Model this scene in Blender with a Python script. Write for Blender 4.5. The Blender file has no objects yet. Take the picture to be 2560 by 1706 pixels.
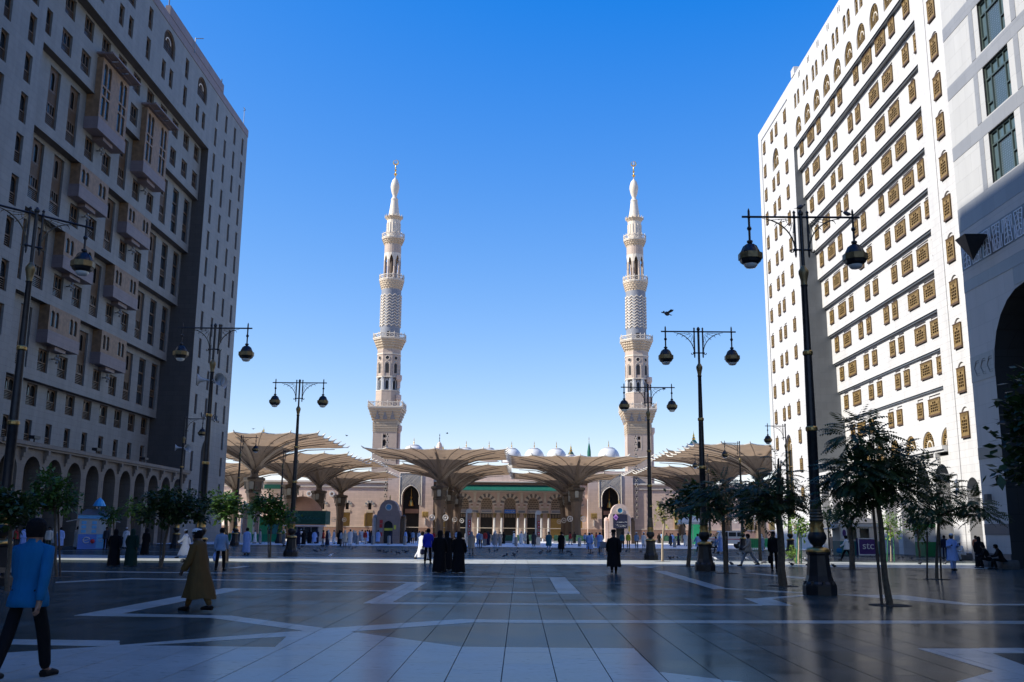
import bpy, bmesh, math, random
from mathutils import Vector, Matrix
random.seed(7)
S = bpy.context.scene
COL = S.collection
# ------------------------------------------------------------------ camera
CR = Vector((0.99992, 0.00817, 0.00942)); CU = Vector((-0.00764, -0.19493, 0.98079)); CF = Vector((-0.00985, 0.98078, 0.19485))
EYE = 1.65
cd = bpy.data.cameras.new('camera'); cam = bpy.data.objects.new('camera', cd); COL.objects.link(cam)
cd.sensor_width = 36; cd.lens = 33.75; cd.clip_start = 0.1; cd.clip_end = 6000
m = Matrix.Identity(4)
for i in range(3):
    m[i][0] = CR[i]; m[i][1] = CU[i]; m[i][2] = -CF[i]
m[2][3] = EYE
cam.matrix_world = m
S.camera = cam
S.render.resolution_x = 1024; S.render.resolution_y = 682
# ------------------------------------------------------------------ daylight
SUN_EL = 37.3; SUN_AZ = 12.0          # azimuth: degrees from -X towards -Y (behind the camera, on the left)
w = bpy.data.worlds.new('World'); S.world = w; w.use_nodes = True
nt = w.node_tree; bg = nt.nodes['Background']
sky = nt.nodes.new('ShaderNodeTexSky'); sky.sky_type = 'NISHITA'; sky.sun_disc = False
sdir = Vector((-math.cos(math.radians(SUN_AZ)) * math.cos(math.radians(SUN_EL)), -math.sin(math.radians(SUN_AZ)) * math.cos(math.radians(SUN_EL)), math.sin(math.radians(SUN_EL))))
sky.sun_elevation = math.radians(SUN_EL)
sky.sun_rotation = math.atan2(sdir.x, sdir.y)
sky.air_density = 1.0; sky.dust_density = 0.35; sky.ozone_density = 3.0; sky.altitude = 600
gm = nt.nodes.new('ShaderNodeGamma'); gm.inputs['Gamma'].default_value = 0.72       # flatter sky, as the photograph's processing gives
hs = nt.nodes.new('ShaderNodeHueSaturation'); hs.inputs['Saturation'].default_value = 1.3; hs.inputs['Value'].default_value = 2.6
nt.links.new(sky.outputs[0], gm.inputs['Color']); nt.links.new(gm.outputs[0], hs.inputs['Color']); tn = nt.nodes.new('ShaderNodeMix'); tn.data_type = 'RGBA'; tn.blend_type = 'MULTIPLY'; tn.inputs['Factor'].default_value = 1.0; tn.inputs[7].default_value = (0.74, 0.95, 1.24, 1)
nt.links.new(hs.outputs[0], tn.inputs[6]); gr = nt.nodes.new('ShaderNodeVectorMath'); gr.operation = 'MULTIPLY_ADD'; gr.inputs[1].default_value = (2.2, 1.36, 0.60); gr.inputs[2].default_value = (-2.03, -1.42, 4.0)
mxv = nt.nodes.new('ShaderNodeVectorMath'); mxv.operation = 'MAXIMUM'; mxv.inputs[1].default_value = (0.15, 0.6, 1.5)
nt.links.new(tn.outputs[2], gr.inputs[0]); nt.links.new(gr.outputs[0], mxv.inputs[0]); nt.links.new(mxv.outputs[0], bg.inputs['Color'])
bg.inputs['Strength'].default_value = 0.066
sl = bpy.data.lights.new('sun', 'SUN'); sl.energy = 5.0; sl.angle = math.radians(0.53); sl.color = (1.0, 0.95, 0.87)
so = bpy.data.objects.new('sun', sl); COL.objects.link(so)
so.rotation_euler = (-sdir).to_track_quat('-Z', 'Y').to_euler(); so.location = (-60, -20, 90)
S.view_settings.view_transform = 'Standard'; S.view_settings.look = 'None'; S.view_settings.exposure = 0.6; S.view_settings.gamma = 1.0
S.view_settings.use_curve_mapping = False
# ------------------------------------------------------------------ helpers
def ray(px, py):
    return CF * 2400.0 + CR * (px - 1280) - CU * (py - 853)
def G(px, py, z=0.0):
    d = ray(px, py); t = (z - EYE) / d.z
    return Vector((d.x * t, d.y * t, z))
def atY(px, py, Y):
    d = ray(px, py); t = Y / d.y
    return Vector((d.x * t, Y, EYE + d.z * t))
def link(o): COL.objects.link(o); return o
def tag(o, label=None, cat=None, group=None, kind=None):
    if label: o['label'] = label
    if cat: o['category'] = cat
    if group: o['group'] = group
    if kind: o['kind'] = kind
    return o
def empty(name, loc=(0, 0, 0), rz=0, label=None, cat=None, group=None):
    o = bpy.data.objects.new(name, None); o.location = loc; o.rotation_euler = (0, 0, rz); o.empty_display_size = 0.3
    return tag(link(o), label, cat, group)
KIDS = {}
def place(name, mesh, parent=None, loc=(0, 0, 0), rz=0):
    o = bpy.data.objects.new(name, mesh); o.location = loc; o.rotation_euler = (0, 0, rz)
    if parent is not None:
        o.parent = parent; KIDS.setdefault(parent.name, []).append(o)
    return link(o)
def copy_tree(o, parent=None, top=True):
    c = o.copy(); link(c)
    if parent is not None:
        c.parent = parent; KIDS.setdefault(parent.name, []).append(c)
    for ch in list(KIDS.get(o.name, [])):
        copy_tree(ch, c, False)
    return c
class MB:
    def __init__(s): s.v = []; s.f = []; s.m = []
    def face(s, pts, mi=0):
        n = len(s.v); s.v += [tuple(p) for p in pts]; s.f.append(tuple(range(n, n + len(pts)))); s.m.append(mi)
    def grid(s, rows, closed=False, mi=0, cap0=False, cap1=False):
        n = len(s.v); R = len(rows); C = len(rows[0])
        for r in rows: s.v += [tuple(p) for p in r]
        for i in range(R - 1):
            for j in range(C if closed else C - 1):
                k = (j + 1) % C
                s.f.append((n + i * C + j, n + i * C + k, n + (i + 1) * C + k, n + (i + 1) * C + j)); s.m.append(mi)
        if cap0: s.f.append(tuple(n + j for j in range(C))[::-1]); s.m.append(mi)
        if cap1: s.f.append(tuple(n + (R - 1) * C + j for j in range(C))); s.m.append(mi)
    def box(s, x0, x1, y0, y1, z0, z1, mi=0):
        n = len(s.v)
        s.v += [(x0, y0, z0), (x1, y0, z0), (x1, y1, z0), (x0, y1, z0), (x0, y0, z1), (x1, y0, z1), (x1, y1, z1), (x0, y1, z1)]
        for q in ((0, 3, 2, 1), (4, 5, 6, 7), (0, 1, 5, 4), (1, 2, 6, 5), (2, 3, 7, 6), (3, 0, 4, 7)):
            s.f.append(tuple(n + k for k in q)); s.m.append(mi)
    def cbox(s, x, y, z, sx, sy, sz, mi=0): s.box(x - sx / 2, x + sx / 2, y - sy / 2, y + sy / 2, z, z + sz, mi)
    def lathe(s, prof, cx=0, cy=0, n=16, mi=0, ph=0.0, cap=True, sx=1, sy=1):
        rows = []
        for r, z in prof:
            rows.append([(cx + sx * r * math.cos(ph + 2 * math.pi * i / n), cy + sy * r * math.sin(ph + 2 * math.pi * i / n), z) for i in range(n)])
        s.grid(rows, True, mi, cap, cap)
    def tube(s, pts, rad, n=8, mi=0, cap=True):
        pts = [Vector(p) for p in pts]
        if not isinstance(rad, (list, tuple)): rad = [rad] * len(pts)
        rows = []; ref = None
        for i, p in enumerate(pts):
            a = pts[max(0, i - 1)]; b = pts[min(len(pts) - 1, i + 1)]
            t = (b - a).normalized()
            if ref is None:
                ref = t.orthogonal().normalized()
            ref = (ref - t * ref.dot(t)).normalized(); q = t.cross(ref)
            rows.append([p + (ref * math.cos(2 * math.pi * k / n) + q * math.sin(2 * math.pi * k / n)) * rad[i] for k in range(n)])
        s.grid(rows, True, mi, cap, cap)
    def sphere(s, c, r, n=10, mi=0, sx=1, sy=1, sz=1, z0=-1.0, z1=1.0):
        k = max(3, n // 2); pr = []
        a0 = math.asin(z0); a1 = math.asin(z1)
        for i in range(k + 1):
            a = a0 + (a1 - a0) * i / k; pr.append((max(1e-4, math.cos(a) * r), c[2] + math.sin(a) * r * sz))
        s.lathe(pr, c[0], c[1], n, mi, 0, True, sx, sy)
    def prism(s, poly, z0, z1, mi=0):
        n = len(poly); s.face([(p[0], p[1], z1) for p in poly], mi)
        for i in range(n):
            a = poly[i]; b = poly[(i + 1) % n]
            s.face([(a[0], a[1], z0), (b[0], b[1], z0), (b[0], b[1], z1), (a[0], a[1], z1)], mi)
    def extrude(s, poly, f0, f1, mi=0):
        """poly in 2D, f0/f1 map 2D->3D for the two sides"""
        A = [f0(*p) for p in poly]; B = [f1(*p) for p in poly]; n = len(poly)
        s.face(A, mi); s.face(B[::-1], mi)
        for i in range(n): s.face([A[i], A[(i + 1) % n], B[(i + 1) % n], B[i]], mi)
    def mesh(s, name, mats, smooth=False, ang=None):
        me = bpy.data.meshes.new(name); me.from_pydata(s.v, [], s.f)
        for mt in (mats if isinstance(mats, (list, tuple)) else [mats]): me.materials.append(mt)
        me.polygons.foreach_set('material_index', s.m)
        if smooth:
            bm = bmesh.new(); bm.from_mesh(me); bmesh.ops.remove_doubles(bm, verts=bm.verts, dist=1e-5)
            a = math.radians(ang or 40)
            for f in bm.faces: f.smooth = True
            for e in bm.edges:
                if len(e.link_faces) == 2 and e.calc_face_angle(0) > a: e.smooth = False
            bm.to_mesh(me); bm.free()
        me.update()
        return me
    def build(s, name, mats, parent=None, loc=(0, 0, 0), rz=0, smooth=False, ang=None):
        return place(name, s.mesh(name, mats, smooth, ang), parent, loc, rz)
def arch_pts(ua, ub, zb, kind, n=12):
    """points from left spring to right spring, top at zb; returns (pts, spring z)"""
    w2 = (ub - ua) / 2; c = (ua + ub) / 2; pts = []
    if kind == 'p':
        r = w2 * 1.35; hgt = math.sqrt(r * r - (r - w2) ** 2); zs = zb - hgt
        a1 = math.acos((r - w2) / r)
        for i in range(n // 2 + 1):
            a = a1 * i / (n // 2); pts.append((ua + r - r * math.cos(a), zs + r * math.sin(a)))
        for i in range(n // 2 - 1, -1, -1):
            a = a1 * i / (n // 2); pts.append((ub - r + r * math.cos(a), zs + r * math.sin(a)))
    else:
        k = kind if isinstance(kind, float) else 1.0
        zs = zb - w2 * k
        for i in range(n + 1):
            a = math.pi * (1 - i / n); pts.append((c + w2 * math.cos(a), zs + w2 * k * math.sin(a)))
    return pts, zs
def wall(mb, P, u0, u1, z0, z1, holes, dep=0.35, mi=0, ri=None):
    """plane wall with real openings and reveals.  P(u, z, d) -> point, d = depth inwards"""
    ri = mi if ri is None else ri
    us = sorted({u0, u1} | {h[0] for h in holes} | {h[1] for h in holes}); us = [u for u in us if u0 - 1e-6 <= u <= u1 + 1e-6]
    zs = sorted({z0, z1} | {h[2] for h in holes} | {h[3] for h in holes}); zs = [z for z in zs if z0 - 1e-6 <= z <= z1 + 1e-6]
    for i in range(len(us) - 1):
        run = None
        for j in range(len(zs) - 1):
            cu = (us[i] + us[i + 1]) / 2; cz = (zs[j] + zs[j + 1]) / 2
            solid = not any(h[0] < cu < h[1] and h[2] < cz < h[3] for h in holes)
            if solid and run is None: run = zs[j]
            if run is not None and (not solid or j == len(zs) - 2):
                top = zs[j + 1] if solid else zs[j]
                mb.face([P(us[i], run, 0), P(us[i + 1], run, 0), P(us[i + 1], top, 0), P(us[i], top, 0)], mi); run = None
    for h in holes:
        ua, ub, za, zb = h[:4]; kind = h[4] if len(h) > 4 else None; dd = h[5] if len(h) > 5 else dep
        if kind is None:
            for (a, b) in (((ua, za), (ub, za)), ((ub, za), (ub, zb)), ((ub, zb), (ua, zb)), ((ua, zb), (ua, za))):
                mb.face([P(a[0], a[1], 0), P(b[0], b[1], 0), P(b[0], b[1], dd), P(a[0], a[1], dd)], ri)
        else:
            pts, zs_ = arch_pts(ua, ub, zb, kind)
            hm = len(pts) // 2
            mb.face([P(ua, zb, 0)] + [P(p[0], p[1], 0) for p in pts[:hm + 1]][::1], mi)
            mb.face([P(ub, zb, 0)] + [P(p[0], p[1], 0) for p in pts[hm:]][::-1], mi)
            seg = [(ua, za)] + pts + [(ub, za)]
            for i in range(len(seg) - 1):
                a, b = seg[i], seg[i + 1]
                mb.face([P(a[0], a[1], 0), P(b[0], b[1], 0), P(b[0], b[1], dd), P(a[0], a[1], dd)], ri)
            mb.face([P(ua, za, 0), P(ub, za, 0), P(ub, za, dd), P(ua, za, dd)], ri)
def fill_arch(mb, P, ua, ub, za, zb, kind, d, mi=0):
    if kind is None: mb.face([P(ua, za, d), P(ub, za, d), P(ub, zb, d), P(ua, zb, d)], mi)
    else:
        pts, _ = arch_pts(ua, ub, zb, kind); mb.face([P(ua, za, d)] + [P(p[0], p[1], d) for p in pts] + [P(ub, za, d)], mi)
# ------------------------------------------------------------------ materials
def nodes_of(name):
    mt = bpy.data.materials.new(name); mt.use_nodes = True; t = mt.node_tree
    return mt, t, t.nodes['Principled BSDF']
def N(t, k, **kw):
    n = t.nodes.new(k)
    for a, b in kw.items(): setattr(n, a, b)
    return n
def mat(name, col, rough=0.6, metal=0.0, var=0.12, scale=3.0, bump=0.0, bscale=30.0, spec=0.5):
    """plain surface with mottled colour and optional fine relief"""
    mt, t, b = nodes_of(name)
    tc = N(t, 'ShaderNodeTexCoord'); nz = N(t, 'ShaderNodeTexNoise'); nz.inputs['Scale'].default_value = scale; nz.inputs['Detail'].default_value = 6
    t.links.new(tc.outputs['Object'], nz.inputs['Vector'])
    r = N(t, 'ShaderNodeValToRGB'); c = Vector(col[:3])
    r.color_ramp.elements[0].position = 0.3; r.color_ramp.elements[1].position = 0.7
    r.color_ramp.elements[0].color = (*(c * (1 - var)), 1); r.color_ramp.elements[1].color = (*[min(0.9, x) for x in (c * (1 + var))], 1)
    t.links.new(nz.outputs['Fac'], r.inputs['Fac']); t.links.new(r.outputs['Color'], b.inputs['Base Color'])
    b.inputs['Roughness'].default_value = rough; b.inputs['Metallic'].default_value = metal; b.inputs['Specular IOR Level'].default_value = spec
    if bump:
        n2 = N(t, 'ShaderNodeTexNoise'); n2.inputs['Scale'].default_value = bscale; n2.inputs['Detail'].default_value = 4
        t.links.new(tc.outputs['Object'], n2.inputs['Vector'])
        bp = N(t, 'ShaderNodeBump'); bp.inputs['Strength'].default_value = bump; bp.inputs['Distance'].default_value = 0.02
        t.links.new(n2.outputs['Fac'], bp.inputs['Height']); t.links.new(bp.outputs['Normal'], b.inputs['Normal'])
    return mt
def cladding(name, col, bw=1.2, bh=0.6, mortar=0.55, var=0.07, rough=0.55, msize=0.012, stain=0.16, spec=0.4):
    """stone cladding: courses on (x+y, z) in world space, rain streaks and patchy tone"""
    mt, t, b = nodes_of(name)
    g = N(t, 'ShaderNodeNewGeometry'); sp = N(t, 'ShaderNodeSeparateXYZ'); t.links.new(g.outputs['Position'], sp.inputs[0])
    ad = N(t, 'ShaderNodeMath', operation='ADD'); t.links.new(sp.outputs['X'], ad.inputs[0]); t.links.new(sp.outputs['Y'], ad.inputs[1])
    cb = N(t, 'ShaderNodeCombineXYZ'); t.links.new(ad.outputs[0], cb.inputs['X']); t.links.new(sp.outputs['Z'], cb.inputs['Y'])
    br = N(t, 'ShaderNodeTexBrick'); br.offset = 0.5; t.links.new(cb.outputs[0], br.inputs['Vector'])
    br.inputs['Scale'].default_value = 1.0; br.inputs['Brick Width'].default_value = bw; br.inputs['Row Height'].default_value = bh
    br.inputs['Mortar Size'].default_value = msize; br.inputs['Mortar Smooth'].default_value = 0.1; br.inputs['Bias'].default_value = 0.0
    c = Vector(col[:3])
    br.inputs['Color1'].default_value = (*(c * (1 - var)), 1); br.inputs['Color2'].default_value = (*[min(.86, x) for x in c * (1 + var)], 1); br.inputs['Mortar'].default_value = (*(c * mortar), 1)
    mp = N(t, 'ShaderNodeMapping'); mp.inputs['Scale'].default_value = (0.9, 0.9, 0.12); t.links.new(g.outputs['Position'], mp.inputs['Vector'])
    n1 = N(t, 'ShaderNodeTexNoise'); n1.inputs['Scale'].default_value = 1.0; n1.inputs['Detail'].default_value = 7; n1.inputs['Roughness'].default_value = 0.65
    t.links.new(mp.outputs[0], n1.inputs['Vector'])
    r = N(t, 'ShaderNodeMapRange'); r.inputs['From Min'].default_value = 0.35; r.inputs['From Max'].default_value = 0.7; r.inputs['To Min'].default_value = 1.0 - stain; r.inputs['To Max'].default_value = 1.04
    t.links.new(n1.outputs['Fac'], r.inputs['Value'])
    mx = N(t, 'ShaderNodeVectorMath', operation='SCALE'); t.links.new(br.outputs['Color'], mx.inputs[0]); t.links.new(r.outputs[0], mx.inputs['Scale'])
    t.links.new(mx.outputs[0], b.inputs['Base Color']); b.inputs['Roughness'].default_value = rough; b.inputs['Specular IOR Level'].default_value = spec
    bp = N(t, 'ShaderNodeBump'); bp.inputs['Strength'].default_value = 0.35; bp.inputs['Distance'].default_value = 0.02; bp.invert = True
    t.links.new(br.outputs['Fac'], bp.inputs['Height']); t.links.new(bp.outputs['Normal'], b.inputs['Normal'])
    return mt
def paving(name, c0, c1, rough=(0.14, 0.3), joints=False, seedv=0.0, sheen=0.22):
    """polished stone; every slab of the 0.63 x 1.2 m grid gets its own tone and gloss"""
    mt, t, b = nodes_of(name)
    g = N(t, 'ShaderNodeNewGeometry'); sp = N(t, 'ShaderNodeSeparateXYZ'); t.links.new(g.outputs['Position'], sp.inputs[0])
    def cell(out, off, size):
        a = N(t, 'ShaderNodeMath', operation='SUBTRACT'); a.inputs[1].default_value = off; t.links.new(out, a.inputs[0])
        d = N(t, 'ShaderNodeMath', operation='DIVIDE'); d.inputs[1].default_value = size; t.links.new(a.outputs[0], d.inputs[0])
        fl = N(t, 'ShaderNodeMath', operation='FLOOR'); t.links.new(d.outputs[0], fl.inputs[0]); fr = N(t, 'ShaderNodeMath', operation='FRACT'); t.links.new(d.outputs[0], fr.inputs[0])
        return fl.outputs[0], fr.outputs[0]
    fx, gx = cell(sp.outputs['X'], -0.20, 0.63)
    md = N(t, 'ShaderNodeMath', operation='FLOORED_MODULO'); md.inputs[1].default_value = 2; t.links.new(fx, md.inputs[0])
    ys = N(t, 'ShaderNodeMath', operation='MULTIPLY_ADD'); ys.inputs[1].default_value = -0.6; t.links.new(md.outputs[0], ys.inputs[0]); t.links.new(sp.outputs['Y'], ys.inputs[2])
    fy, gy = cell(ys.outputs[0], 0.76, 1.2)
    cb = N(t, 'ShaderNodeCombineXYZ'); t.links.new(fx, cb.inputs['X']); t.links.new(fy, cb.inputs['Y']); cb.inputs['Z'].default_value = seedv
    wn = N(t, 'ShaderNodeTexWhiteNoise'); t.links.new(cb.outputs[0], wn.inputs['Vector'])
    n1 = N(t, 'ShaderNodeTexNoise'); n1.inputs['Scale'].default_value = 0.5; n1.inputs['Detail'].default_value = 8; n1.inputs['Roughness'].default_value = 0.7; t.links.new(g.outputs['Position'], n1.inputs['Vector'])
    n2 = N(t, 'ShaderNodeTexNoise'); n2.inputs['Scale'].default_value = 14; n2.inputs['Detail'].default_value = 6; t.links.new(g.outputs['Position'], n2.inputs['Vector'])
    s1 = N(t, 'ShaderNodeMath', operation='MULTIPLY_ADD'); s1.inputs[1].default_value = 0.22; t.links.new(wn.outputs['Value'], s1.inputs[0]); t.links.new(n1.outputs['Fac'], s1.inputs[2])
    s2 = N(t, 'ShaderNodeMath', operation='MULTIPLY_ADD'); s2.inputs[1].default_value = 0.3; t.links.new(n2.outputs['Fac'], s2.inputs[0]); t.links.new(s1.outputs[0], s2.inputs[2])
    r = N(t, 'ShaderNodeMapRange'); r.inputs['From Min'].default_value = 0.45; r.inputs['From Max'].default_value = 1.15; t.links.new(s2.outputs[0], r.inputs['Value'])
    mx = N(t, 'ShaderNodeMix', data_type='RGBA'); t.links.new(r.outputs[0], mx.inputs['Factor']); mx.inputs[6].default_value = (*c0, 1); mx.inputs[7].default_value = (*c1, 1)
    col = mx.outputs[2]
    # scuffs: thin dark stretched marks
    mp = N(t, 'ShaderNodeMapping'); mp.inputs['Scale'].default_value = (1.4, 5.0, 1); mp.inputs['Rotation'].default_value = (0, 0, 0.3); t.links.new(g.outputs['Position'], mp.inputs['Vector'])
    n3 = N(t, 'ShaderNodeTexNoise'); n3.inputs['Scale'].default_value = 3.1; n3.inputs['Detail'].default_value = 5; t.links.new(mp.outputs[0], n3.inputs['Vector'])
    r3 = N(t, 'ShaderNodeMapRange'); r3.inputs['From Min'].default_value = 0.62; r3.inputs['From Max'].default_value = 0.7; r3.inputs['To Min'].default_value = 1; r3.inputs['To Max'].default_value = 0.55; t.links.new(n3.outputs['Fac'], r3.inputs['Value'])
    sc = N(t, 'ShaderNodeVectorMath', operation='SCALE'); t.links.new(col, sc.inputs[0]); t.links.new(r3.outputs[0], sc.inputs['Scale']); col = sc.outputs[0]
    vo = N(t, 'ShaderNodeTexVoronoi'); vo.inputs['Scale'].default_value = 2.3; vo.inputs['Randomness'].default_value = 1.0; mpv = N(t, 'ShaderNodeMapping'); mpv.inputs['Scale'].default_value = (0.6, 1.3, 1); mpv.inputs['Rotation'].default_value = (0, 0, 0.5)
    t.links.new(g.outputs['Position'], mpv.inputs['Vector']); t.links.new(mpv.outputs[0], vo.inputs['Vector'])
    rv = N(t, 'ShaderNodeMapRange'); rv.inputs['From Min'].default_value = 0.025; rv.inputs['From Max'].default_value = 0.05; rv.inputs['To Min'].default_value = 0.3; rv.inputs['To Max'].default_value = 1.0; t.links.new(vo.outputs['Distance'], rv.inputs['Value'])
    sv = N(t, 'ShaderNodeVectorMath', operation='SCALE'); t.links.new(col, sv.inputs[0]); t.links.new(rv.outputs[0], sv.inputs['Scale']); col = sv.outputs[0]
    if joints:
        fac = None
        for gg, wd in ((gx, 0.012), (gy, 0.006)):
            a = N(t, 'ShaderNodeMath', operation='LESS_THAN'); a.inputs[1].default_value = wd; t.links.new(gg, a.inputs[0])
            if fac is None: fac = a.outputs[0]
            else:
                q = N(t, 'ShaderNodeMath', operation='MAXIMUM'); t.links.new(fac, q.inputs[0]); t.links.new(a.outputs[0], q.inputs[1]); fac = q.outputs[0]
        m2 = N(t, 'ShaderNodeMix', data_type='RGBA'); t.links.new(fac, m2.inputs['Factor']); t.links.new(col, m2.inputs[6]); m2.inputs[7].default_value = (0.02, 0.02, 0.022, 1); col = m2.outputs[2]
    t.links.new(col, b.inputs['Base Color'])
    rr = N(t, 'ShaderNodeMapRange'); rr.inputs['From Min'].default_value = 0.35; rr.inputs['From Max'].default_value = 0.85; rr.inputs['To Min'].default_value = rough[0]; rr.inputs['To Max'].default_value = rough[1]
    t.links.new(s1.outputs[0], rr.inputs['Value']); b.inputs['Roughness'].default_value = 0.9; b.inputs['Specular IOR Level'].default_value = 0.0
    gl = N(t, 'ShaderNodeBsdfAnisotropic'); gl.inputs['Color'].default_value = (1, 1, 1, 1); t.links.new(rr.outputs[0], gl.inputs['Roughness'])
    fr = N(t, 'ShaderNodeFresnel'); fr.inputs['IOR'].default_value = 1.45; fm = N(t, 'ShaderNodeMapRange'); fm.inputs['From Max'].default_value = 0.6; fm.inputs['To Min'].default_value = 0.012; fm.inputs['To Max'].default_value = sheen
    t.links.new(fr.outputs[0], fm.inputs['Value']); ms = N(t, 'ShaderNodeMixShader'); t.links.new(fm.outputs[0], ms.inputs[0]); t.links.new(b.outputs[0], ms.inputs[1]); t.links.new(gl.outputs[0], ms.inputs[2]); t.links.new(ms.outputs[0], t.nodes['Material Output'].inputs['Surface'])
    bp = N(t, 'ShaderNodeBump'); bp.inputs['Strength'].default_value = 0.02; bp.inputs['Distance'].default_value = 0.02
    t.links.new(n1.outputs['Fac'], bp.inputs['Height']); t.links.new(bp.outputs['Normal'], b.inputs['Normal'])
    return mt
def glass(name, col=(0.02, 0.025, 0.03), rough=0.08):
    mt, t, b = nodes_of(name)
    b.inputs['Base Color'].default_value = (*col, 1); b.inputs['Roughness'].default_value = rough; b.inputs['Specular IOR Level'].default_value = 0.6
    return mt
def cloth(name, col, rough=0.85, sheen=0.0, trans=0.0):
    mt, t, b = nodes_of(name)
    tc = N(t, 'ShaderNodeTexCoord'); nz = N(t, 'ShaderNodeTexNoise'); nz.inputs['Scale'].default_value = 7; nz.inputs['Detail'].default_value = 5; t.links.new(tc.outputs['Object'], nz.inputs['Vector'])
    r = N(t, 'ShaderNodeValToRGB'); c = Vector(col)
    r.color_ramp.elements[0].color = (*(c * 0.8), 1); r.color_ramp.elements[1].color = (*[min(.85, x) for x in c * 1.15], 1)
    t.links.new(nz.outputs['Fac'], r.inputs['Fac']); t.links.new(r.outputs[0], b.inputs['Base Color']); b.inputs['Roughness'].default_value = rough
    b.inputs['Specular IOR Level'].default_value = 0.15
    mp = N(t, 'ShaderNodeMapping'); mp.inputs['Scale'].default_value = (9, 9, 2.0); t.links.new(tc.outputs['Object'], mp.inputs['Vector'])
    n2 = N(t, 'ShaderNodeTexNoise'); n2.inputs['Scale'].default_value = 1.0; n2.inputs['Detail'].default_value = 3; t.links.new(mp.outputs[0], n2.inputs['Vector'])
    bp = N(t, 'ShaderNodeBump'); bp.inputs['Strength'].default_value = 0.6; bp.inputs['Distance'].default_value = 0.05; t.links.new(n2.outputs['Fac'], bp.inputs['Height']); t.links.new(bp.outputs['Normal'], b.inputs['Normal'])
    return mt
def leafmat(name, col):
    mt, t, b = nodes_of(name)
    oi = N(t, 'ShaderNodeNewGeometry'); nz = N(t, 'ShaderNodeTexNoise'); nz.inputs['Scale'].default_value = 2.3; t.links.new(oi.outputs['Position'], nz.inputs['Vector'])
    r = N(t, 'ShaderNodeValToRGB'); c = Vector(col); r.color_ramp.elements[0].position = .35; r.color_ramp.elements[1].position = .65
    r.color_ramp.elements[0].color = (*(c * 0.65), 1); r.color_ramp.elements[1].color = (*(c * 1.4), 1)
    t.links.new(nz.outputs['Fac'], r.inputs['Fac']); t.links.new(r.outputs[0], b.inputs['Base Color']); b.inputs['Roughness'].default_value = 0.5
    tr = N(t, 'ShaderNodeBsdfTranslucent'); t.links.new(r.outputs[0], tr.inputs['Color'])
    ms = N(t, 'ShaderNodeMixShader'); ms.inputs[0].default_value = 0.3
    t.links.new(b.outputs[0], ms.inputs[1]); t.links.new(tr.outputs[0], ms.inputs[2]); t.links.new(ms.outputs[0], t.nodes['Material Output'].inputs['Surface'])
    return mt
def membrane(name, col):
    mt, t, b = nodes_of(name)
    tc = N(t, 'ShaderNodeTexCoord'); nz = N(t, 'ShaderNodeTexNoise'); nz.inputs['Scale'].default_value = 0.6; nz.inputs['Detail'].default_value = 6; t.links.new(tc.outputs['Object'], nz.inputs['Vector'])
    r = N(t, 'ShaderNodeValToRGB'); c = Vector(col); r.color_ramp.elements[0].position = .3; r.color_ramp.elements[1].position = .7
    r.color_ramp.elements[0].color = (*(c * 0.88), 1); r.color_ramp.elements[1].color = (*(c * 1.06), 1)
    t.links.new(nz.outputs['Fac'], r.inputs['Fac']); t.links.new(r.outputs[0], b.inputs['Base Color']); b.inputs['Roughness'].default_value = 0.7
    tr = N(t, 'ShaderNodeBsdfTranslucent'); t.links.new(r.outputs[0], tr.inputs['Color'])
    ms = N(t, 'ShaderNodeMixShader'); ms.inputs[0].default_value = 0.28
    t.links.new(b.outputs[0], ms.inputs[1]); t.links.new(tr.outputs[0], ms.inputs[2]); t.links.new(ms.outputs[0], t.nodes['Material Output'].inputs['Surface'])
    return mt
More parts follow.
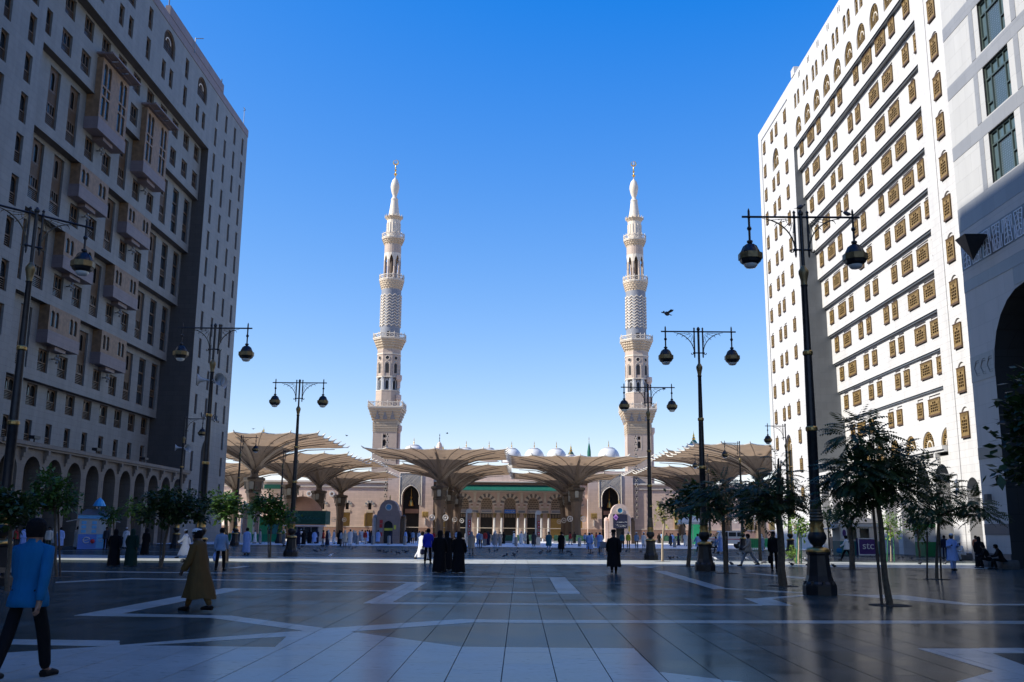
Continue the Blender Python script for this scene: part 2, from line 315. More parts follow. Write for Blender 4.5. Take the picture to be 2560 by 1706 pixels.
M = dict(
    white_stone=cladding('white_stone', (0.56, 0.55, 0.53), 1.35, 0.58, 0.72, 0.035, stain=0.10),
    shade_stone=cladding('pale_grey_stone', (0.60, 0.60, 0.58), 1.35, 0.58, 0.7, 0.05, stain=0.14),
    pink_stone=cladding('pink_stone', (0.19, 0.152, 0.15), 1.2, 0.5, 0.7, 0.06),
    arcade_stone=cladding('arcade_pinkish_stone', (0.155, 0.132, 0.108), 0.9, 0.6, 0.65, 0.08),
    left_stone=cladding('bluish_white_stone', (0.19, 0.192, 0.182), 1.35, 0.58, 0.66, 0.05, stain=0.2),  # white stone darkened, shade of the left side put into its colour
    interior=mat('arcade_interior', (0.16, 0.15, 0.14), 0.8),
    granite=cladding('grey_granite', (0.24, 0.245, 0.25), 1.3, 0.9, 0.8, 0.05, 0.35, stain=0.05),
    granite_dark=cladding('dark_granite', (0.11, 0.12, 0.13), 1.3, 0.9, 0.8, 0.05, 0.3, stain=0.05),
    white_slab=cladding('white_slab', (0.43, 0.43, 0.42), 1.6, 1.1, 0.8, 0.03, stain=0.05),
    mosque=cladding('mosque_pink_granite', (0.60, 0.455, 0.37), 1.6, 0.55, 0.78, 0.06, stain=0.12),
    mosque_base=cladding('mosque_base_granite', (0.36, 0.22, 0.16), 1.6, 0.55, 0.8, 0.06),
    cream=mat('cream_carved_stone', (0.47, 0.38, 0.27), 0.6, var=0.06, scale=2, bump=0.3, bscale=6),
    cream_pale=mat('pale_carved_stone', (0.60, 0.53, 0.43), 0.6, var=0.05, scale=2),
    grey_stone=mat('grey_carved_stone', (0.20, 0.21, 0.235), 0.6, var=0.08),
    dome=mat('dome_tile', (0.56, 0.57, 0.55), 0.45, var=0.05, scale=1.5),
    gold=mat('gilded_brass', (0.75, 0.50, 0.14), 0.28, 1.0, 0.1),
    brass=mat('aged_brass', (0.42, 0.28, 0.10), 0.38, 0.9, 0.25, 8, 0.3, 60),
    bronze=mat('dull_bronze_band', (0.20, 0.15, 0.07), 0.45, 0.6, 0.25, 9, 0.2, 60),
    iron=mat('black_painted_iron', (0.018, 0.019, 0.022), 0.38, 0.3, 0.3, 7, 0.15, 50),
    scroll=mat('weathered_scrollwork', (0.10, 0.085, 0.055), 0.5, 0.5, 0.3, 9),
    green_tile=mat('green_roof_tile', (0.012, 0.11, 0.075), 0.35, var=0.15),
    wood=mat('mashrabiya_gold_wood', (0.21, 0.135, 0.042), 0.55, var=0.18, scale=4, bump=0.2, bscale=20),
    wood_red=mat('mashrabiya_brown_wood', (0.34, 0.19, 0.09), 0.55, var=0.18, scale=4),
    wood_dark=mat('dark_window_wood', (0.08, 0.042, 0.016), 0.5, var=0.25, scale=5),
    kiosk_stone=cladding('brown_kiosk_granite', (0.27, 0.19, 0.155), 1.2, 0.5, 0.8), vous=mat('dark_voussoir_stone', (0.15, 0.14, 0.13), 0.6), soffit=cladding('dark_soffit_stone', (0.075, 0.068, 0.062), 1.2, 0.6), bay_wood=mat('bay_panel_wood', (0.19, 0.115, 0.06), 0.55, var=0.3, scale=2.2, bump=0.2, bscale=14), wood_mid=mat('weathered_frame_wood', (0.12, 0.075, 0.04), 0.55, var=0.25, scale=3, bump=0.2, bscale=14),  # kiosk and soffit stones: same stone with shade put into the colour
    dark=mat('dark_opening', (0.012, 0.012, 0.012), 0.7, var=0.2),
    pane=glass('window_glass'), pane_green=glass('green_glass', (0.07, 0.11, 0.125), 0.3),
    frame_green=mat('dark_green_frame', (0.055, 0.075, 0.065), 0.4),
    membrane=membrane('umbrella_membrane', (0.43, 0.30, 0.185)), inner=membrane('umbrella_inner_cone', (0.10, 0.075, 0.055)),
    arm=mat('umbrella_steel_arm', (0.13, 0.10, 0.075), 0.5, 0.2), rim=mat('umbrella_rim', (0.58, 0.55, 0.48), 0.6),
    column=mat('umbrella_column_stone', (0.085, 0.055, 0.036), 0.55, var=0.12, scale=2, bump=0.2, bscale=9),
    capital=mat('bronze_capital', (0.055, 0.04, 0.028), 0.4, 0.4, 0.25, 5, 0.4, 14),
    lampglass=mat('frosted_lamp_glass', (0.62, 0.66, 0.66), 0.15, var=0.04),
    white=mat('white_paint', (0.58, 0.58, 0.57), 0.4, var=0.04), offwhite=mat('offwhite_canvas', (0.5, 0.48, 0.43), 0.7, var=0.06),
    horn=mat('grey_horn', (0.38, 0.40, 0.40), 0.5, var=0.08),
    bark=mat('bark', (0.10, 0.075, 0.05), 0.9, var=0.3, scale=12, bump=0.6, bscale=30), bark_pale=mat('pale_bark', (0.34, 0.27, 0.19), 0.9, var=0.2, scale=12, bump=0.5, bscale=30),
    stake=mat('dark_wood_stake', (0.07, 0.05, 0.035), 0.85, var=0.3, scale=10, bump=0.5, bscale=30), stake_green=mat('green_painted_stake', (0.03, 0.14, 0.06), 0.5, var=0.15),
    leaf=leafmat('dark_pinnate_leaf', (0.03, 0.06, 0.012)), leaf2=leafmat('mid_green_leaf', (0.055, 0.12, 0.018)), leaf3=leafmat('light_green_leaf', (0.16, 0.26, 0.04)), leaf4=leafmat('yellow_green_leaf', (0.28, 0.26, 0.07)),
    soil=mat('tree_pit_soil', (0.05, 0.04, 0.03), 0.95, var=0.4, scale=20, bump=0.8, bscale=40),
    glim=mat('dim_lantern_glass', (0.2, 0.2, 0.18), 0.2, var=0.1), blue_sign=mat('blue_kiosk_panel', (0.02, 0.14, 0.50), 0.35, var=0.05), blue_light=mat('light_blue_panel', (0.05, 0.33, 0.62), 0.35, var=0.06),
    green_panel=mat('green_kiosk_panel', (0.02, 0.22, 0.07), 0.4, var=0.08), green_net=mat('green_barrier', (0.01, 0.27, 0.11), 0.5, var=0.1), hedge=mat('dark_green_screen', (0.01, 0.06, 0.03), 0.8, var=0.3, scale=6, bump=0.6, bscale=18),
    purple=mat('purple_sign', (0.055, 0.02, 0.14), 0.35, var=0.04), pink=mat('pink_mark', (0.62, 0.28, 0.66), 0.5, var=0.03),
    red=mat('red_sign', (0.42, 0.02, 0.02), 0.5, var=0.05), yellow=mat('yellow_sign', (0.62, 0.56, 0.05), 0.5, var=0.05),
    navy=mat('dark_screen', (0.02, 0.022, 0.045), 0.2, var=0.05), teal=mat('teal_panel', (0.02, 0.13, 0.12), 0.4, var=0.06),
    tyre=mat('tyre_rubber', (0.02, 0.02, 0.02), 0.8), chrome=mat('wheel_metal', (0.45, 0.45, 0.45), 0.3, 0.9), rock=mat('stone_seat', (0.11, 0.10, 0.09), 0.8, var=0.2, scale=5, bump=0.5, bscale=12),
    steel=mat('grey_steel', (0.28, 0.29, 0.30), 0.35, 0.8), concrete=mat('bollard_stone', (0.22, 0.22, 0.22), 0.6, var=0.12),
    bluewin=mat('blue_glass_disc', (0.02, 0.20, 0.34), 0.2, var=0.1), vent=mat('lattice_line', (0.72, 0.76, 0.82), 0.4, var=0.02),
)
# ================================================================== GROUND
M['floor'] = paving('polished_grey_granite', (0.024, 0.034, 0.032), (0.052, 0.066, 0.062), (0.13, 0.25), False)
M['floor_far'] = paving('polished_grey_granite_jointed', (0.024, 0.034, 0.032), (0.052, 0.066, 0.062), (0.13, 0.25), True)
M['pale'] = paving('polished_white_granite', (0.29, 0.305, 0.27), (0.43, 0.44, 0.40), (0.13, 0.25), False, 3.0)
M['marble'] = paving('white_marble_court', (0.62, 0.62, 0.60), (0.74, 0.74, 0.72), (0.16, 0.3), True, 5.0)
M['desert'] = mat('ground_dust', (0.30, 0.26, 0.21), 0.95, var=0.15, scale=0.05)
M['grout'] = mat('dark_grout', (0.012, 0.012, 0.014), 0.8, var=0.2)
b = MB(); b.face([(-3000, -1500, -0.05), (3000, -1500, -0.05), (3000, 4500, -0.05), (-3000, 4500, -0.05)])
tag(b.build('ground', M['desert']), kind='structure')
DY0, DY1 = 9.4, 58.0        # the zone whose slabs are modelled
b = MB()
b.face([(-160, -90, -.004), (160, -90, -.004), (160, DY0, -.004), (-160, DY0, -.004)], 0)
b.face([(-160, DY1, -.004), (160, DY1, -.004), (160, 138, -.004), (-160, 138, -.004)], 0)
b.face([(-160, DY0, -.016), (160, DY0, -.016), (160, DY1, -.016), (-160, DY1, -.016)], 1)
floor = tag(b.build('plaza_floor', [M['floor_far'], M['grout']]), kind='structure')
b = MB(); b.face([(-160, 138, -.001), (160, 138, -.001), (160, 420, -.001), (-160, 420, -.001)])
tag(b.build('mosque_court_pavement', M['marble']), kind='structure')
def q1(x, y): g = G(x * .54399, 1380 + y * .54399); return (g.x, g.y)
def q2(x, y): g = G(1280 + x * .54399, 1380 + y * .54399); return (g.x, g.y)
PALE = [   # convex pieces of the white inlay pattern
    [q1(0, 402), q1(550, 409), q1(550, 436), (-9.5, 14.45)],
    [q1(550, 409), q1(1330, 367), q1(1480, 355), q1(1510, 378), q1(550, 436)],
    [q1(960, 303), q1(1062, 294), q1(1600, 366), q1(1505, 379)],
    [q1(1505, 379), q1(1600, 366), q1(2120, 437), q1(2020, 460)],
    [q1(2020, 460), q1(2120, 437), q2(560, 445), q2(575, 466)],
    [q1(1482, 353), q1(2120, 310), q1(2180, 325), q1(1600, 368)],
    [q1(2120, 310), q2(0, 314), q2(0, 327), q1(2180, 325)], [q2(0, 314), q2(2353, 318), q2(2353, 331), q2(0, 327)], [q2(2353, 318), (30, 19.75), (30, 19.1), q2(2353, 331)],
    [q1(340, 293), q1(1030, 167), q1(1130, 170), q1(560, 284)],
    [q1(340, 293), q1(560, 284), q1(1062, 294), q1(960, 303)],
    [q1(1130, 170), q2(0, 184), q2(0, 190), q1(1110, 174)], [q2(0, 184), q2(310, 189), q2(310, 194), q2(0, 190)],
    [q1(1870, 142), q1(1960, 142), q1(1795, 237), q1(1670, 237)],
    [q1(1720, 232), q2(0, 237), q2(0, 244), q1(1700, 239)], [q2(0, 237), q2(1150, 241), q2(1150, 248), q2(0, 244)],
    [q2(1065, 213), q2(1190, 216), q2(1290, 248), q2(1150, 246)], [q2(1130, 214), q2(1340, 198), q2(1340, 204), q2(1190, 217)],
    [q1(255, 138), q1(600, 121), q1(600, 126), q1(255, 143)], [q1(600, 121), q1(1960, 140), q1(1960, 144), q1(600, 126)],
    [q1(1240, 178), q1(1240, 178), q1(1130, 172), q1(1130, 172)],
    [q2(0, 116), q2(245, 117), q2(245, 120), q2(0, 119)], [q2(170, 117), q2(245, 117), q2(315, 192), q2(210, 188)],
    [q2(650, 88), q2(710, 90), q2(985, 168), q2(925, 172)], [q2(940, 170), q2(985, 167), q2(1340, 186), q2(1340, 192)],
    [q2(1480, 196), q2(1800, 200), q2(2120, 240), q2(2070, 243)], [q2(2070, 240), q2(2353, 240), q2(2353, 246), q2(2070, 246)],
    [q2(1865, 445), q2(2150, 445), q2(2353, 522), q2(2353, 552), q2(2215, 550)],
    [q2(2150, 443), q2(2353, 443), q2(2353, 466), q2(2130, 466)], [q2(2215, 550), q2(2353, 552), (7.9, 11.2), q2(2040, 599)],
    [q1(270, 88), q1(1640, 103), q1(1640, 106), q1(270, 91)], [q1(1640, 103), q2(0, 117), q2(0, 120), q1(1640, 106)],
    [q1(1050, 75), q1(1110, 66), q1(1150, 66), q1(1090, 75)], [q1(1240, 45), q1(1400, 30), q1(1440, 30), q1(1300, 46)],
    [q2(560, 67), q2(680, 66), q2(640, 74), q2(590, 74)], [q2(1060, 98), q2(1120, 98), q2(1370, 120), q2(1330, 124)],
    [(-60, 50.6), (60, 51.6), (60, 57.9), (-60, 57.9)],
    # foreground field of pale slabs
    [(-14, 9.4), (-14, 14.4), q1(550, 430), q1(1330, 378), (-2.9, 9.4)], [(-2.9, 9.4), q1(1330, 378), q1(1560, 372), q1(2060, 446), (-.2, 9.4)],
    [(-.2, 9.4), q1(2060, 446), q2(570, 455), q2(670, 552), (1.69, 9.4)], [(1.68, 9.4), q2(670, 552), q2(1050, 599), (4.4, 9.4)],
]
def area(p): return 0.5 * sum(p[i][0] * p[(i + 1) % len(p)][1] - p[(i + 1) % len(p)][0] * p[i][1] for i in range(len(p)))
def clip(poly, cp):
    out = list(poly)
    for i in range(len(cp)):
        a, c = cp[i], cp[(i + 1) % len(cp)]
        if abs(a[0] - c[0]) + abs(a[1] - c[1]) < 1e-6: continue
        inp, out = out, []
        for j in range(len(inp)):
            p, q = inp[j], inp[(j + 1) % len(inp)]
            sp = (c[0] - a[0]) * (p[1] - a[1]) - (c[1] - a[1]) * (p[0] - a[0]); sq = (c[0] - a[0]) * (q[1] - a[1]) - (c[1] - a[1]) * (q[0] - a[0])
            if sp >= 0: out.append(p)
            if (sp >= 0) != (sq >= 0):
                k = sp / (sp - sq); out.append((p[0] + (q[0] - p[0]) * k, p[1] + (q[1] - p[1]) * k))
        if len(out) < 3: return []
    return out
PP = []
for p in PALE:
    a = area(p)
    if abs(a) < 1e-3: continue
    if a < 0: p = p[::-1]
    PP.append((p, min(q[0] for q in p), max(q[0] for q in p), min(q[1] for q in p), max(q[1] for q in p)))
slabs = []
JX = -0.20
for i in range(-90, 90):
    x0 = JX + .63 * i; x1 = x0 + .63
    off = .76 + .6 * (i % 2)
    for k in range(6, 50):
        y0 = off + 1.2 * k; y1 = y0 + 1.2
        y0 = max(y0, DY0); y1 = min(y1, DY1)
        if y1 - y0 < .05: continue
        if x0 < -0.545 * y1 - 1.2 or x1 > 0.545 * y1 + 1.2: continue
        g = .006; h = .003; cell = [(x0 + g, y0 + h), (x1 - g, y0 + h), (x1 - g, y1 - h), (x0 + g, y1 - h)]; ca = area(cell); cov = 0
        for p, a0, a1, b0, b1 in PP:
            if a1 < x0 or a0 > x1 or b1 < y0 or b0 > y1: continue
            c = clip(cell, p)
            if len(c) >= 3 and area(c) > .004: slabs.append((y0, c, 1)); cov = max(cov, area(c))
        if cov < ca * .985: slabs.append((y0, cell, 0))
# cells outside the picture's wedge: one plain sheet each side
slabs.sort(key=lambda s: s[0])
rest = MB(); n_part = 0; slabmesh = {}
for y0, c, pale in slabs:
    ztop = .004 * pale + random.uniform(-.0006, .0006)
    inview = any(abs(p[0]) < .535 * p[1] and p[1] > 10.4 for p in c)
    if n_part < 298 and inview:
        n_part += 1
        cx = sum(p[0] for p in c) / len(c); cy = sum(p[1] for p in c) / len(c)
        loc = [(round(p[0] - cx, 3), round(p[1] - cy, 3)) for p in c]; key = (tuple(loc), pale)
        if key not in slabmesh:
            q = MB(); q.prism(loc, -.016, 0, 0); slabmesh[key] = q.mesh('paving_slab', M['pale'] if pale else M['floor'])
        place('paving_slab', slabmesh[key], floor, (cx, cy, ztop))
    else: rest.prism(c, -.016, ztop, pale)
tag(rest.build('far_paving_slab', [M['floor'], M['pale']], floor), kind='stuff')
b = MB()
for sx in (-1, 1):
    pts = [(sx * (.545 * DY0 + .6), DY0, -.004), (sx * 160, DY0, -.004), (sx * 160, DY1, -.004), (sx * (.545 * DY1 + .6), DY1, -.004)]
    b.face(pts)
b.build('side_paving', M['floor_far'], floor)
# scattered litter-sized marks and the white stripe beyond the sunlit gap
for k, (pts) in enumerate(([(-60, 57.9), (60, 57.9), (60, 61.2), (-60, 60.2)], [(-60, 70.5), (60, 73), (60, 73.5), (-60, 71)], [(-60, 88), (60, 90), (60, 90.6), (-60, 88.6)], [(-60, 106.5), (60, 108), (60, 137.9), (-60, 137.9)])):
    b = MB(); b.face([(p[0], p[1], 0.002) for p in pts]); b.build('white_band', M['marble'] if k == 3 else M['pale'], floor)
# ================================================================== WINDOWS (shared meshes)
LP = lambda u, z, d: (u, d, z)       # window-local: x along the wall, y inwards
def lattice_window(w, h, arched, rows, cols, wood, depth=0.12, sill=True):
    """carved wooden screen with small openings, slats and a dark void behind"""
    b = MB(); y = -.10; holes = []; zl, zh = h * .08, h * .82
    cw = (w * .66) / cols; x0 = 0; z0 = h * .2; rh = h * .5 / rows
    for r in range(rows):
        n = cols if r < rows - 1 else max(1, cols - 2)
        for c in range(n):
            cx = (c - (n - 1) / 2) * cw; holes.append((cx - cw * .4, cx + cw * .4, z0 + r * rh + rh * .1, z0 + r * rh + rh * .86))
    for sg in (-1, 1):
        for k in range(6):
            zz = h * (.19 + .085 * k); holes.append((sg * w * .415 - w * .045, sg * w * .415 + w * .045, zz, zz + h * .04))
    P = lambda u, z, d: (u, y + d, z)
    wall(b, P, -w / 2 + .02, w / 2 - .02, zl, zh, holes, .09, 0, 1)
    for s in (-1, 1):
        b.face([(s * (w / 2 - .02), y, zl), (s * (w / 2 - .02), depth, zl), (s * (w / 2 - .02), depth, zh), (s * (w / 2 - .02), y, zh)], 1)
        b.box(s * (w / 2 - .06) - .04, s * (w / 2 - .06) + .04, y - .03, y + .02, zl + .05, zh - .05, 0)
    b.box(-w / 2, w / 2, y - .05, depth, zl - .1, zl + .045, 1); b.box(-w / 2, w / 2, y - .05, depth, zh - .05, zh + .03, 1)
    for k in range(3): b.box(-w / 2 + .1, w / 2 - .1, y - .025, y, h * (.72 + .03 * k), h * (.72 + .03 * k) + .03, 0)
    frame = b.mesh('window', [wood, M['wood_dark']])
    g = MB(); g.face([(-w / 2 + .03, y + .095, zl), (w / 2 - .03, y + .095, zl), (w / 2 - .03, y + .095, zh), (-w / 2 + .03, y + .095, zh)], 1)
    if arched: fill_arch(g, LP, -w / 2, w / 2, 0, h, 1.0, depth - .01)
    else: fill_arch(g, LP, -w / 2, w / 2, 0, h, None, depth - .01)
    return frame, g.mesh('pane', [M['white_stone'], M['dark']])
def arcade_window(w, h, n, wood, depth=0.35, grille=True, lights=None):
    """n arched lights over a railing grille"""
    b = MB(); y = depth - .14; zs = h * .42; zt = h * .96
    fw = .07; cw = (w - fw) / n; holes = []
    for k in range(n):
        a = -w / 2 + fw / 2 + k * cw; holes.append((a + .05, a + cw - .05, zs + .05, zt - .04, 1.0))
    P = lambda u, z, d: (u, y + d, z)
    wall(b, P, -w / 2, w / 2, zs, h, holes, .06, 0, 0)
    b.box(-w / 2, w / 2, y - .04, y + .03, zs - .06, zs, 1)
    for k in range(5): b.box(-w / 2, w / 2, y - .02, y + .01, h * (.04 + .07 * k), h * (.04 + .07 * k) + .05, 0)
    for s in (-1, 1): b.box(s * (w / 2 - .04) - .04, s * (w / 2 - .04) + .04, y - .03, y + .03, 0, zs, 0)
    g = MB(); fill_arch(g, LP, -w / 2, w / 2, 0, h, None, depth - .01)
    return b.mesh('window', [wood, M['wood_mid']]), g.mesh('pane', M['pane'])
def tall_window(w, h, wood, plain=False, depth=0.35):
    """two-storey window: arched light, slatted panel, four small lights, grille"""
    b = MB(); y = depth - .14; P = lambda u, z, d: (u, y + d, z)
    if plain:
        holes = [(-w / 2 + .08, w / 2 - .08, h * a, h * c) for a, c in ((.03, .27), (.30, .40), (.43, .68), (.71, .97))]
        wall(b, P, -w / 2, w / 2, 0, h, holes, .06, 0, 0)
        for k in range(5): b.box(-w / 2 + .12 + k * (w - .24) / 5, -w / 2 + .2 + k * (w - .24) / 5, y - .01, y + .04, h * .31, h * .39, 1)
    else:
        holes = [(-.3, .3, h * .64, h * .94, 1.0)]
        cw = (w - .3) / 4
        for k in range(4): holes.append((-w / 2 + .15 + k * cw + .05, -w / 2 + .15 + (k + 1) * cw - .05, h * .23, h * .39, 1.0))
        wall(b, P, -w / 2, w / 2, h * .2, h, holes, .06, 0, 0)
        for k in range(9): b.box(-w / 2 + .05, w / 2 - .05, y - .035, y, h * (.42 + .022 * k), h * (.42 + .022 * k) + .05, 0)
        for s in (-1, 1):
            for k in range(9): b.box(s * w * .35 - .16, s * w * .35 + .16, y - .03, y, h * (.66 + .03 * k), h * (.66 + .03 * k) + .06, 0)
        b.box(-w / 2, w / 2, y - .05, y + .03, h * .19, h * .21, 1)
        for k in range(6): b.box(-w / 2, w / 2, y - .02, y + .01, h * (.01 + .03 * k), h * (.01 + .03 * k) + .07, 0)
    g = MB(); fill_arch(g, LP, -w / 2, w / 2, 0, h, None, depth - .01)
    return b.mesh('window', [wood, M['wood_mid']]), g.mesh('pane', M['pane'])
def fan_window(w, h, wood, kind=1.0, depth=0.3, spokes=6, ring=True):
    b = MB(); y = depth - .14; pts, zs = arch_pts(-w / 2, w / 2, h, kind, 14)
    c = (0, max(0.0, zs))
    for i in range(len(pts) - 1):
        a, d = pts[i], pts[i + 1]
        ia = (c[0] + (a[0] - c[0]) * .88, c[1] + (a[1] - c[1]) * .88); ib = (c[0] + (d[0] - c[0]) * .88, c[1] + (d[1] - c[1]) * .88)
        b.extrude([a, d, ib, ia], lambda u, z: (u, y - .04, z), lambda u, z: (u, y + .04, z))
        if ring:
            ja = [(c[0] + (p[0] - c[0]) * k, c[1] + (p[1] - c[1]) * k) for p in (a, d) for k in (.46, .38)]
            b.extrude([ja[0], ja[2], ja[3], ja[1]], lambda u, z: (u, y - .04, z), lambda u, z: (u, y + .04, z), 1)
    for k in range(spokes + 1):
        a = math.pi * k / spokes; p = (math.cos(a) * w * .44, zs + math.sin(a) * (h - zs) * .9)
        b.tube([(0, y, zs), (p[0], y, p[1])], .035, 5)
    if zs > .3:
        for k in range(4): b.box(-w / 2, w / 2, y - .03, y + .02, zs * k / 4, zs * k / 4 + .07)
        for s in (-1, 0, 1): b.box(s * w * .46 - .04, s * w * .46 + .04, y - .035, y + .03, 0, zs)
    b.box(-w / 2, w / 2, y - .06, y + .04, -.0, .09)
    for k in range(7):
        zz = zs + (h - zs) * (.12 + .12 * k); hw = w / 2 * math.sqrt(max(0.05, 1 - ((zz - zs) / max(.01, h - zs)) ** 2)) * .9
        b.box(-hw, hw, y + .01, y + .03, zz, zz + .05)
    g = MB(); fill_arch(g, LP, -w / 2, w / 2, 0, h, kind, depth - .01)
    return b.mesh('window', [wood, M['cream_pale']]), g.mesh('pane', M['dark'])
class Hotel:
    def __init__(s, root, sgn, rot): s.root = root; s.sgn = sgn; s.rot = rot
    def P(s, X): return lambda u, z, d: (X + s.sgn * d, u, z)      # sgn: direction inwards
    def win(s, kindmesh, X, u, z):
        f, g = kindmesh
        o = place('window', f, s.root, (X, u, z), s.rot); place('pane', g, o); return o
def terrace(root, X, sgn, y0, y1, deep, br, zt=8.45):
    b = MB(); a, c = sorted((X - sgn * .45, X + sgn * deep)); b.box(a, c, y0, y1, zt - .32, zt); a, c = sorted((X - sgn * .3, X)); b.box(a, c, y0, y1, zt - .5, zt - .322)
    b.build('terrace_slab', br, root)
    bm_ = MB(); bm_.box(-.16, .16, -.42, .0, -.38, 0); bm_.box(-.15, .15, -.26, .0, -.75, -.382); bm_.box(-.12, .12, -.14, 0, -1.05, -.752)
    me = bm_.mesh('bracket', br); y = y1 - 1.1
    while y > y0 + .8:
        place('bracket', me, root, (X, y, zt - .5), math.pi / 2 if sgn < 0 else -math.pi / 2); y -= 3.78
def arcade(root, X, sgn, y0, y1, centers, mt, zt, name='arcade_wall', w2=1.36, crown=7.35, thick=1.3, inner=True):
    P = lambda u, z, d: (X + sgn * d, u, z)
    holes = [(c - w2, c + w2, -.0, crown, 1.0, thick) for c in centers]
    b = MB(); wall(b, P, y0, y1, 0, zt, holes, thick, 0, 0); b.build(name, mt, root)
    if inner:
        b = MB(); a, c = X + sgn * thick, X + sgn * 7.0
        b.face([P(y0, 0, 7.0), P(y1, 0, 7.0), P(y1, zt, 7.0), P(y0, zt, 7.0)]); b.face([P(y0, zt - .02, thick), P(y1, zt - .02, thick), P(y1, zt - .02, 7), P(y0, zt - .02, 7)])
        b.face([P(y0, 0, thick), P(y0, 0, 7), P(y0, zt, 7), P(y0, zt, thick)]); b.face([P(y1, 0, thick), P(y1, 0, 7), P(y1, zt, 7), P(y1, zt, thick)])
        b.build('arcade_interior', M['interior'], root)
        b = MB()
        for c in centers: wall(b, lambda u, z, d: P(u, z, 6.9 - d * .0), c - 1.3, c + 1.3, 0, 4.2, [(c - .9, c + .9, .1, 3.6)], .12)
        b.build('shopfront_frame', M['wood_dark'], root)
# ================================================================== LEFT HOTEL
LH = empty('hotel_building', (0, 0, 0)); tag(LH, 'tall shaded hotel with corbelled storeys and wooden bay windows, left of the plaza', 'hotel')
L = Hotel(LH, -1, math.pi / 2)
Y0L, YR, YE, TOP = 50.6, 114.7, 130.7, 58.3
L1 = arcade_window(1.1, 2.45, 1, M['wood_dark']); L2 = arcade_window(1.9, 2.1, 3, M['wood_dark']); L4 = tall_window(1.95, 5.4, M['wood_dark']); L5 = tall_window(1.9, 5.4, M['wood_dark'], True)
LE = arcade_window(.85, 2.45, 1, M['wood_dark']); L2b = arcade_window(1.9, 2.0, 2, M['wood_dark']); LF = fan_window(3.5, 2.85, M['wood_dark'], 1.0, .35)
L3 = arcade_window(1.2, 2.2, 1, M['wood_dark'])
def rows_of(b, X, u0, u1, z0, z1, items, mt=0):
    wall(b, L.P(X), u0, u1, z0, z1, [(u - w / 2, u + w / 2, z, z + h, k) if k else (u - w / 2, u + w / 2, z, z + h) for u, z, w, h, k, _ in items], .34, mt)
    for u, z, w, h, k, ms in items: L.win(ms, X, u, z)
b = MB()
it = []
for k in range(15):
    z = 53.87 - 3.49 * k
    for c in (117.0, 120.9, 124.8, 128.5):
        if 118 < c < 126 and z < 13.5: continue
        if z < 4.4: continue
        it.append((c, z, .85, 2.45, None, LE))
HB = it; 
wall(b, L.P(-40), YR, YE, 0, TOP, [(u - w_ / 2, u + w_ / 2, z, z + h) for u, z, w_, h, k, ms in it] + [(120.2, 123.7, 0, 12.95, 'p', 1.4)], .34)
for u, z, w_, h, k, ms in it: L.win(ms, -40, u, z)
b.face([(-41.4, 120.2, 0), (-41.4, 123.7, 0), (-41.4, 123.7, 12.9), (-41.4, 120.2, 12.9)], 1)
# top zone over the recess
it = []
for fc in (111.0, 99.6, 88.2, 76.8, 65.4):
    it += [(fc, 54.0, 3.5, 2.85, .8, LF), (fc - 1.15, 50.6, 1.1, 2.2, None, L3), (fc + 1.15, 50.6, 1.1, 2.2, None, L3)]
    it += [(fc - 5.65, 54.05, 1.1, 2.45, None, L1), (fc - 5.65, 50.55, 1.1, 2.45, None, L1)]
LFm = fan_window(3.5, 2.85, M['wood_dark'], .8, .35); L3m = arcade_window(1.1, 2.2, 1, M['wood_dark'])
it = [(u, z, w_, h, k, LFm if ms is LF else (L3m if ms is L3 else ms)) for u, z, w_, h, k, ms in it]
rows_of(b, -40, Y0L, YR, 49.0, TOP, it)
# near block
it = [(c, 40.24 - 3.45 * k, 1.1, 2.45, None, L1) for k in range(-2, 9) for c in (71.4, 67.7, 63.9, 60.1) if 40.24 - 3.45 * k + 2.45 < 48.9]
rows_of(b, -40, Y0L, 73.3, 8.45, 49.0, it)
LVL = [(42.2, 49.0, -40.9), (35.25, 42.2, -41.6), (28.5, 35.25, -42.4), (21.6, 28.5, -43.2), (14.6, 21.6, -43.9), (8.45, 14.6, -44.6)]
CC = [78.8, 82.6, 86.4, 90.2, 94.0, 97.8, 101.7, 105.5, 109.3, 113.1]
for i, (za, zb, X) in enumerate(LVL):
    it = []
    if i == 0:
        it = [(c, 46.75, 1.9, 2.0, None, L2) for c in CC] + [(75.4, 43.2, 1.1, 2.3, None, L1)] + [(c, 43.2, 1.9, 2.1, None, L2) for c in CC if not (85 < c < 92 or 96 < c < 103)]
    elif i == 5:
        it = [(c, 12.5, 1.9, 2.0, None, L2b) for c in CC + [75.0]] + [(c, 9.0, 1.2, 2.2, None, L3) for c in CC + [75.0]]
    else:
        for c in CC:
            if 85 < c < 92 or 96 < c < 103: it.append((c, za + 1.0, 1.9, 2.1, None, L2))
            elif c > 107: it.append((c, za + .95, 1.9, 5.4, None, L5))
            else: it.append((c, za + .95, 1.95, 5.4, None, L4))
    rows_of(b, X, 73.3, YR, za, zb, it)
    Xa = -40 if i == 0 else LVL[i - 1][2]
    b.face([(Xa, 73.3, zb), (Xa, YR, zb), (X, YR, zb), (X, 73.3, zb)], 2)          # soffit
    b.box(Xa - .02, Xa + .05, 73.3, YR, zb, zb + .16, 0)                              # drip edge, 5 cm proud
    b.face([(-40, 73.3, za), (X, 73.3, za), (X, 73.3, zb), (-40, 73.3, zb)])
    b.face([(-40, YR, za), (X, YR, za), (X, YR, zb), (-40, YR, zb)], 2)  # return wall, its shade put into the darker stone colour
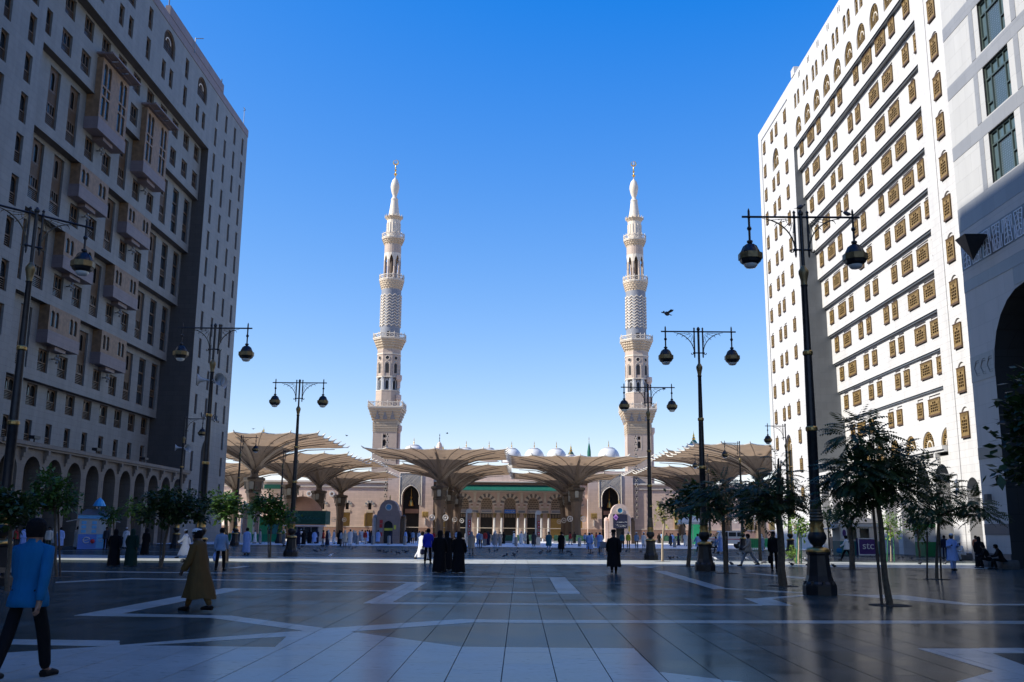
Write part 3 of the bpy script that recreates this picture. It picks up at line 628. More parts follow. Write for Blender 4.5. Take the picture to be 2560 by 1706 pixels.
# volume: ends, roof, back
for (ya, yb, X) in ((Y0L, YE, -40),):
    b.face([(-40, ya, 0), (-95, ya, 0), (-95, ya, TOP), (-40, ya, TOP)]); b.face([(-40, yb, 0), (-95, yb, 0), (-95, yb, TOP), (-40, yb, TOP)])
    b.face([(-40, ya, TOP), (-95, ya, TOP), (-95, yb, TOP), (-40, yb, TOP)]); b.face([(-95, ya, 0), (-95, yb, 0), (-95, yb, TOP), (-95, ya, TOP)])
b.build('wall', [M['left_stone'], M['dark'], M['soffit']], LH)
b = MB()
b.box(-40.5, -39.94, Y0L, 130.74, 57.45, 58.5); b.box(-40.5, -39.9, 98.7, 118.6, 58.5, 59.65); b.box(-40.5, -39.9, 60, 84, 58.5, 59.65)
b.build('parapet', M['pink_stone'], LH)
for (u, z0_, z1_) in ((118.4, 59.6, 60.5), (98.9, 59.6, 60.5)):
    q = MB(); q.tube([(-40.2, u, z0_), (-40.2, u, z1_)], .07, 6); q.build('roof_pipe', M['iron'], LH)
q = MB(); q.tube([(-40.2, 129, 58.4), (-40.2, 129, 61.3)], .05, 6); q.tube([(-40.2, 128.6, 60.6), (-40.2, 129.4, 61.2)], .05, 5); q.tube([(-40.2, 128.5, 61.1), (-40.2, 129.5, 61.1)], .04, 5); q.build('antenna', M['steel'], LH)
q = MB(); q.tube([(-39.9, 107, 58.2), (-39.9, 107, 60.2)], .06, 6); q.tube([(-39.9, 107, 60.1), (-38.9, 107, 60.1)], .05, 6); q.build('roof_bracket', M['steel'], LH)
# projecting wooden bays
def bay(Xw, dep, y0, y1, zb0, zb1, ztop, tall):
    w2 = (y1 - y0) / 2; cy = (y0 + y1) / 2
    body = MB(); PW = lambda u, z, d: (u, -dep + d, z)
    xs = [-.78, -.50, .42, .70] if not tall else [-.76, -.46, .42, .72]
    holes = []
    hh = ztop - zb1
    for s in xs:
        c = s * w2; hw = .33 if not tall else .36
        if not tall: holes.append((c - hw, c + hw, hh * .18, hh * .82, 1.0))
        else: holes += [(c - hw, c + hw, hh * .06, hh * .38), (c - hw, c + hw, hh * .41, hh * .54), (c - hw, c + hw, hh * .57, hh * .94, 1.0)]
    wall(body, PW, -w2, w2, 0, hh, holes, .12, 0, 0)
    for s in (-1, 1):
        body.face([(s * w2, -dep, 0), (s * w2, 0, 0), (s * w2, 0, hh), (s * w2, -dep, hh)])
    body.face([(-w2, -dep, hh), (w2, -dep, hh), (w2, 0, hh), (-w2, 0, hh)])
    o = body.build('bay_window', M['bay_wood'], LH, (Xw, cy, zb1), math.pi / 2)
    g = MB(); g.box(-w2 + .1, w2 - .1, -dep + .12, -.05, .05, hh - .05); g.build('pane', M['pane'], o)
    base = MB(); base.box(-w2 - .06, w2 + .06, -dep - .08, 0, zb0 - zb1, -.001); base.box(-w2 * .35, w2 * .35, -dep * .8, 0, zb0 - zb1 - .35, zb0 - zb1 - .001)
    base.build('bay_base', M['pink_stone'], o)
    if tall:
        cp = MB()
        for a, c in ((-1.08, -.5), (-.42, -.1), (-.02, .3), (.38, 1.1)): cp.box(a * w2, c * w2, -dep - .9, -dep - .1, hh + .33, hh + .39)
        cp.box(-w2 * 1.1, w2 * 1.12, -dep - 1.0, -dep - .75, hh + .26, hh + .42); cp.box(-w2 * 1.1, w2 * 1.12, -dep - .1, 0, hh + .26, hh + .42)
        for a in (-1.08, -.46, -.06, .34, 1.08): cp.box(a * w2 - .08, a * w2 + .08, -dep - .9, 0, hh + .2, hh + .259)
        cp.build('bay_canopy', M['pink_stone'], o)
    lan = MB()
    for dx, dz in ((-.42, -.1), (0, .28), (0, -.5), (.42, -.1), (0, -.1)): lan.sphere((dx * .8, -.55, zb0 - zb1 - .95 + dz * .8), .15, 8)
    lan.build('globe_lamp', M['glim'], o)
    arm_ = MB(); arm_.tube([(0, 0, zb0 - zb1 - 1.0), (0, -.55, zb0 - zb1 - 1.0)], .05, 6); arm_.tube([(-.45, -.55, zb0 - zb1 - 1.05), (.45, -.55, zb0 - zb1 - 1.05)], .03, 5); arm_.build('lamp_arm', M['iron'], o)
for (ya, yb) in ((84.8, 91.0), (95.9, 102.2)):
    bay(-41.6, 1.3, ya, yb, 38.7, 39.9, 46.0, True)
    for i, (za, zb, X) in enumerate(LVL[2:5]):
        bay(X, .95, ya, yb, za + 3.45, za + 4.65, zb - .03, False)
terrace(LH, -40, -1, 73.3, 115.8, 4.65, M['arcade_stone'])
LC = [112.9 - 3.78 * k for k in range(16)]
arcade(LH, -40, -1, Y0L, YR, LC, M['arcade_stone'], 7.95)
b = MB(); b.face([(-40, Y0L, 7.95), (-40, 73.3, 7.95), (-40, 73.3, 8.45), (-40, Y0L, 8.45)]); b.box(-40.3, -39.7, Y0L, 73.3, 8.0, 8.4); b.build('string_course', M['arcade_stone'], LH)
# brass-grey strokes of the hotel's name over the corner doorway (illegible at this distance)
def squiggle(name, mt, parent, P, u0, u1, z, h, seed, t=.05, dots=True):
    rr = random.Random(seed); b = MB(); u = u0
    while u < u1:
        n = rr.randint(5, 8); seg = []; ww = rr.uniform(.10, .2) * (u1 - u0)
        for k in range(n):
            seg.append((min(u1, u + ww * k / (n - 1)), z + h * (.15 + rr.random() * (.8 if k in (0, n - 1) else .35))))
        b.tube([P(a, c, 0) for a, c in seg], t * h, 4)
        if dots and rr.random() < .7: b.tube([P(seg[1][0], z + h * .85, 0), P(seg[1][0] + .06 * h, z + h * .95, 0)], t * h * 1.3, 4)
        u += ww * 1.12
    return b.build(name, mt, parent)
squiggle('sign_lettering', M['granite_dark'], LH, lambda u, z, d: (-39.93, u, z), 119.2, 126.2, 15.2, 1.0, 4, .09)
# ================================================================== RIGHT HOTEL
RH = empty('hotel_building', (0, 0, 0)); tag(RH, 'sunlit white hotel with golden lattice windows and stepped storeys, right of the plaza', 'hotel')
R_ = Hotel(RH, 1, -math.pi / 2)
RN = lattice_window(1.3, 2.0, False, 4, 3, M['wood']); RW = lattice_window(2.45, 2.0, False, 4, 4, M['wood']); RE = lattice_window(1.0, 2.0, False, 4, 3, M['wood'])
RNa = lattice_window(1.3, 2.2, True, 4, 3, M['wood']); RS = lattice_window(1.3, 2.5, True, 5, 3, M['wood'])
RP = fan_window(.95, 2.0, M['wood'], 1.0, .3, 3, False); RF = fan_window(2.4, 2.3, M['wood'], 1.25, .3); RF2 = fan_window(3.1, 2.8, M['wood'], 1.25, .4); RBIG = fan_window(2.9, 10.5, M['wood'], 1.3, .5); RHalf = fan_window(2.7, 2.3, M['wood'], 1.15, .3)
def rowsR(b, X, u0, u1, z0, z1, items):
    wall(b, R_.P(X), u0, u1, z0, z1, [(u - w / 2, u + w / 2, z, z + h, k, .3 if ms in (RP, RF, RF2, RBIG, RHalf) else .12) if k else (u - w / 2, u + w / 2, z, z + h, None, .3 if ms in (RP, RF, RF2, RBIG, RHalf) else .12) for u, z, w, h, k, ms in items], .3, 0)
    for u, z, w, h, k, ms in items: R_.win(ms, X, u, z)
b = MB(); it = []
for k in range(15):
    zc = 54.95 - 3.46 * k; z = zc - .95; ar = 1.0 if k >= 9 else None
    if zc < 3: continue
    it.append((127.45, z, 1.0, 2.0, ar, RE)); it.append((116.9, z, 1.0, 2.0, 1.0 if k >= 2 else None, RE))
    if k != 1 and zc > 15.5: it += [(123.4, z, 1.0, 2.0, ar, RE), (121.1, z, 1.0, 2.0, ar, RE)]
it += [(122.25, 49.9, 3.1, 2.8, 1.25, RF2), (122.3, 3.6, 2.9, 10.5, 1.3, RBIG)]
rowsR(b, 34, 113.8, YE, 0, TOP, it)
# strip nearest the camera, with a vertical groove
it = [(73.45, 51.8 - 3.475 * k + -1.2, 1.3, 2.5, 1.0, RS) for k in range(0, 13)]
rowsR(b, 34, 71.6, 74.85, 7.9, TOP, it)
wall(b, R_.P(34.12), 74.85, 75.0, 0, TOP, [], .3); wall(b, R_.P(34), 75.0, 76.85, 0, TOP, [], .3)
for yy in (74.85, 75.0): b.face([(34, yy, 0), (34.12, yy, 0), (34.12, yy, TOP), (34, yy, TOP)])
wall(b, R_.P(34), 71.6, 74.85, 0, 7.9, [(72.2, 74.2, 0, 6.0, 1.0, 1.3)], 1.3)
b.face([(36, 71.6, 0), (36, 74.85, 0), (36, 74.85, 7.9), (36, 71.6, 7.9)], 1)
# top zone
it = [(111.45 - 3.68 * k, 50.1, 2.4, 2.3, 1.25, RF) for k in range(9)]
for k in range(9): it += [(112.2 - 3.7 * k, 53.85, .95, 2.0, 1.0, RP), (110.9 - 3.7 * k, 53.85, .95, 2.0, 1.0, RP)]
rowsR(b, 34.0, 76.85, 113.8, 49.3, TOP, it)
SZ = [49.3, 46.3, 42.65, 39.1, 35.6, 32.14, 28.6, 25.1, 21.7, 18.3, 14.96]; SX = [34.0, 34.42, 34.92, 35.3, 35.72, 36.13, 36.53, 36.95, 37.37, 37.76, 38.08, 38.4]
PA = [(111.7, 0), (108.0, 1), (104.9, 0), (99.8, 0), (97.4, 0), (92.3, 0), (89.1, 1), (85.5, 1), (82.6, 0), (79.2, 0)]
PB = [(111.7, 0), (108.1, 1), (103.6, 0), (101.1, 0), (96.1, 0), (93.8, 0), (89.2, 1), (85.6, 1), (81.2, 0), (78.6, 0)]
for i in range(11):
    zb = SZ[i]; za = SZ[i + 1] if i < 10 else 8.4; X = SX[i + 1]; it = []
    if i < 10:
        pat = PA if i in (0, 4, 5, 6) else PB
        for c, wd in pat:
            z = za + 1.05
            if wd: it.append((c, z, 2.45, 2.0, None, RW))
            elif i % 3 == 1 or c < 82: it.append((c, z, 1.3, 2.2, 1.0, RNa))
            else: it.append((c, z, 1.3, 2.0, None, RN))
    else:
        it = [(c, 12.5, 1.3, 2.0, None, RN) for c in (99.4, 97.1, 92.0, 111, 105)] + [(88.8, 12.5, 2.45, 2.0, None, RW), (108.1, 12.5, 2.45, 2.0, None, RW)]
        it += [(78.6 + 4.1 * k, 9.0, 2.7, 2.3, 1.15, RHalf) for k in range(8)]
    rowsR(b, X, 76.85, 113.8, za, zb, it)
    Xa = SX[i]
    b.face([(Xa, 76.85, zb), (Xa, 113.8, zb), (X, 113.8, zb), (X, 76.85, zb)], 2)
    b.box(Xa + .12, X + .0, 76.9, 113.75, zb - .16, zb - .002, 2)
    for yy in (76.85, 113.8): b.face([(34, yy, za), (X, yy, za), (X, yy, zb), (34, yy, zb)], 2)  # return walls in dark granite: shade put into their colour
for yy in (71.6, YE): b.face([(34, yy, 0), (80, yy, 0), (80, yy, TOP), (34, yy, TOP)])
b.face([(34, 71.6, TOP), (80, 71.6, TOP), (80, YE, TOP), (34, YE, TOP)]); b.face([(80, 71.6, 0), (80, YE, 0), (80, YE, TOP), (80, 71.6, TOP)])
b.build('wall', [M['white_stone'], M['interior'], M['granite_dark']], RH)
q = MB(); q.box(33.9, 35, 111.8, 113.1, TOP, TOP + 1.0); q.build('parapet_block', M['white_stone'], RH)
# thin raised border of the end block
q = MB(); q.box(33.93, 34.0, 128.9, 129.05, 2, 56.6); q.box(33.93, 34.0, 115.6, 129.05, 56.6, 56.75); q.build('border_moulding', M['granite'], RH)
for k in range(9):
    q = MB(); u = 109.7 - 3.73 * k
    for d in (0, .45): q.box(33.97, 34.02, u + d, u + d + .12, 57.0, 57.75)
    q.build('scupper_slot', M['dark'], RH)
terrace(RH, 34, 1, 76.9, 83.4, 4.35, M['white_stone'], 8.75); terrace(RH, 34, 1, 83.5, 114.2, 4.4, M['white_stone'], 8.45)
RC = [78.35 + 3.78 * k for k in range(10)]
arcade(RH, 34, 1, 76.85, 114.0, RC, M['white_stone'], 7.95)
# ================================================================== NEAR RIGHT BUILDING
M['reveal'] = cladding('black_granite', (0.05, 0.052, 0.052), 1.6, 1.4, 0.35, 0.1, 0.3)
NB = empty('stone_building', (0, 0, 0)); tag(NB, 'grey and white banded stone building with a giant dark arch, at the right edge', 'building')
X = 25.6; Pn = lambda u, z, d: (X + d, u, z)
wins = [(47.02 - 11.8 * j, 49.8 - 11.8 * j, 20.5 + 3.86 * k, 23.42 + 3.86 * k) for j in range(5) for k in range(6)]
b = MB()
holes = [(w_[0], w_[1], w_[2], w_[3]) for w_ in wins]
arches = [(43.8 - 11.8 * j, 51.4 - 11.8 * j, -.001, 14.4, 1.0, 2.6) for j in range(5)]
wall(b, Pn, -6, 54.1, 0, 46, holes + arches, .3, 0, 1)
b.face([Pn(-6, 0, 0), Pn(-6, 0, 40), Pn(-6, 46, 40), Pn(-6, 46, 0)]); b.face([Pn(54.1, 0, 0), Pn(54.1, 0, 40), Pn(54.1, 46, 40), Pn(54.1, 46, 0)]); b.face([Pn(-6, 46, 0), Pn(54.1, 46, 0), Pn(54.1, 46, 40), Pn(-6, 46, 40)])
for a in arches: fill_arch(b, Pn, a[0], a[1], 0, 14.4, 1.0, 2.6, 1)
b.build('wall', [M['white_slab'], M['reveal']], NB)
def band(z0, z1, mt, p=.02, u0=-6, u1=54.1, cut=True, nm='stone_band'):
    segs = [(u0, u1)]
    if cut:
        for a in arches:
            if z0 >= 14.5: break
            c = (a[0] + a[1]) / 2; zz = (z0 + z1) / 2; zsp = 14.4 - 3.8
            hw = 3.8 if zz < zsp else math.sqrt(max(0, 3.8 ** 2 - (z1 - zsp) ** 2)) if z1 > zsp else 3.8
            hw = 3.8 if z1 <= zsp else 3.8
            segs = [s for (x0, x1) in segs for s in (((x0, min(x1, c - hw)), (max(x0, c + hw), x1)) if x0 < c < x1 else ((x0, x1),)) if s[1] - s[0] > .01]
    for s in segs: b = MB(); b.box(X - p, X + .01, s[0], s[1], z0, z1); b.build(nm, mt, NB)
band(16.05, 16.69, M['white_slab'], .012); band(16.7, 18.34, M['granite_dark']); band(18.35, 19.0, M['white_slab'], .012); band(19.01, 20.42, M['granite']); band(15.4, 16.04, M['granite'])
band(10.15, 11.6, M['granite']); band(5.83, 6.48, M['granite_dark']); band(1.72, 2.31, M['granite_dark']); band(0, .75, M['granite_dark'], .05)
for k in range(6):
    band(23.44 + 3.86 * k, 24.27 + 3.86 * k, M['granite'], .02)
for j in range(5):
    for (u0, u1) in ((50.35, 50.85), (45.9, 46.4)): 
        q = MB()
        for k in range(6): q.box(X - .02, X + .01, u0 - 11.8 * j, u1 - 11.8 * j, 20.43 + (3.86 * k + (.02 if k else 0)) + (3.84 - 3.84) + (0 if k == 0 else 0), 23.43 + 3.86 * k)
        q.build('vertical_band', M['granite'], NB)
q = MB()                                   # radiating dark voussoir over the first arch
for j in range(5): q.box(X - .02, X + .01, 46.5 - 11.8 * j, 48.6 - 11.8 * j, 14.45, 15.38)
q.build('keystone', M['granite'], NB)
# big green windows
fb = MB(); Pw = lambda u, z, d: (u, .12 + d, z); W, H = 2.78, 2.92
wall(fb, Pw, -W / 2, W / 2, 0, H, [(-1.3, -.8, .08, .7), (-1.3, -.8, .78, 2.1), (.8, 1.3, .08, .95), (.8, 1.3, 1.03, 2.1), (-.72, .72, .08, 2.1)] + [(-1.3 + .66 * k, -.7 + .66 * k, 2.2, 2.82) for k in range(4)], .1)
fm = fb.mesh('window', M['frame_green']); gb = MB(); gb.face([(-W / 2, .22, 0), (W / 2, .22, 0), (W / 2, .22, H), (-W / 2, .22, H)]); gm_ = gb.mesh('pane', M['pane_green'])
lb = MB()
for k in range(7):
    for j in range(14): 
        x = -.6 + k * .2; z = .16 + j * .14; lb.box(x - .05, x + .05, .205, .212, z, z + .07)
for k in range(5): lb.box(.95, 1.2, .205, .212, .2 + k * .4, .3 + k * .4)
lm = lb.mesh('pane_ornament', M['steel'])
for w_ in wins:
    o = place('window', fm, NB, (X, (w_[0] + w_[1]) / 2, w_[2]), -math.pi / 2); place('pane', gm_, o); place('pane_ornament', lm, o)
# lattice frieze: alternately upright and inverted trapezoids in white line-work
for i in range(22):
    c = 53.4 - 1.18 * i; up = i % 2 == 0; z0, z1 = 16.8, 18.2
    q = MB(); wt, wb = (.22, .42) if up else (.42, .22)
    P3 = lambda u, z: (X - .03, c + u, z)
    def ln(a, d, r=.034): q.tube([P3(*a), P3(*d)], r, 4)
    ln((-wb, z0), (-wt, z1)); ln((wb, z0), (wt, z1)); ln((-wt, z1), (wt, z1)); ln((-wb, z0), (wb, z0))
    for k in range(1, 5):
        zz = z0 + (z1 - z0) * k / 5; ww = wb + (wt - wb) * k / 5
        ln((-ww, zz), (0, zz + .14), .026); ln((0, zz + .14), (ww, zz), .026)
    ln((-.1, z0), (.12, z1), .026); ln((.12, z0), (-.1, z1), .026)
    for s in (-1, 1):
        x = s * .5; 
        if up: ln((x, z1 - .75), (x, z1), .026); ln((x, z1), (x - s * .2, z1), .026); ln((x, z1 - .75), (x - s * .17, z1), .026)
        else: ln((x, z0 + .75), (x, z0), .026); ln((x, z0), (x - s * .2, z0), .026); ln((x, z0 + .75), (x - s * .17, z0), .026)
    q.build('frieze_ornament', M['vent'], NB)
for j in range(5):                              # interlaced relief in the lower band, beside each arch
    q = MB()
    for c0 in (51.6, 43.6):
        sg = 1 if c0 > 47 else -1
        for k in range(3):
            u = c0 - 11.8 * j + sg * (.3 + .75 * k)
            for dz in (.3, .42):
                q.tube([(X - .022, u - .3, 10.15 + dz), (X - .022, u, 10.15 + dz), (X - .022, u + .25, 10.9), (X - .022, u, 11.6 - dz), (X - .022, u - .3, 11.6 - dz)], .02, 4)
    q.build('relief_ornament', M['granite_dark'], NB)
q = MB(); s = .62; T = [(X - 1.3, 50.8, 17.95), (X - 1.3, 52.0, 17.95), (X - .02, 52.0, 17.95), (X - .02, 50.8, 17.95)]; tip = (X - .66, 51.4, 16.6)
q.face(T[::-1])
for k in range(4): q.face([T[k], T[(k + 1) % 4], tip])
q.build('pyramid_lamp', M['iron'], NB)
# wall lamps and cameras low on the corner
q = MB(); q.box(X - .25, X, 53.0, 53.35, 3.5, 3.9); q.build('wall_box', M['rock'], NB)
# ================================================================== NEAR LEFT BUILDING (out of the picture, its shadow is in it)
SB = empty('stone_building', (0, 0, 0)); tag(SB, 'tall pale block standing left of the camera, just outside the picture', 'building')
b = MB(); b.box(-55.5, -40, -60, 40.0, 0, 71.4); b.build('wall', M['left_stone'], SB)
q = MB()
for k in range(18):
    for j in range(24): q.box(-40, -39.94, -57 + 4 * j, -55.4 + 4 * j, 5 + 3.7 * k, 7.2 + 3.7 * k)
tag(q.build('window', M['pane'], SB), kind='stuff')
# ================================================================== MOSQUE
M['stone_tan'] = mat('tan_carved_stone', (0.34, 0.26, 0.18), 0.6, var=0.1, scale=2)
M['mosque_up'] = cladding('minaret_pale_granite', (0.44, 0.35, 0.28), 1.6, 0.55, 0.82, 0.04, stain=0.1)
MQ = empty('mosque', (0, 252, 0)); tag(MQ, 'pink granite mosque front with striped arches and green tiled eave', 'mosque')
def PF(Y): return lambda u, z, d: (u, Y - 252 + d, z)          # mosque-local (parent at y=252)
Pm = PF(252)
# --- centre
b = MB(); holes = []
AC = [-20.85, -14.8, -8.7, -2.65, 3.4, 9.45]
for c in AC: holes.append((c - 1.55, c + 1.55, 0, 10.3, 1.0, 1.2))
wall(b, Pm, -22.4, 13.6, 0, 12.0, holes, 1.2)
wall(b, PF(251.2), 13.6, 17.3, 0, 13.6, [(14.7, 16.0, 2.7, 6.1), (14.9, 15.7, 7.0, 9.2, 'p'), (14.9, 15.7, 10.3, 11.2)], .5)
b.face([(13.6, -.8, 0), (13.6, 0, 0), (13.6, 0, 13.6), (13.6, -.8, 13.6)])
b.face([(-22.4, -2, 0), (-22.4, 0, 0), (-22.4, 0, 16), (-22.4, -2, 16)]); b.face([(17.4, -2, 0), (17.4, -.8, 0), (17.4, -.8, 16), (17.4, -2, 16)])
# gate blocks
for s, (x0, x1, g0, g1) in (('l', (-34.2, -22.4, -30.45, -25.95)), ('r', (17.4, 29.0, 20.95, 25.35))):
    wall(b, PF(250), x0, x1, 0, 17.2, [(g0, g1, 0, 13.2, 'p', 3.0)], 3.0)
    b.face([(x0, -2, 17.2), (x1, -2, 17.2), (x1, 6, 17.2), (x0, 6, 17.2)])
# side walls
for (x0, x1, wn) in ((-140, -34.2, (-38.75, -44.6, -50.9, -63.4, -70, -76)), (29.0, 140, (40.8, 46.9, 53, 59, 65, 71))):
    hs_ = []
    for c in wn: hs_ += [(c - .85, c + .85, 2.7, 6.1), (c - .42, c + .42, 6.9, 9.0, 'p')]
    wall(b, PF(250.6), x0, x1, 0, 14.1, hs_, .5)
b.face([(-140, -1.4, 14.1), (140, -1.4, 14.1), (140, 120, 14.1), (-140, 120, 14.1)])
b.face([(-23, 0, 12), (17.4, 0, 12), (17.4, 0, 16.5), (-23, 0, 16.5)])
b.build('wall', [M['mosque'], M['dark']], MQ)
# dark interior behind doors and gates
for c in AC: b = MB(); b.face([(c - 1.55, 1.2, 0), (c + 1.55, 1.2, 0), (c + 1.55, 1.2, 10.3), (c - 1.55, 1.2, 10.3)]); b.build('doorway', M['dark'], MQ)
for g0, g1 in ((-30.45, -25.95), (20.95, 25.35)): b = MB(); b.face([(g0, 1.0, 0), (g1, 1.0, 0), (g1, 1.0, 13.2), (g0, 1.0, 13.2)]); b.build('doorway', M['dark'], MQ)
for c in (-38.75, -44.6, -50.9, -63.4, -70, 40.8, 46.9, 53, 59, 65): b = MB(); b.face([(c - .42, -.92, 6.9), (c + .42, -.92, 6.9), (c + .42, -.92, 9.0), (c - .42, -.92, 9.0)]); b.build('window_recess', M['dark'], MQ)
b = MB(); b.face([(14.7, -.35, 2.7), (16, -.35, 2.7), (16, -.35, 6.1), (14.7, -.35, 6.1)]); b.face([(14.9, -.35, 7), (15.7, -.35, 7), (15.7, -.35, 11.2), (14.9, -.35, 11.2)])
b.build('window_recess', M['dark'], MQ)
# base course and cornices
b = MB()
for (x0, x1, y) in ((-140, -34.2, -1.45), (29.0, 140, -1.45), (-34.2, -30.5, -2.06), (-25.9, -22.35, -2.06), (17.35, 20.9, -2.06), (25.4, 29.05, -2.06), (13.65, 17.3, -.86)):
    b.box(x0, x1, y - .1, y + .05, 0, 2.45)
b.build('base_course', M['mosque_base'], MQ)
b = MB()
for (x0, x1) in ((-140, -34.3), (29.1, 140)):
    b.box(x0, x1, -1.9, -1.38, 13.75, 14.2); b.box(x0, x1, -1.65, -1.39, 12.6, 12.85)
b.box(-22.4, 13.6, -2.2, .1, 11.72, 12.0); b.box(-22.4, 17.4, -1.6, -.0, 14.15, 14.4); b.box(-140, 140, -1.58, -1.4, 2.46, 2.62)
b.build('cornice', M['cream_pale'], MQ)
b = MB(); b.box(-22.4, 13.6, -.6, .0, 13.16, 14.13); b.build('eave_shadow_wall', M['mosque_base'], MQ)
q = MB()                                  # corrugated green tile eave
for k in range(120):
    x = -22.4 + k * .3
    q.face([(x, -2.6, 12.05), (x + .17, -2.6, 12.05), (x + .17, -.6, 13.5), (x, -.6, 13.5)]); q.face([(x + .17, -2.6, 12.05), (x + .235, -2.57, 12.15), (x + .235, -.57, 13.6), (x + .17, -.6, 13.5)]); q.face([(x + .235, -2.57, 12.15), (x + .3, -2.6, 12.05), (x + .3, -.6, 13.5), (x + .235, -.57, 13.6)])
q.build('tiled_eave', M['green_tile'], MQ)
q = MB()
for k in range(14):
    x = -66 + k * .3
    q.box(x, x + .2, -2.6, -1.4, 11.95 + 0, 13.0)
q.build('tiled_eave', M['green_tile'], MQ)
# striped voussoirs of each arch, lattice, door columns, plaques
VW = {}
def voussoirs(cx, zc, r0, r1, n, y, par, a0=-.25, mats=('cream_pale', 'vous')):
    for i in range(n):
        t0 = a0 + (math.pi - 2 * a0) * i / n; t1 = a0 + (math.pi - 2 * a0) * (i + .96) / n
        key = (r0, r1, n, i, a0)
        if key not in VW:
            q = MB(); P = [(math.cos(t) * r, math.sin(t) * r) for r, t in ((r0, t0), (r1, t0), (r1, t1), (r0, t1))]
            q.extrude(P, lambda u, z: (u, -.14 if i % 2 else -.1, z), lambda u, z: (u, .05, z)); VW[key] = q.mesh('voussoir', M[mats[i % 2]])
        place('voussoir', VW[key], par, (cx, y, zc))
for c in AC:
    voussoirs(c, 8.9, 1.5, 2.45, 13, 0, MQ)
    q = MB(); P = lambda u, z, d: (c + u, .5 + d, z); hl = []
    for r in range(5):
        for k in range(7):
            u = (k - 3) * .4 + (.2 if r % 2 else 0); z = 7.5 + r * .52
            if abs(u) < 1.4 - max(0, r - 3) * .3: hl.append((u - .11, u + .11, z, z + .3))
    wall(q, P, -1.55, 1.55, 7.3, 10.3, hl, .2); q.build('lattice_screen', M['stone_tan'], MQ)
    q = MB(); q.box(c - 1.55, c + 1.55, .3, .5, 6.25, 7.3); q.build('lintel', M['grey_stone'], MQ)  # lintel in darker stone, shade of the arcade put into its colour
    q = MB(); q.face([(c - 1.5, .72, 7.3), (c + 1.5, .72, 7.3), (c + 1.5, .72, 10.3), (c - 1.5, .72, 10.3)]); q.build('lattice_backing', M['dark'], MQ)
    for dx in (0, 3.03):
        q = MB(); w_ = 1.4 if dx == 0 else 1.0; q.box(c + dx - w_, c + dx + w_, -.12 if dx else .2, .02 if dx else .29, 6.35, 7.15); q.box(c + dx - w_ + .12, c + dx + w_ - .12, -.16 if dx else .15, -.1 if dx else .21, 6.47, 7.03, 1)
        if c + dx + w_ < 13.6: q.build('inscribed_plaque', [M['cream_pale'], M['grey_stone']], MQ)
    q = MB()
    for k in range(7): q.box(c - 1.25 + .4 * k, c - 1.08 + .4 * k, .6, .75, 5.25, 6.1)
    q.build('transom_bar', M['stone_tan'], MQ)
    for dx in (-2.35, 2.35) if c < 9 else (-2.35,):
        x = c + dx + (.25 if dx < 0 else -.25)
        q = MB(); q.lathe([(.27, .2), (.27, 5.15)], x, -.45, 12); q.build('white_column', M['white'], MQ)
        q = MB(); q.lathe([(.3, 5.15), (.3, 5.3), (.42, 5.9), (.5, 6.1), (.5, 6.3)], x, -.45, 10); q.box(x - .35, x + .35, -.8, -.1, 0, .2); q.build('column_capital', M['bronze'], MQ)
    x = c + 3.03
    if x < 13: 
        q = MB(); q.box(x - .3, x + .3, -.35, .01, 9.1, 11.6); q.box(x - .42, x + .42, -.45, .01, 11.3, 11.62); q.build('pilaster', M['cream_pale'], MQ)
        q = MB(); q.box(x - .9, x + .9, -.16, .01, 7.25, 7.75); q.build('impost_block', M['cream'], MQ)
        for k in range(3):
            q = MB(); q.box(x - 1.05, x - .45, -.12, .01, 7.8 + .42 * k, 8.2 + .42 * k); q.box(x + .45, x + 1.05, -.12, .01, 7.8 + .42 * k, 8.2 + .42 * k); q.build('quoin_stone', M['cream_pale'] if k % 2 == 0 else M['mosque_base'], MQ)
q = MB(); q.box(-4.05, -1.25, -.3, .1, 6.35, 7.25); o = q.build('blue_sign', M['blue_sign'], MQ)
squiggle('sign_lettering', M['white'], o, lambda u, z, d: (u, -.34, z), -3.8, -1.5, 6.5, .5, 11, .07)
# warm lit doorways seen at the ends
q = MB(); q.box(8.0, 10.9, .9, 1.1, 0, 5.1); q.build('bronze_door', M['brass'], MQ)
q = MB(); q.box(-22.2, -19.4, .9, 1.1, 0, 5.1); q.build('bronze_door', M['brass'], MQ)
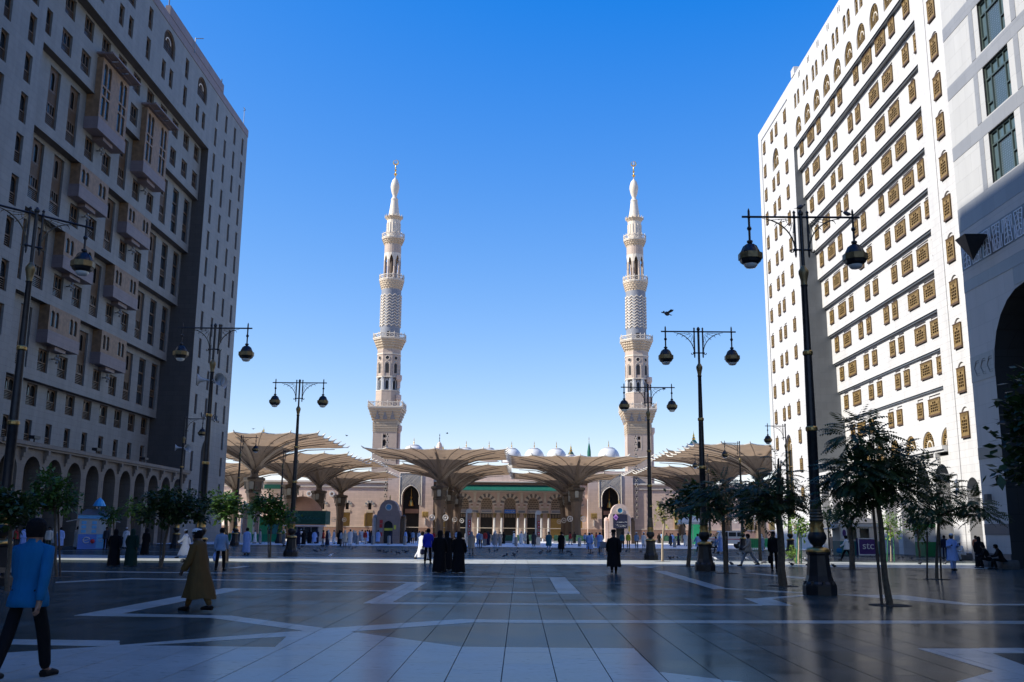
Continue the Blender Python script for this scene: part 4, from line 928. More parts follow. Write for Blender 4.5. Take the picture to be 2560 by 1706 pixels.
# gate surrounds: criss-cross stone lattice above the pointed arch
for (g0, g1, x0, x1) in ((-30.45, -25.95, -31.05, -25.4), (20.95, 25.35, 20.3, 26.0)):
    q = MB(); cx = (g0 + g1) / 2; pts, zs = arch_pts(g0, g1, 13.2, 'p')
    def inside(u, z):
        if z < zs: return g0 - .25 < u < g1 + .25
        for i in range(len(pts) - 1):
            if pts[i][0] <= u <= pts[i + 1][0]:
                f = (u - pts[i][0]) / max(1e-6, pts[i + 1][0] - pts[i][0]); return z < pts[i][1] + (pts[i + 1][1] - pts[i][1]) * f + .3
        return False
    for s in (-1, 1):
        for k in range(-30, 40):
            run = None
            for t in range(0, 61):
                z = 8.3 + t * .14; u = x0 + .38 * k + s * (z - 8.3); ok = x0 < u < x1 and z < 16.3 and not inside(u, z)
                if ok and run is None: run = (u, z)
                if run and (not ok or t == 60):
                    if z - run[1] > .2: q.tube([(run[0], -2.06, run[1]), (u, -2.06, z)], .045, 4)
                    run = None
    q.build('stone_lattice', M['cream_pale'], MQ)
    q = MB()
    for i in range(len(pts) - 1):
        a, d = pts[i], pts[i + 1]; q.tube([(a[0], -2.08, a[1]), (d[0], -2.08, d[1])], .12, 5)
    for s in (g0, g1): q.tube([(s, -2.08, 8.2), (s, -2.08, zs)], .12, 5)
    for s in (x0, x1): q.tube([(s, -2.1, 8.0), (s, -2.1, 16.3)], .1, 5)
    q.tube([(x0, -2.1, 16.3), (x1, -2.1, 16.3)], .12, 5); q.build('arch_moulding', M['cream_pale'], MQ)
    q = MB(); wall(q, lambda u, z, d: (u, -2.015 + d, z), x0, x1, 8.2, 16.3, [(g0, g1, 8.2, 13.2, 'p')], .01); q.build('lattice_backing', M['grey_stone'], MQ)
    q = MB(); q.box(cx - 1.6, cx + 1.9, .4, .6, 6.1, 7.2); q.build('lintel', M['mosque_base'], MQ)
    q = MB(); q.lathe([(.02, 10.6), (.25, 10.2), (.12, 9.7), (.5, 9.0), (.72, 8.0), (.5, 7.9)], cx - .1, .2, 10); q.tube([(cx - .1, .2, 10.6), (cx - .1, .2, 12.4)], .04, 5); q.build('brass_lantern', M['gold'], MQ)
# small wall windows: shutters, striped arches, rose
for c in (-38.75, -44.6, -50.9, -63.4, -70, 40.8, 46.9, 53, 59, 65):
    voussoirs(c, 7.9, .7, 1.35, 9, -1.42, MQ, 0.0, ('cream_pale', 'grey_stone'))
    q = MB(); q.box(c - .85, c + .85, -1.15, -1.0, 2.7, 6.1); 
    for k in range(6): q.box(c - .8 + .28 * k, c - .66 + .28 * k, -1.22, -1.15, 2.8, 6.0)
    q.box(c - 1.25, c - .9, -1.75, -1.42, 2.7, 5.9); q.build('wooden_shutter', M['brass'], MQ)
    q = MB(); q.box(c - .9, c + .9, -1.5, -1.41, 6.15, 6.75); q.build('window_panel', M['cream'], MQ)
voussoirs(15.3, 8.1, .55, 1.2, 9, -.82, MQ, 0.0, ('cream_pale', 'grey_stone'))
q = MB(); q.box(14.7, 16.0, -.6, -.45, 2.7, 6.1); q.build('wooden_shutter', M['brass'], MQ)
for (x, z) in ((-54.5, 10.8), (-48.6, 10.8)):
    q = MB()
    for k in range(20): 
        a = math.tau * k / 20; c_ = math.tau * (k + 1) / 20
        q.extrude([(x + math.cos(a) * .7, z + math.sin(a) * .7), (x + math.cos(c_) * .7, z + math.sin(c_) * .7), (x + math.cos(c_) * .4, z + math.sin(c_) * .4), (x + math.cos(a) * .4, z + math.sin(a) * .4)], lambda u, v: (u, -1.75, v), lambda u, v: (u, -1.41, v))
    q.build('round_vent', M['white'], MQ)
# bracketed wall lamps of the gate blocks
for x in (-24.3, 18.9):
    q = MB()
    for k in range(4): q.lathe([(.06, 4.9), (.22, 5.4), (.26, 6.4), (.18, 6.5)], x - .55 + .37 * k, -2.6, 8)
    q.tube([(x, -2.0, 4.9), (x, -2.6, 4.9)], .06, 5); o = q.build('wall_lantern', M['brass'], MQ)
    q = MB(); q.box(x - .08, x + .08, -2.3, -2.02, 3.2, 4.8); q.build('lantern_bracket', M['white'], o)
# tall dark lattice strip beside each gate block
for x in (-34.75, 29.9):
    q = MB()
    for k in range(14):
        z = 5.2 + 1.55 * k
        q.tube([(x - .3, -2.05, z), (x + .3, -2.05, z + .75)], .05, 4); q.tube([(x + .3, -2.05, z), (x - .3, -2.05, z + .75)], .05, 4)
        q.face([(x - .32, -2.02, z + .05), (x, -2.02, z + .4), (x - .32, -2.02, z + .75)], 1); q.face([(x + .32, -2.02, z + .05), (x, -2.02, z + .4), (x + .32, -2.02, z + .75)], 1)
        q.face([(x - .26, -2.02, z + .8), (x + .26, -2.02, z + .8), (x, -2.02, z + 1.2)], 1)
    q.build('lattice_strip', [M['cream_pale'], M['dark']], MQ)
# domes behind
def dome(x, Y, z, r, group):
    b = MB(); b.lathe([(r * 1.04, z - 1.6), (r * 1.04, z - .2), (r * .98, z - .1)] , 0, 0, 28)
    o = b.build('mosque_dome', M['dome'], None, (x, Y, 0), 0, True)
    q = MB(); pr = [(r, z)]
    for k in range(1, 15):
        a = math.pi / 2 * k / 14; pr.append((max(.02, r * math.cos(a)), z + r * .98 * math.sin(a)))
    q.lathe(pr, 0, 0, 32); q.build('shell', M['dome'], o, smooth=True)
    q = MB()
    for rr in (.42, .55): q.lathe([(r * rr, z + r * .98 * math.sqrt(1 - rr * rr) + .02), (r * rr + .05, z + r * .98 * math.sqrt(1 - rr * rr) + .06), (r * rr + .1, z + r * .98 * math.sqrt(1 - rr * rr) - .02)], 0, 0, 28, cap=False)
    q.build('ring', M['grey_stone'], o)
    q = MB(); q.lathe([(.25, z + r * .96), (.1, z + r + .2), (.2, z + r + .5), (.05, z + r + .8), (.12, z + r + 1.1), (.02, z + r + 1.9)], 0, 0, 8); q.build('finial', M['brass'], o)
    return o
for i, (x, r, z, lab) in enumerate(((-32.2, 3.25, 24.1, 'white dome beside the left minaret'), (-16.4, 2.6, 24.0, 'white dome just right of the small pink and gold spire'), (-9.5, 2.5, 24.05, 'white dome second from the left in the middle row'), (-2.7, 2.95, 23.6, 'white dome in the centre of the mosque roof'), (4.1, 3.0, 23.6, 'white dome just right of the central dome'), (10.8, 3.0, 23.6, 'white dome left of the golden roof finial'), (26.5, 3.25, 23.8, 'white dome beside the right minaret'))):
    tag(dome(x, 290, z, r, ''), lab, 'dome', 'white domes on the mosque roof')
def gold_dome(x, Y, z, s, label):
    b = MB(); b.lathe([(2.1 * s, z - 1.2 * s), (2.1 * s, z), (1.9 * s, z + .5 * s), (.9 * s, z + 1.1 * s)], 0, 0, 16)
    o = b.build('roof_cupola', M['cream_pale'], None, (x, Y, 0), 0); tag(o, label, 'cupola', 'gilded cupolas')
    q = MB(); q.lathe([(1.35 * s, z + .75 * s), (.95 * s, z + 1.1 * s), (.6 * s, z + 1.7 * s), (.35 * s, z + 2.0 * s), (.42 * s, z + 2.3 * s), (.2 * s, z + 2.6 * s), (.26 * s, z + 2.9 * s), (.05 * s, z + 3.6 * s), (.02, z + 4.2 * s)], 0, 0, 12); q.build('gilded_finial', M['gold'], o, smooth=True)
gold_dome(14.1, 270, 21.9, 1.0, 'gilded cupola between the white domes'); gold_dome(-21.9, 272, 22.3, .8, 'gilded cupola before the small pink spire'); gold_dome(-62.3, 232, 22.6, .85, 'gilded finial above the leftmost umbrella'); gold_dome(47.1, 262, 24.4, 1.15, 'gilded cupola above the right umbrella')
q = MB(); q.lathe([(.62, 20), (.55, 25.5), (.25, 27.5), (.03, 28.3)], 0, 0, 14); o = q.build('roof_spire', M['green_tile'], None, (20.6, 290, 0)); tag(o, 'slim green spire beside the right minaret', 'spire')
q = MB(); q.lathe([(.12, 28.3), (.03, 28.9), (.12, 29.2), (.02, 30.0)], 0, 0, 6); q.build('finial', M['brass'], o)
q = MB(); q.lathe([(1.1, 18), (1.1, 23.2), (1.0, 23.8), (1.0, 25.2), (.5, 26.4), (.05, 26.9)], 0, 0, 8); o = q.build('roof_spire', M['mosque'], None, (-23.3, 276, 0)); tag(o, 'small pink turret with a crescent between the roof domes', 'spire')
q = MB(); q.lathe([(.16, 26.9), (.05, 27.4), (.14, 27.7), (.04, 28.3), (.12, 28.6), (.02, 29.2)], 0, 0, 6); q.build('finial', M['iron'], o)
# --- minarets
def ngon(n, r, ph=None): 
    ph = math.pi / n if ph is None else ph
    return n, r / math.cos(math.pi / n), ph
def railing(root, n, r, z, h, mt, nb):
    """pierced parapet with posts and knobs"""
    q = MB(); ph = math.pi / n; R = r / math.cos(math.pi / n)
    q.lathe([(R, z), (R, z + h * .22)], 0, 0, n, 0, ph, False); q.lathe([(R * 1.03, z - .02), (R * 1.03, z + h * .18), (R * .97, z + h * .18)], 0, 0, n, 0, ph, False); q.lathe([(R * 1.01, z + h * .85), (R * 1.01, z + h), (R * .95, z + h), (R * .95, z + h * .85)], 0, 0, n, 0, ph, False)
    for i in range(n):
        a0 = ph + math.tau * i / n; a1 = ph + math.tau * (i + 1) / n; p0 = Vector((R * math.cos(a0), R * math.sin(a0), 0)); p1 = Vector((R * math.cos(a1), R * math.sin(a1), 0))
        for k in range(nb):
            c0 = p0.lerp(p1, k / nb); c1 = p0.lerp(p1, (k + 1) / nb)
            q.tube([c0 + Vector((0, 0, z)), c0 + Vector((0, 0, z + h * 1.0))], .1, 4)
            q.tube([c0 + Vector((0, 0, z + h * .2)), c1 + Vector((0, 0, z + h * .85))], .06, 4); q.tube([c1 + Vector((0, 0, z + h * .2)), c0 + Vector((0, 0, z + h * .85))], .06, 4)
            if k % 2 == 0: q.tube([c0 + Vector((0, 0, z + h)), c0 + Vector((0, 0, z + h * 1.3))], [.1, .05], 5)
    q.build('pierced_parapet', mt, root)
def corbel(root, n, r0, r1, z0, z1, steps, teeth, name='corbel'):
    q = MB(); ph = math.pi / n; pr = []
    for k in range(steps + 1):
        r = r0 + (r1 - r0) * (k / steps) ** .9; z = z0 + (z1 - z0) * k / steps; pr += [(r / math.cos(math.pi / n), z), (r / math.cos(math.pi / n), z + (z1 - z0) / steps * .62)]
    q.lathe(pr, 0, 0, n, 0, ph)
    for k in range(1, steps + 1):
        r = (r0 + (r1 - r0) * (k / steps) ** .9); z = z0 + (z1 - z0) * (k - .38) / steps; m = teeth * max(n, 4)
        for j in range(m):
            a = math.tau * (j + .5 * (k % 2)) / m; rr = r / (max(abs(math.cos(a)), abs(math.sin(a))) if n == 4 else 1)
            q.cbox(rr * math.cos(a) * .985, rr * math.sin(a) * .985, z - .1, .16, .16, (z1 - z0) / steps * .42)
    q.build(name, M['cream'], root)
def minaret(x, label, shrink=0):
    root = empty('minaret', (x, 255.2, 0)); tag(root, label, 'minaret', 'tall white and pink minarets')
    q = MB(); P = lambda u, z, d: (u, -3.15 + d, z)
    wall(q, P, -3.15, 3.15, 0, 27.0, [(-.5, .35, 23.4, 25.2, 'p'), (-.42, .3, 25.6, 26.4)], .4)
    q.face([(-3.15, -3.15, 0), (-3.15, 3.15, 0), (-3.15, 3.15, 27), (-3.15, -3.15, 27)]); q.face([(3.15, -3.15, 0), (3.15, 3.15, 0), (3.15, 3.15, 27), (3.15, -3.15, 27)]); q.face([(-3.15, 3.15, 0), (3.15, 3.15, 0), (3.15, 3.15, 27), (-3.15, 3.15, 27)])
    q.build('square_shaft', M['mosque_up'], root)
    q = MB(); q.box(-.5, .35, -2.78, -2.7, 23.4, 26.4); q.build('slit_window', M['dark'], root)
    q = MB(); q.tube([(-.62, -3.17, 22.9), (-.62, -3.17, 26.7), (.47, -3.17, 26.7), (.47, -3.17, 22.9)], .05, 5); q.build('window_moulding', M['cream_pale'], root)
    q = MB()
    for k in range(5): q.box(-3.2 - .03 * k, 3.2 + .03 * k, -3.2 - .03 * k, 3.2 + .03 * k, 27.0 + .58 * k, 27.0 + .58 * k + .36)
    q.box(-3.1, 3.1, -3.1, 3.1, 27, 29.8)
    for k in range(4):
        for j in range(15):
            xx = -2.9 + j * .414
            for s in (-1, 1): q.box(xx, xx + .2, s * 3.3 - .05, s * 3.3 + .05, 27.4 + .58 * k, 27.55 + .58 * k); q.box(s * 3.3 - .05, s * 3.3 + .05, xx, xx + .2, 27.4 + .58 * k, 27.55 + .58 * k)
    q.build('carved_frieze', M['cream'], root)
    corbel(root, 4, 3.25, 4.45, 29.8, 33.2, 5, 9)
    q = MB()
    for s in range(4):
        a = math.pi / 2 * s
        for d in (-2, 0, 2):
            p = [(d - .65, 30.4), (d + .65, 30.4), (d, 32.7)]
            f = lambda u, z: (math.cos(a) * u - math.sin(a) * -(3.5 + (z - 30.4) * .32 + .12), math.sin(a) * u + math.cos(a) * -(3.5 + (z - 30.4) * .32 + .12), z)
            q.face([f(*k) for k in p])
    q.build('muqarnas_niche', M['grey_stone'], root)
    q = MB(); q.box(-4.5, 4.5, -4.5, 4.5, 33.2, 33.6); q.build('balcony_floor', M['cream_pale'], root)
    railing(root, 4, 4.5, 33.55, 1.45, M['cream_pale'], 7)
    # octagon
    n = 8; ph = math.pi / 8; c8 = math.cos(math.pi / 8)
    for (ra, za_, zb_, nm_) in ((3.05, 33.6, 38.1, 'octagonal_shaft'), (3.0, 42.05, 49.4, 'octagonal_shaft'), (3.12, 41.8, 42.05, 'shaft_moulding'), (3.12, 48.0, 48.3, 'shaft_moulding'), (3.12, 38.1, 38.3, 'shaft_moulding')):
        q = MB(); q.lathe([(ra / c8, za_), (ra / c8, zb_)], 0, 0, 8, 0, ph); q.build(nm_, M['mosque_up'] if nm_[0] == 'o' else M['cream_pale'], root)
    q = MB(); q.lathe([(2.45 / c8, 38.3), (2.45 / c8, 41.8)], 0, 0, 8, 0, ph); q.build('shaft_core', M['grey_stone'], root)
    for i in range(8):
        a = math.tau * i / 8; ca, sa = math.cos(a), math.sin(a)
        T = lambda u, r, z: (ca * r - sa * u, sa * r + ca * u, z)
        q = MB()
        for u in (-1.12, -.82, .82, 1.12): q.tube([T(u, 2.95, 38.3), T(u, 2.95, 41.8)], .09, 5)
        ar = arch_pts(-.5, .5, 41.2, 'p')[0]
        for k in range(len(ar) - 1): q.tube([T(ar[k][0], 2.6, ar[k][1]), T(ar[k + 1][0], 2.6, ar[k + 1][1])], .08, 4)
        for u in (-.5, .5): q.tube([T(u, 2.6, 38.4), T(u, 2.6, 40.7)], .08, 4)
        q.build('column_pair', M['white'], root)
        q = MB(); ar, zz = arch_pts(-.42, .42, 45.6, 'p'); q.face([T(-.42, 3.03, 42.9)] + [T(p[0], 3.03, p[1]) for p in ar] + [T(.42, 3.03, 42.9)]); q.face([T(math.cos(t) * .42, 3.03, 47.0 + math.sin(t) * .42) for t in [math.tau * k / 12 for k in range(12)]])
        ar, zz = arch_pts(-.32, .32, 40.9, 'p'); q.face([T(-.32, 2.5, 38.7)] + [T(p[0], 2.5, p[1]) for p in ar] + [T(.32, 2.5, 38.7)]); q.build('niche_opening', M['dark'], root)
        q = MB(); ar = arch_pts(-.75, .75, 46.1, 'p')[0]
        for k in range(len(ar) - 1): q.tube([T(ar[k][0], 3.05, ar[k][1]), T(ar[k + 1][0], 3.05, ar[k + 1][1])], .09, 4)
        for k in range(12): q.tube([T(math.cos(math.tau * k / 12) * .58, 3.05, 47.0 + math.sin(math.tau * k / 12) * .58), T(math.cos(math.tau * (k + 1) / 12) * .58, 3.05, 47.0 + math.sin(math.tau * (k + 1) / 12) * .58)], .08, 4)
        for u in (-.75, .75): q.tube([T(u, 3.05, 42.1), T(u, 3.05, 45.1)], .08, 4)
        q.build('niche_moulding', M['cream_pale'], root)
    corbel(root, 8, 3.0, 4.15, 49.4, 52.0, 4, 5); q = MB(); q.lathe([(4.2 / c8, 52.0), (4.2 / c8, 52.3)], 0, 0, 8, 0, ph); q.build('balcony_floor', M['cream_pale'], root)
    railing(root, 8, 4.2, 52.3, 1.35, M['cream_pale'], 3)
    # round shaft with zigzag
    q = MB(); q.lathe([(2.7, 52.3), (2.7, 66.2)], 0, 0, 32); q.build('round_shaft', M['grey_stone'], root, smooth=True)
    for k in range(11):
        q = MB(); rows = [[], [], [], []]; nn = 48; z = 56.2 + .82 * k
        for j in range(nn):
            a = math.tau * j / nn; dz = .3 if j % 4 == 0 else (-.3 if j % 4 == 2 else 0)
            for m_, (r, e) in enumerate(((2.7, -.17), (2.9, -.12), (2.9, .1), (2.7, .17))): rows[m_].append((r * math.cos(a), r * math.sin(a), z + dz + e))
        q.grid(rows, True); q.build('zigzag_band', M['cream_pale'], root)
    q = MB(); q.box(-.4, .5, -2.75, -2.5, 52.4, 54.3); q.build('balcony_door', M['dark'], root)
    corbel(root, 24, 2.7, 3.3, 66.2, 68.5, 4, 1); q = MB(); q.lathe([(3.35, 68.5), (3.35, 68.8)], 0, 0, 24); q.build('balcony_floor', M['cream_pale'], root); railing(root, 16, 3.3, 68.8, 1.4, M['cream_pale'], 1)
    # arcaded lantern storey
    q = MB(); q.lathe([(2.3, 76.6), (2.3, 79.0)], 0, 0, 24)
    for i in range(8):
        a = math.tau * (i + .5) / 8
        q.tube([(2.1 * math.cos(a), 2.1 * math.sin(a), 68.8), (2.1 * math.cos(a), 2.1 * math.sin(a), 74.5)], .3, 8)
    q.build('lantern_storey', M['mosque_up'], root)
    q = MB(); Pc = lambda u, z, d: ((2.3 - d) * math.cos(u), (2.3 - d) * math.sin(u), z)
    for i in range(8):
        a0 = math.tau * (i) / 8; hw = math.pi / 8
        wall(q, Pc, a0 - hw, a0 + hw, 72.6, 76.6, [], .3) if False else None
        ar = [(-.62 * hw, 72.6), (-.62 * hw, 74.2), (-.35 * hw, 75.3), (0, 76.0), (.35 * hw, 75.3), (.62 * hw, 74.2), (.62 * hw, 72.6)]
        for s in (-1, 1):
            h_ = [p for p in (ar[:4] if s < 0 else ar[3:])]
            q.face([Pc(a0 + u, z, 0) for u, z in ([(-hw, 72.6)] + h_ + [(-0, 76.6), (-hw, 76.6)] if s < 0 else h_ + [(hw, 72.6), (hw, 76.6), (0, 76.6)])])
    q.build('lantern_arches', M['cream_pale'], root)
    q = MB(); q.lathe([(1.1, 68.8), (1.1, 76.6)], 0, 0, 16); q.build('lantern_core', M['column'], root)
    corbel(root, 24, 2.3, 2.95, 79.0, 80.5, 3, 1); q = MB(); q.lathe([(3.05, 80.5), (3.05, 80.8)], 0, 0, 24); q.build('balcony_floor', M['cream_pale'], root); railing(root, 16, 3.0, 80.8, 1.3, M['cream_pale'], 1)
    q = MB(); q.lathe([(1.85, 80.8), (1.85, 86.2)], 0, 0, 20)
    for i in range(16): q.tube([(1.88 * math.cos(math.tau * i / 16), 1.88 * math.sin(math.tau * i / 16), 82.2), (1.88 * math.cos(math.tau * i / 16), 1.88 * math.sin(math.tau * i / 16), 85.3)], .1, 5)
    q.build('fluted_drum', M['cream_pale'], root)
    q = MB(); q.lathe([(1.9, 86.2), (2.0, 86.4), (2.4, 87.1), (2.3, 87.2), (1.5, 87.3)], 0, 0, 20)
    for i in range(16): q.tube([(2.35 * math.cos(math.tau * i / 16), 2.35 * math.sin(math.tau * i / 16), 86.9), (2.5 * math.cos(math.tau * i / 16), 2.5 * math.sin(math.tau * i / 16), 87.7)], [.2, .05], 5)
    q.build('crown', M['cream'], root)
    q = MB(); q.lathe([(1.55, 87.2), (1.5, 88.0), (1.25, 89.6), (1.0, 91.6), (.95, 92.2), (1.02, 92.4), (.9, 92.6), (.55, 93.2), (.6, 93.6), (.95, 94.6), (1.22, 96.0), (1.15, 96.8), (.8, 98.0), (.3, 98.6), (.16, 98.9)], 0, 0, 24); q.build('bulb_top', M['cream_pale'], root, smooth=True)
    q = MB(); q.lathe([(.14, 98.8), (.1, 99.3), (.5, 99.9), (.12, 100.3), (.1, 100.6), (.34, 101.0), (.1, 101.4), (.22, 101.8), (.06, 102.3), (.05, 102.7)], 0, 0, 12)
    for k in range(19):
        a = math.radians(110) + math.tau * .96 * k / 19; a2 = math.radians(110) + math.tau * .96 * (k + 1) / 19
        t = lambda i: .05 + .15 * math.sin(math.pi * i / 19)
        q.tube([(.68 * math.cos(a), 0, 103.4 + .68 * math.sin(a)), (.68 * math.cos(a2), 0, 103.4 + .68 * math.sin(a2))], [t(k), t(k + 1)], 6)
    q.tube([(0, 0, 102.7), (0, 0, 103.9)], .04, 5)
    q.build('crescent_finial', M['gold'], root, smooth=True)
    # slim stair turret on the right side
    for (z0_, z1_) in ((27, 30.5), (40.5, 44.5), (35.2, 37.5)):
        q = MB(); q.lathe([(.45, 0 if z0_ == 27 else z0_ - 1.5), (.45, z0_), (.8, z0_ + .7), (.8, z0_ + 1.9), (.6, z0_ + 1.95)], 3.5 if z0_ < 30 else 3.05, -1.6, 8); q.build('turret', M['mosque'], root)
    return root
minaret(-35.75, 'tall minaret with zigzag shaft and gold crescent, left of the two'); minaret(31.1, 'tall minaret with zigzag shaft and gold crescent, right of the two')
# ================================================================== SHADE UMBRELLAS
def umbrella(high):
    root = empty('shade_umbrella', (0, 0, 0)); dz = 1.05 if high else 0.0
    q = MB(); q.lathe([(1.15, 0), (1.15, .9), (.95, 1.1), (.85, 2.2), (.82, 4.4), (.95, 6.2), (1.12, 7.3)], 0, 0, 8, 0, math.pi / 8); q.build('column', M['column'], root)
    q = MB(); q.lathe([(1.15, 7.3), (1.3, 7.4), (1.3, 7.7), (1.2, 7.8)], 0, 0, 8, 0, math.pi / 8); q.lathe([(1.2, 7.8), (1.35, 9.1), (1.75, 9.45), (1.75, 9.8), (1.4, 9.9)], 0, 0, 8, 0, math.pi / 8)
    cap = q.build('capital', M['capital'], root)
    for i in range(4):
        a = math.pi / 2 * i; q = MB(); T = lambda u, z, d: (math.cos(a) * (1.36 + d) - math.sin(a) * u, math.sin(a) * (1.36 + d) + math.cos(a) * u, z)
        q.extrude([(-.3, 8.0), (.3, 8.0), (.36, 8.9), (.3, 9.2), (-.3, 9.2), (-.36, 8.9)], lambda u, z: T(u, z, 0), lambda u, z: T(u, z, .12)); q.build('lantern_glass', M['glim'], cap)
    q = MB(); q.lathe([(.75, 9.9), (.6, 10.4), (.5, 14.0 + dz)], 0, 0, 12); q.build('mast', M['arm'], root)
    # ring of mist fans
    for s in (-1, 1):
        q = MB(); cx = s * 1.25
        for k in range(14):
            a, c = math.tau * k / 14, math.tau * (k + 1) / 14
            q.tube([(cx + .48 * math.cos(a), -.9, 4.1 + .48 * math.sin(a)), (cx + .48 * math.cos(c), -.9, 4.1 + .48 * math.sin(c))], .075, 5)
        q.sphere((cx, -.9, 4.1), .14, 8); q.tube([(s * .8, -.2, 4.1), (cx, -.8, 4.1)], .06, 5)
        for k in range(5): q.tube([(cx, -.9, 4.1), (cx + .42 * math.cos(k * 1.257), -.85, 4.1 + .42 * math.sin(k * 1.257))], .04, 4)
        q.build('mist_fan', M['white'], root)
    Hh = 12.75; prof = [(0, 10.1), (.06, 10.9), (.12, 11.7), (.2, 12.45), (.3, 13.1), (.42, 13.65), (.56, 14.1), (.72, 14.42), (.87, 14.6), (1.0, 14.75)]
    ns = 48; rows = []; inner = []
    def edge(t):       # t in 0..4 round the square; returns unit-square point and scallop
        s = int(t) % 4; f = t - int(t); a = -1 + 2 * f
        p = ((a, -1), (1, a), (-a, 1), (-1, -a))[s]
        sc = abs(math.sin(math.pi * f * 6)) ** .8
        return p, sc
    for (r, z) in prof:
        row = []
        for k in range(ns * 2):
            p, sc = edge(4 * k / (ns * 2)); rr = max(r, .045) * Hh
            n_ = 1 / math.sqrt(p[0] ** 2 + p[1] ** 2); mixr = min(1, max(0, (r - .1) / .6)); k2 = n_ * (1 - mixr) + 1 * mixr
            if r > .9: rr *= 1 - .045 * sc
            rib = (1 - sc) * .16 * r if r > .3 else 0
            row.append((p[0] * k2 * rr, p[1] * k2 * rr, z + dz * min(1, r * 1.3 + .3) + rib - .05 * sc * (r if r > .2 else 0)))
        rows.append(row)
    q = MB(); q.grid(rows[5:], True); q.build('membrane', M['membrane'], root, smooth=True, ang=50)
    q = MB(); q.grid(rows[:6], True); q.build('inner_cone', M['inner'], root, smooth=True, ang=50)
    # ribs (cables), arms and edge tips
    q = MB()
    for k in range(0, ns * 2, 4):
        pts = [Vector(rows[i][k]) - Vector((0, 0, .06)) for i in range(3, len(rows))]
        q.tube(pts, .055, 4)
    q.build('tension_cable', M['arm'], root)
    q = MB(); last = rows[-1]
    for k in range(ns * 2):
        q.tube([last[k], last[(k + 1) % (ns * 2)]], .08, 4)
        if k % 4 == 0:
            p = Vector(last[k]); d = Vector((p.x, p.y, 0)).normalized(); q.tube([p - d * .3 - Vector((0, 0, .05)), p + d * .35 + Vector((0, 0, .3))], [.14, .05], 5)
    q.build('canopy_rim', M['rim'], root)
    arm = None
    for i in range(8):
        a = math.pi / 4 * i; L = 11.6 if i % 2 == 0 else 15.6
        q = MB(); pts = []
        for (f, z) in ((.04, 11.0), (.18, 12.25), (.38, 13.3), (.62, 14.05), (.97, 14.5)):
            pts.append((math.cos(a) * L * f, math.sin(a) * L * f, z + dz * min(1, f * 1.3 + .3) - .12))
        w = Vector((-math.sin(a), math.cos(a), 0)); top = []
        for j in range(len(pts) - 1):
            A, B_ = Vector(pts[j]), Vector(pts[j + 1]); h = Vector((0, 0, .3 - .05 * j)); ww = w * (.36 - .05 * j); w2 = w * (.36 - .05 * (j + 1)); h2 = Vector((0, 0, .3 - .05 * (j + 1)))
            q.face([A - ww - h, B_ - w2 - h2, B_ + w2 - h2, A + ww - h]); q.face([A - ww - h, A - ww, B_ - w2, B_ - w2 - h2]); q.face([A + ww - h, A + ww, B_ + w2, B_ + w2 - h2])
        q.build('canopy_arm', M['arm'], root)
    # small dark openings sunk in the membrane
    q = MB()
    for i in range(16):
        a = math.tau * (i + .5) / 16; r = 6.3 * (1.0 if i % 4 in (0, 3) else 1.15); z = 13.98 + dz * .95 - .16
        c = Vector((r * math.cos(a), r * math.sin(a), z)); t = Vector((-math.sin(a), math.cos(a), 0)) * .42; d = Vector((math.cos(a), math.sin(a), .13)) * .42
        q.face([c - t, c - d, c + t, c + d])
    q.build('membrane_lamp', M['arm'], root)
    return root
UM = {True: umbrella(True), False: umbrella(False)}; used = {True: False, False: False}
UL = [(-43.1, 156.5, True, 'large open canopy nearest the left hotel, highest on the left'), (-43.1, 182, False, 'second canopy behind the one nearest the left hotel'), (-43.1, 207.5, True, 'third canopy in the left line of umbrellas'), (-43.1, 233, False, 'rearmost canopy in the left line, before the blind mosque wall'),
      (-15.1, 182, True, 'front canopy left of centre, before the left mosque gate'), (-15.1, 207.5, False, 'middle canopy of the line left of centre'), (-15.1, 233, True, 'rear canopy of the line left of centre'),
      (10.5, 182, False, 'front canopy right of centre, before the right mosque gate'), (10.5, 207.5, True, 'middle canopy of the line right of centre'), (10.5, 233, False, 'rear canopy of the line right of centre'),
      (38.5, 156.5, False, 'large open canopy next to the sunlit hotel on the right'), (38.5, 182, True, 'second canopy behind the one next to the sunlit hotel'), (38.5, 207.5, False, 'third canopy in the right line behind the trees'), (38.5, 233, True, 'rearmost canopy in the right line behind the trees'),
      (-68.7, 182, True, 'canopy half hidden by the left hotel corner, nearest one'), (-68.7, 207.5, False, 'canopy half hidden by the left hotel corner, middle one'), (-68.7, 233, True, 'canopy half hidden by the left hotel corner, farthest one')]
for x, y, hi, lab in UL:
    o = UM[hi] if not used[hi] else copy_tree(UM[hi]); used[hi] = True
    o.location = (x, y, 0); tag(o, lab, 'umbrella', 'giant shade umbrellas before the mosque')
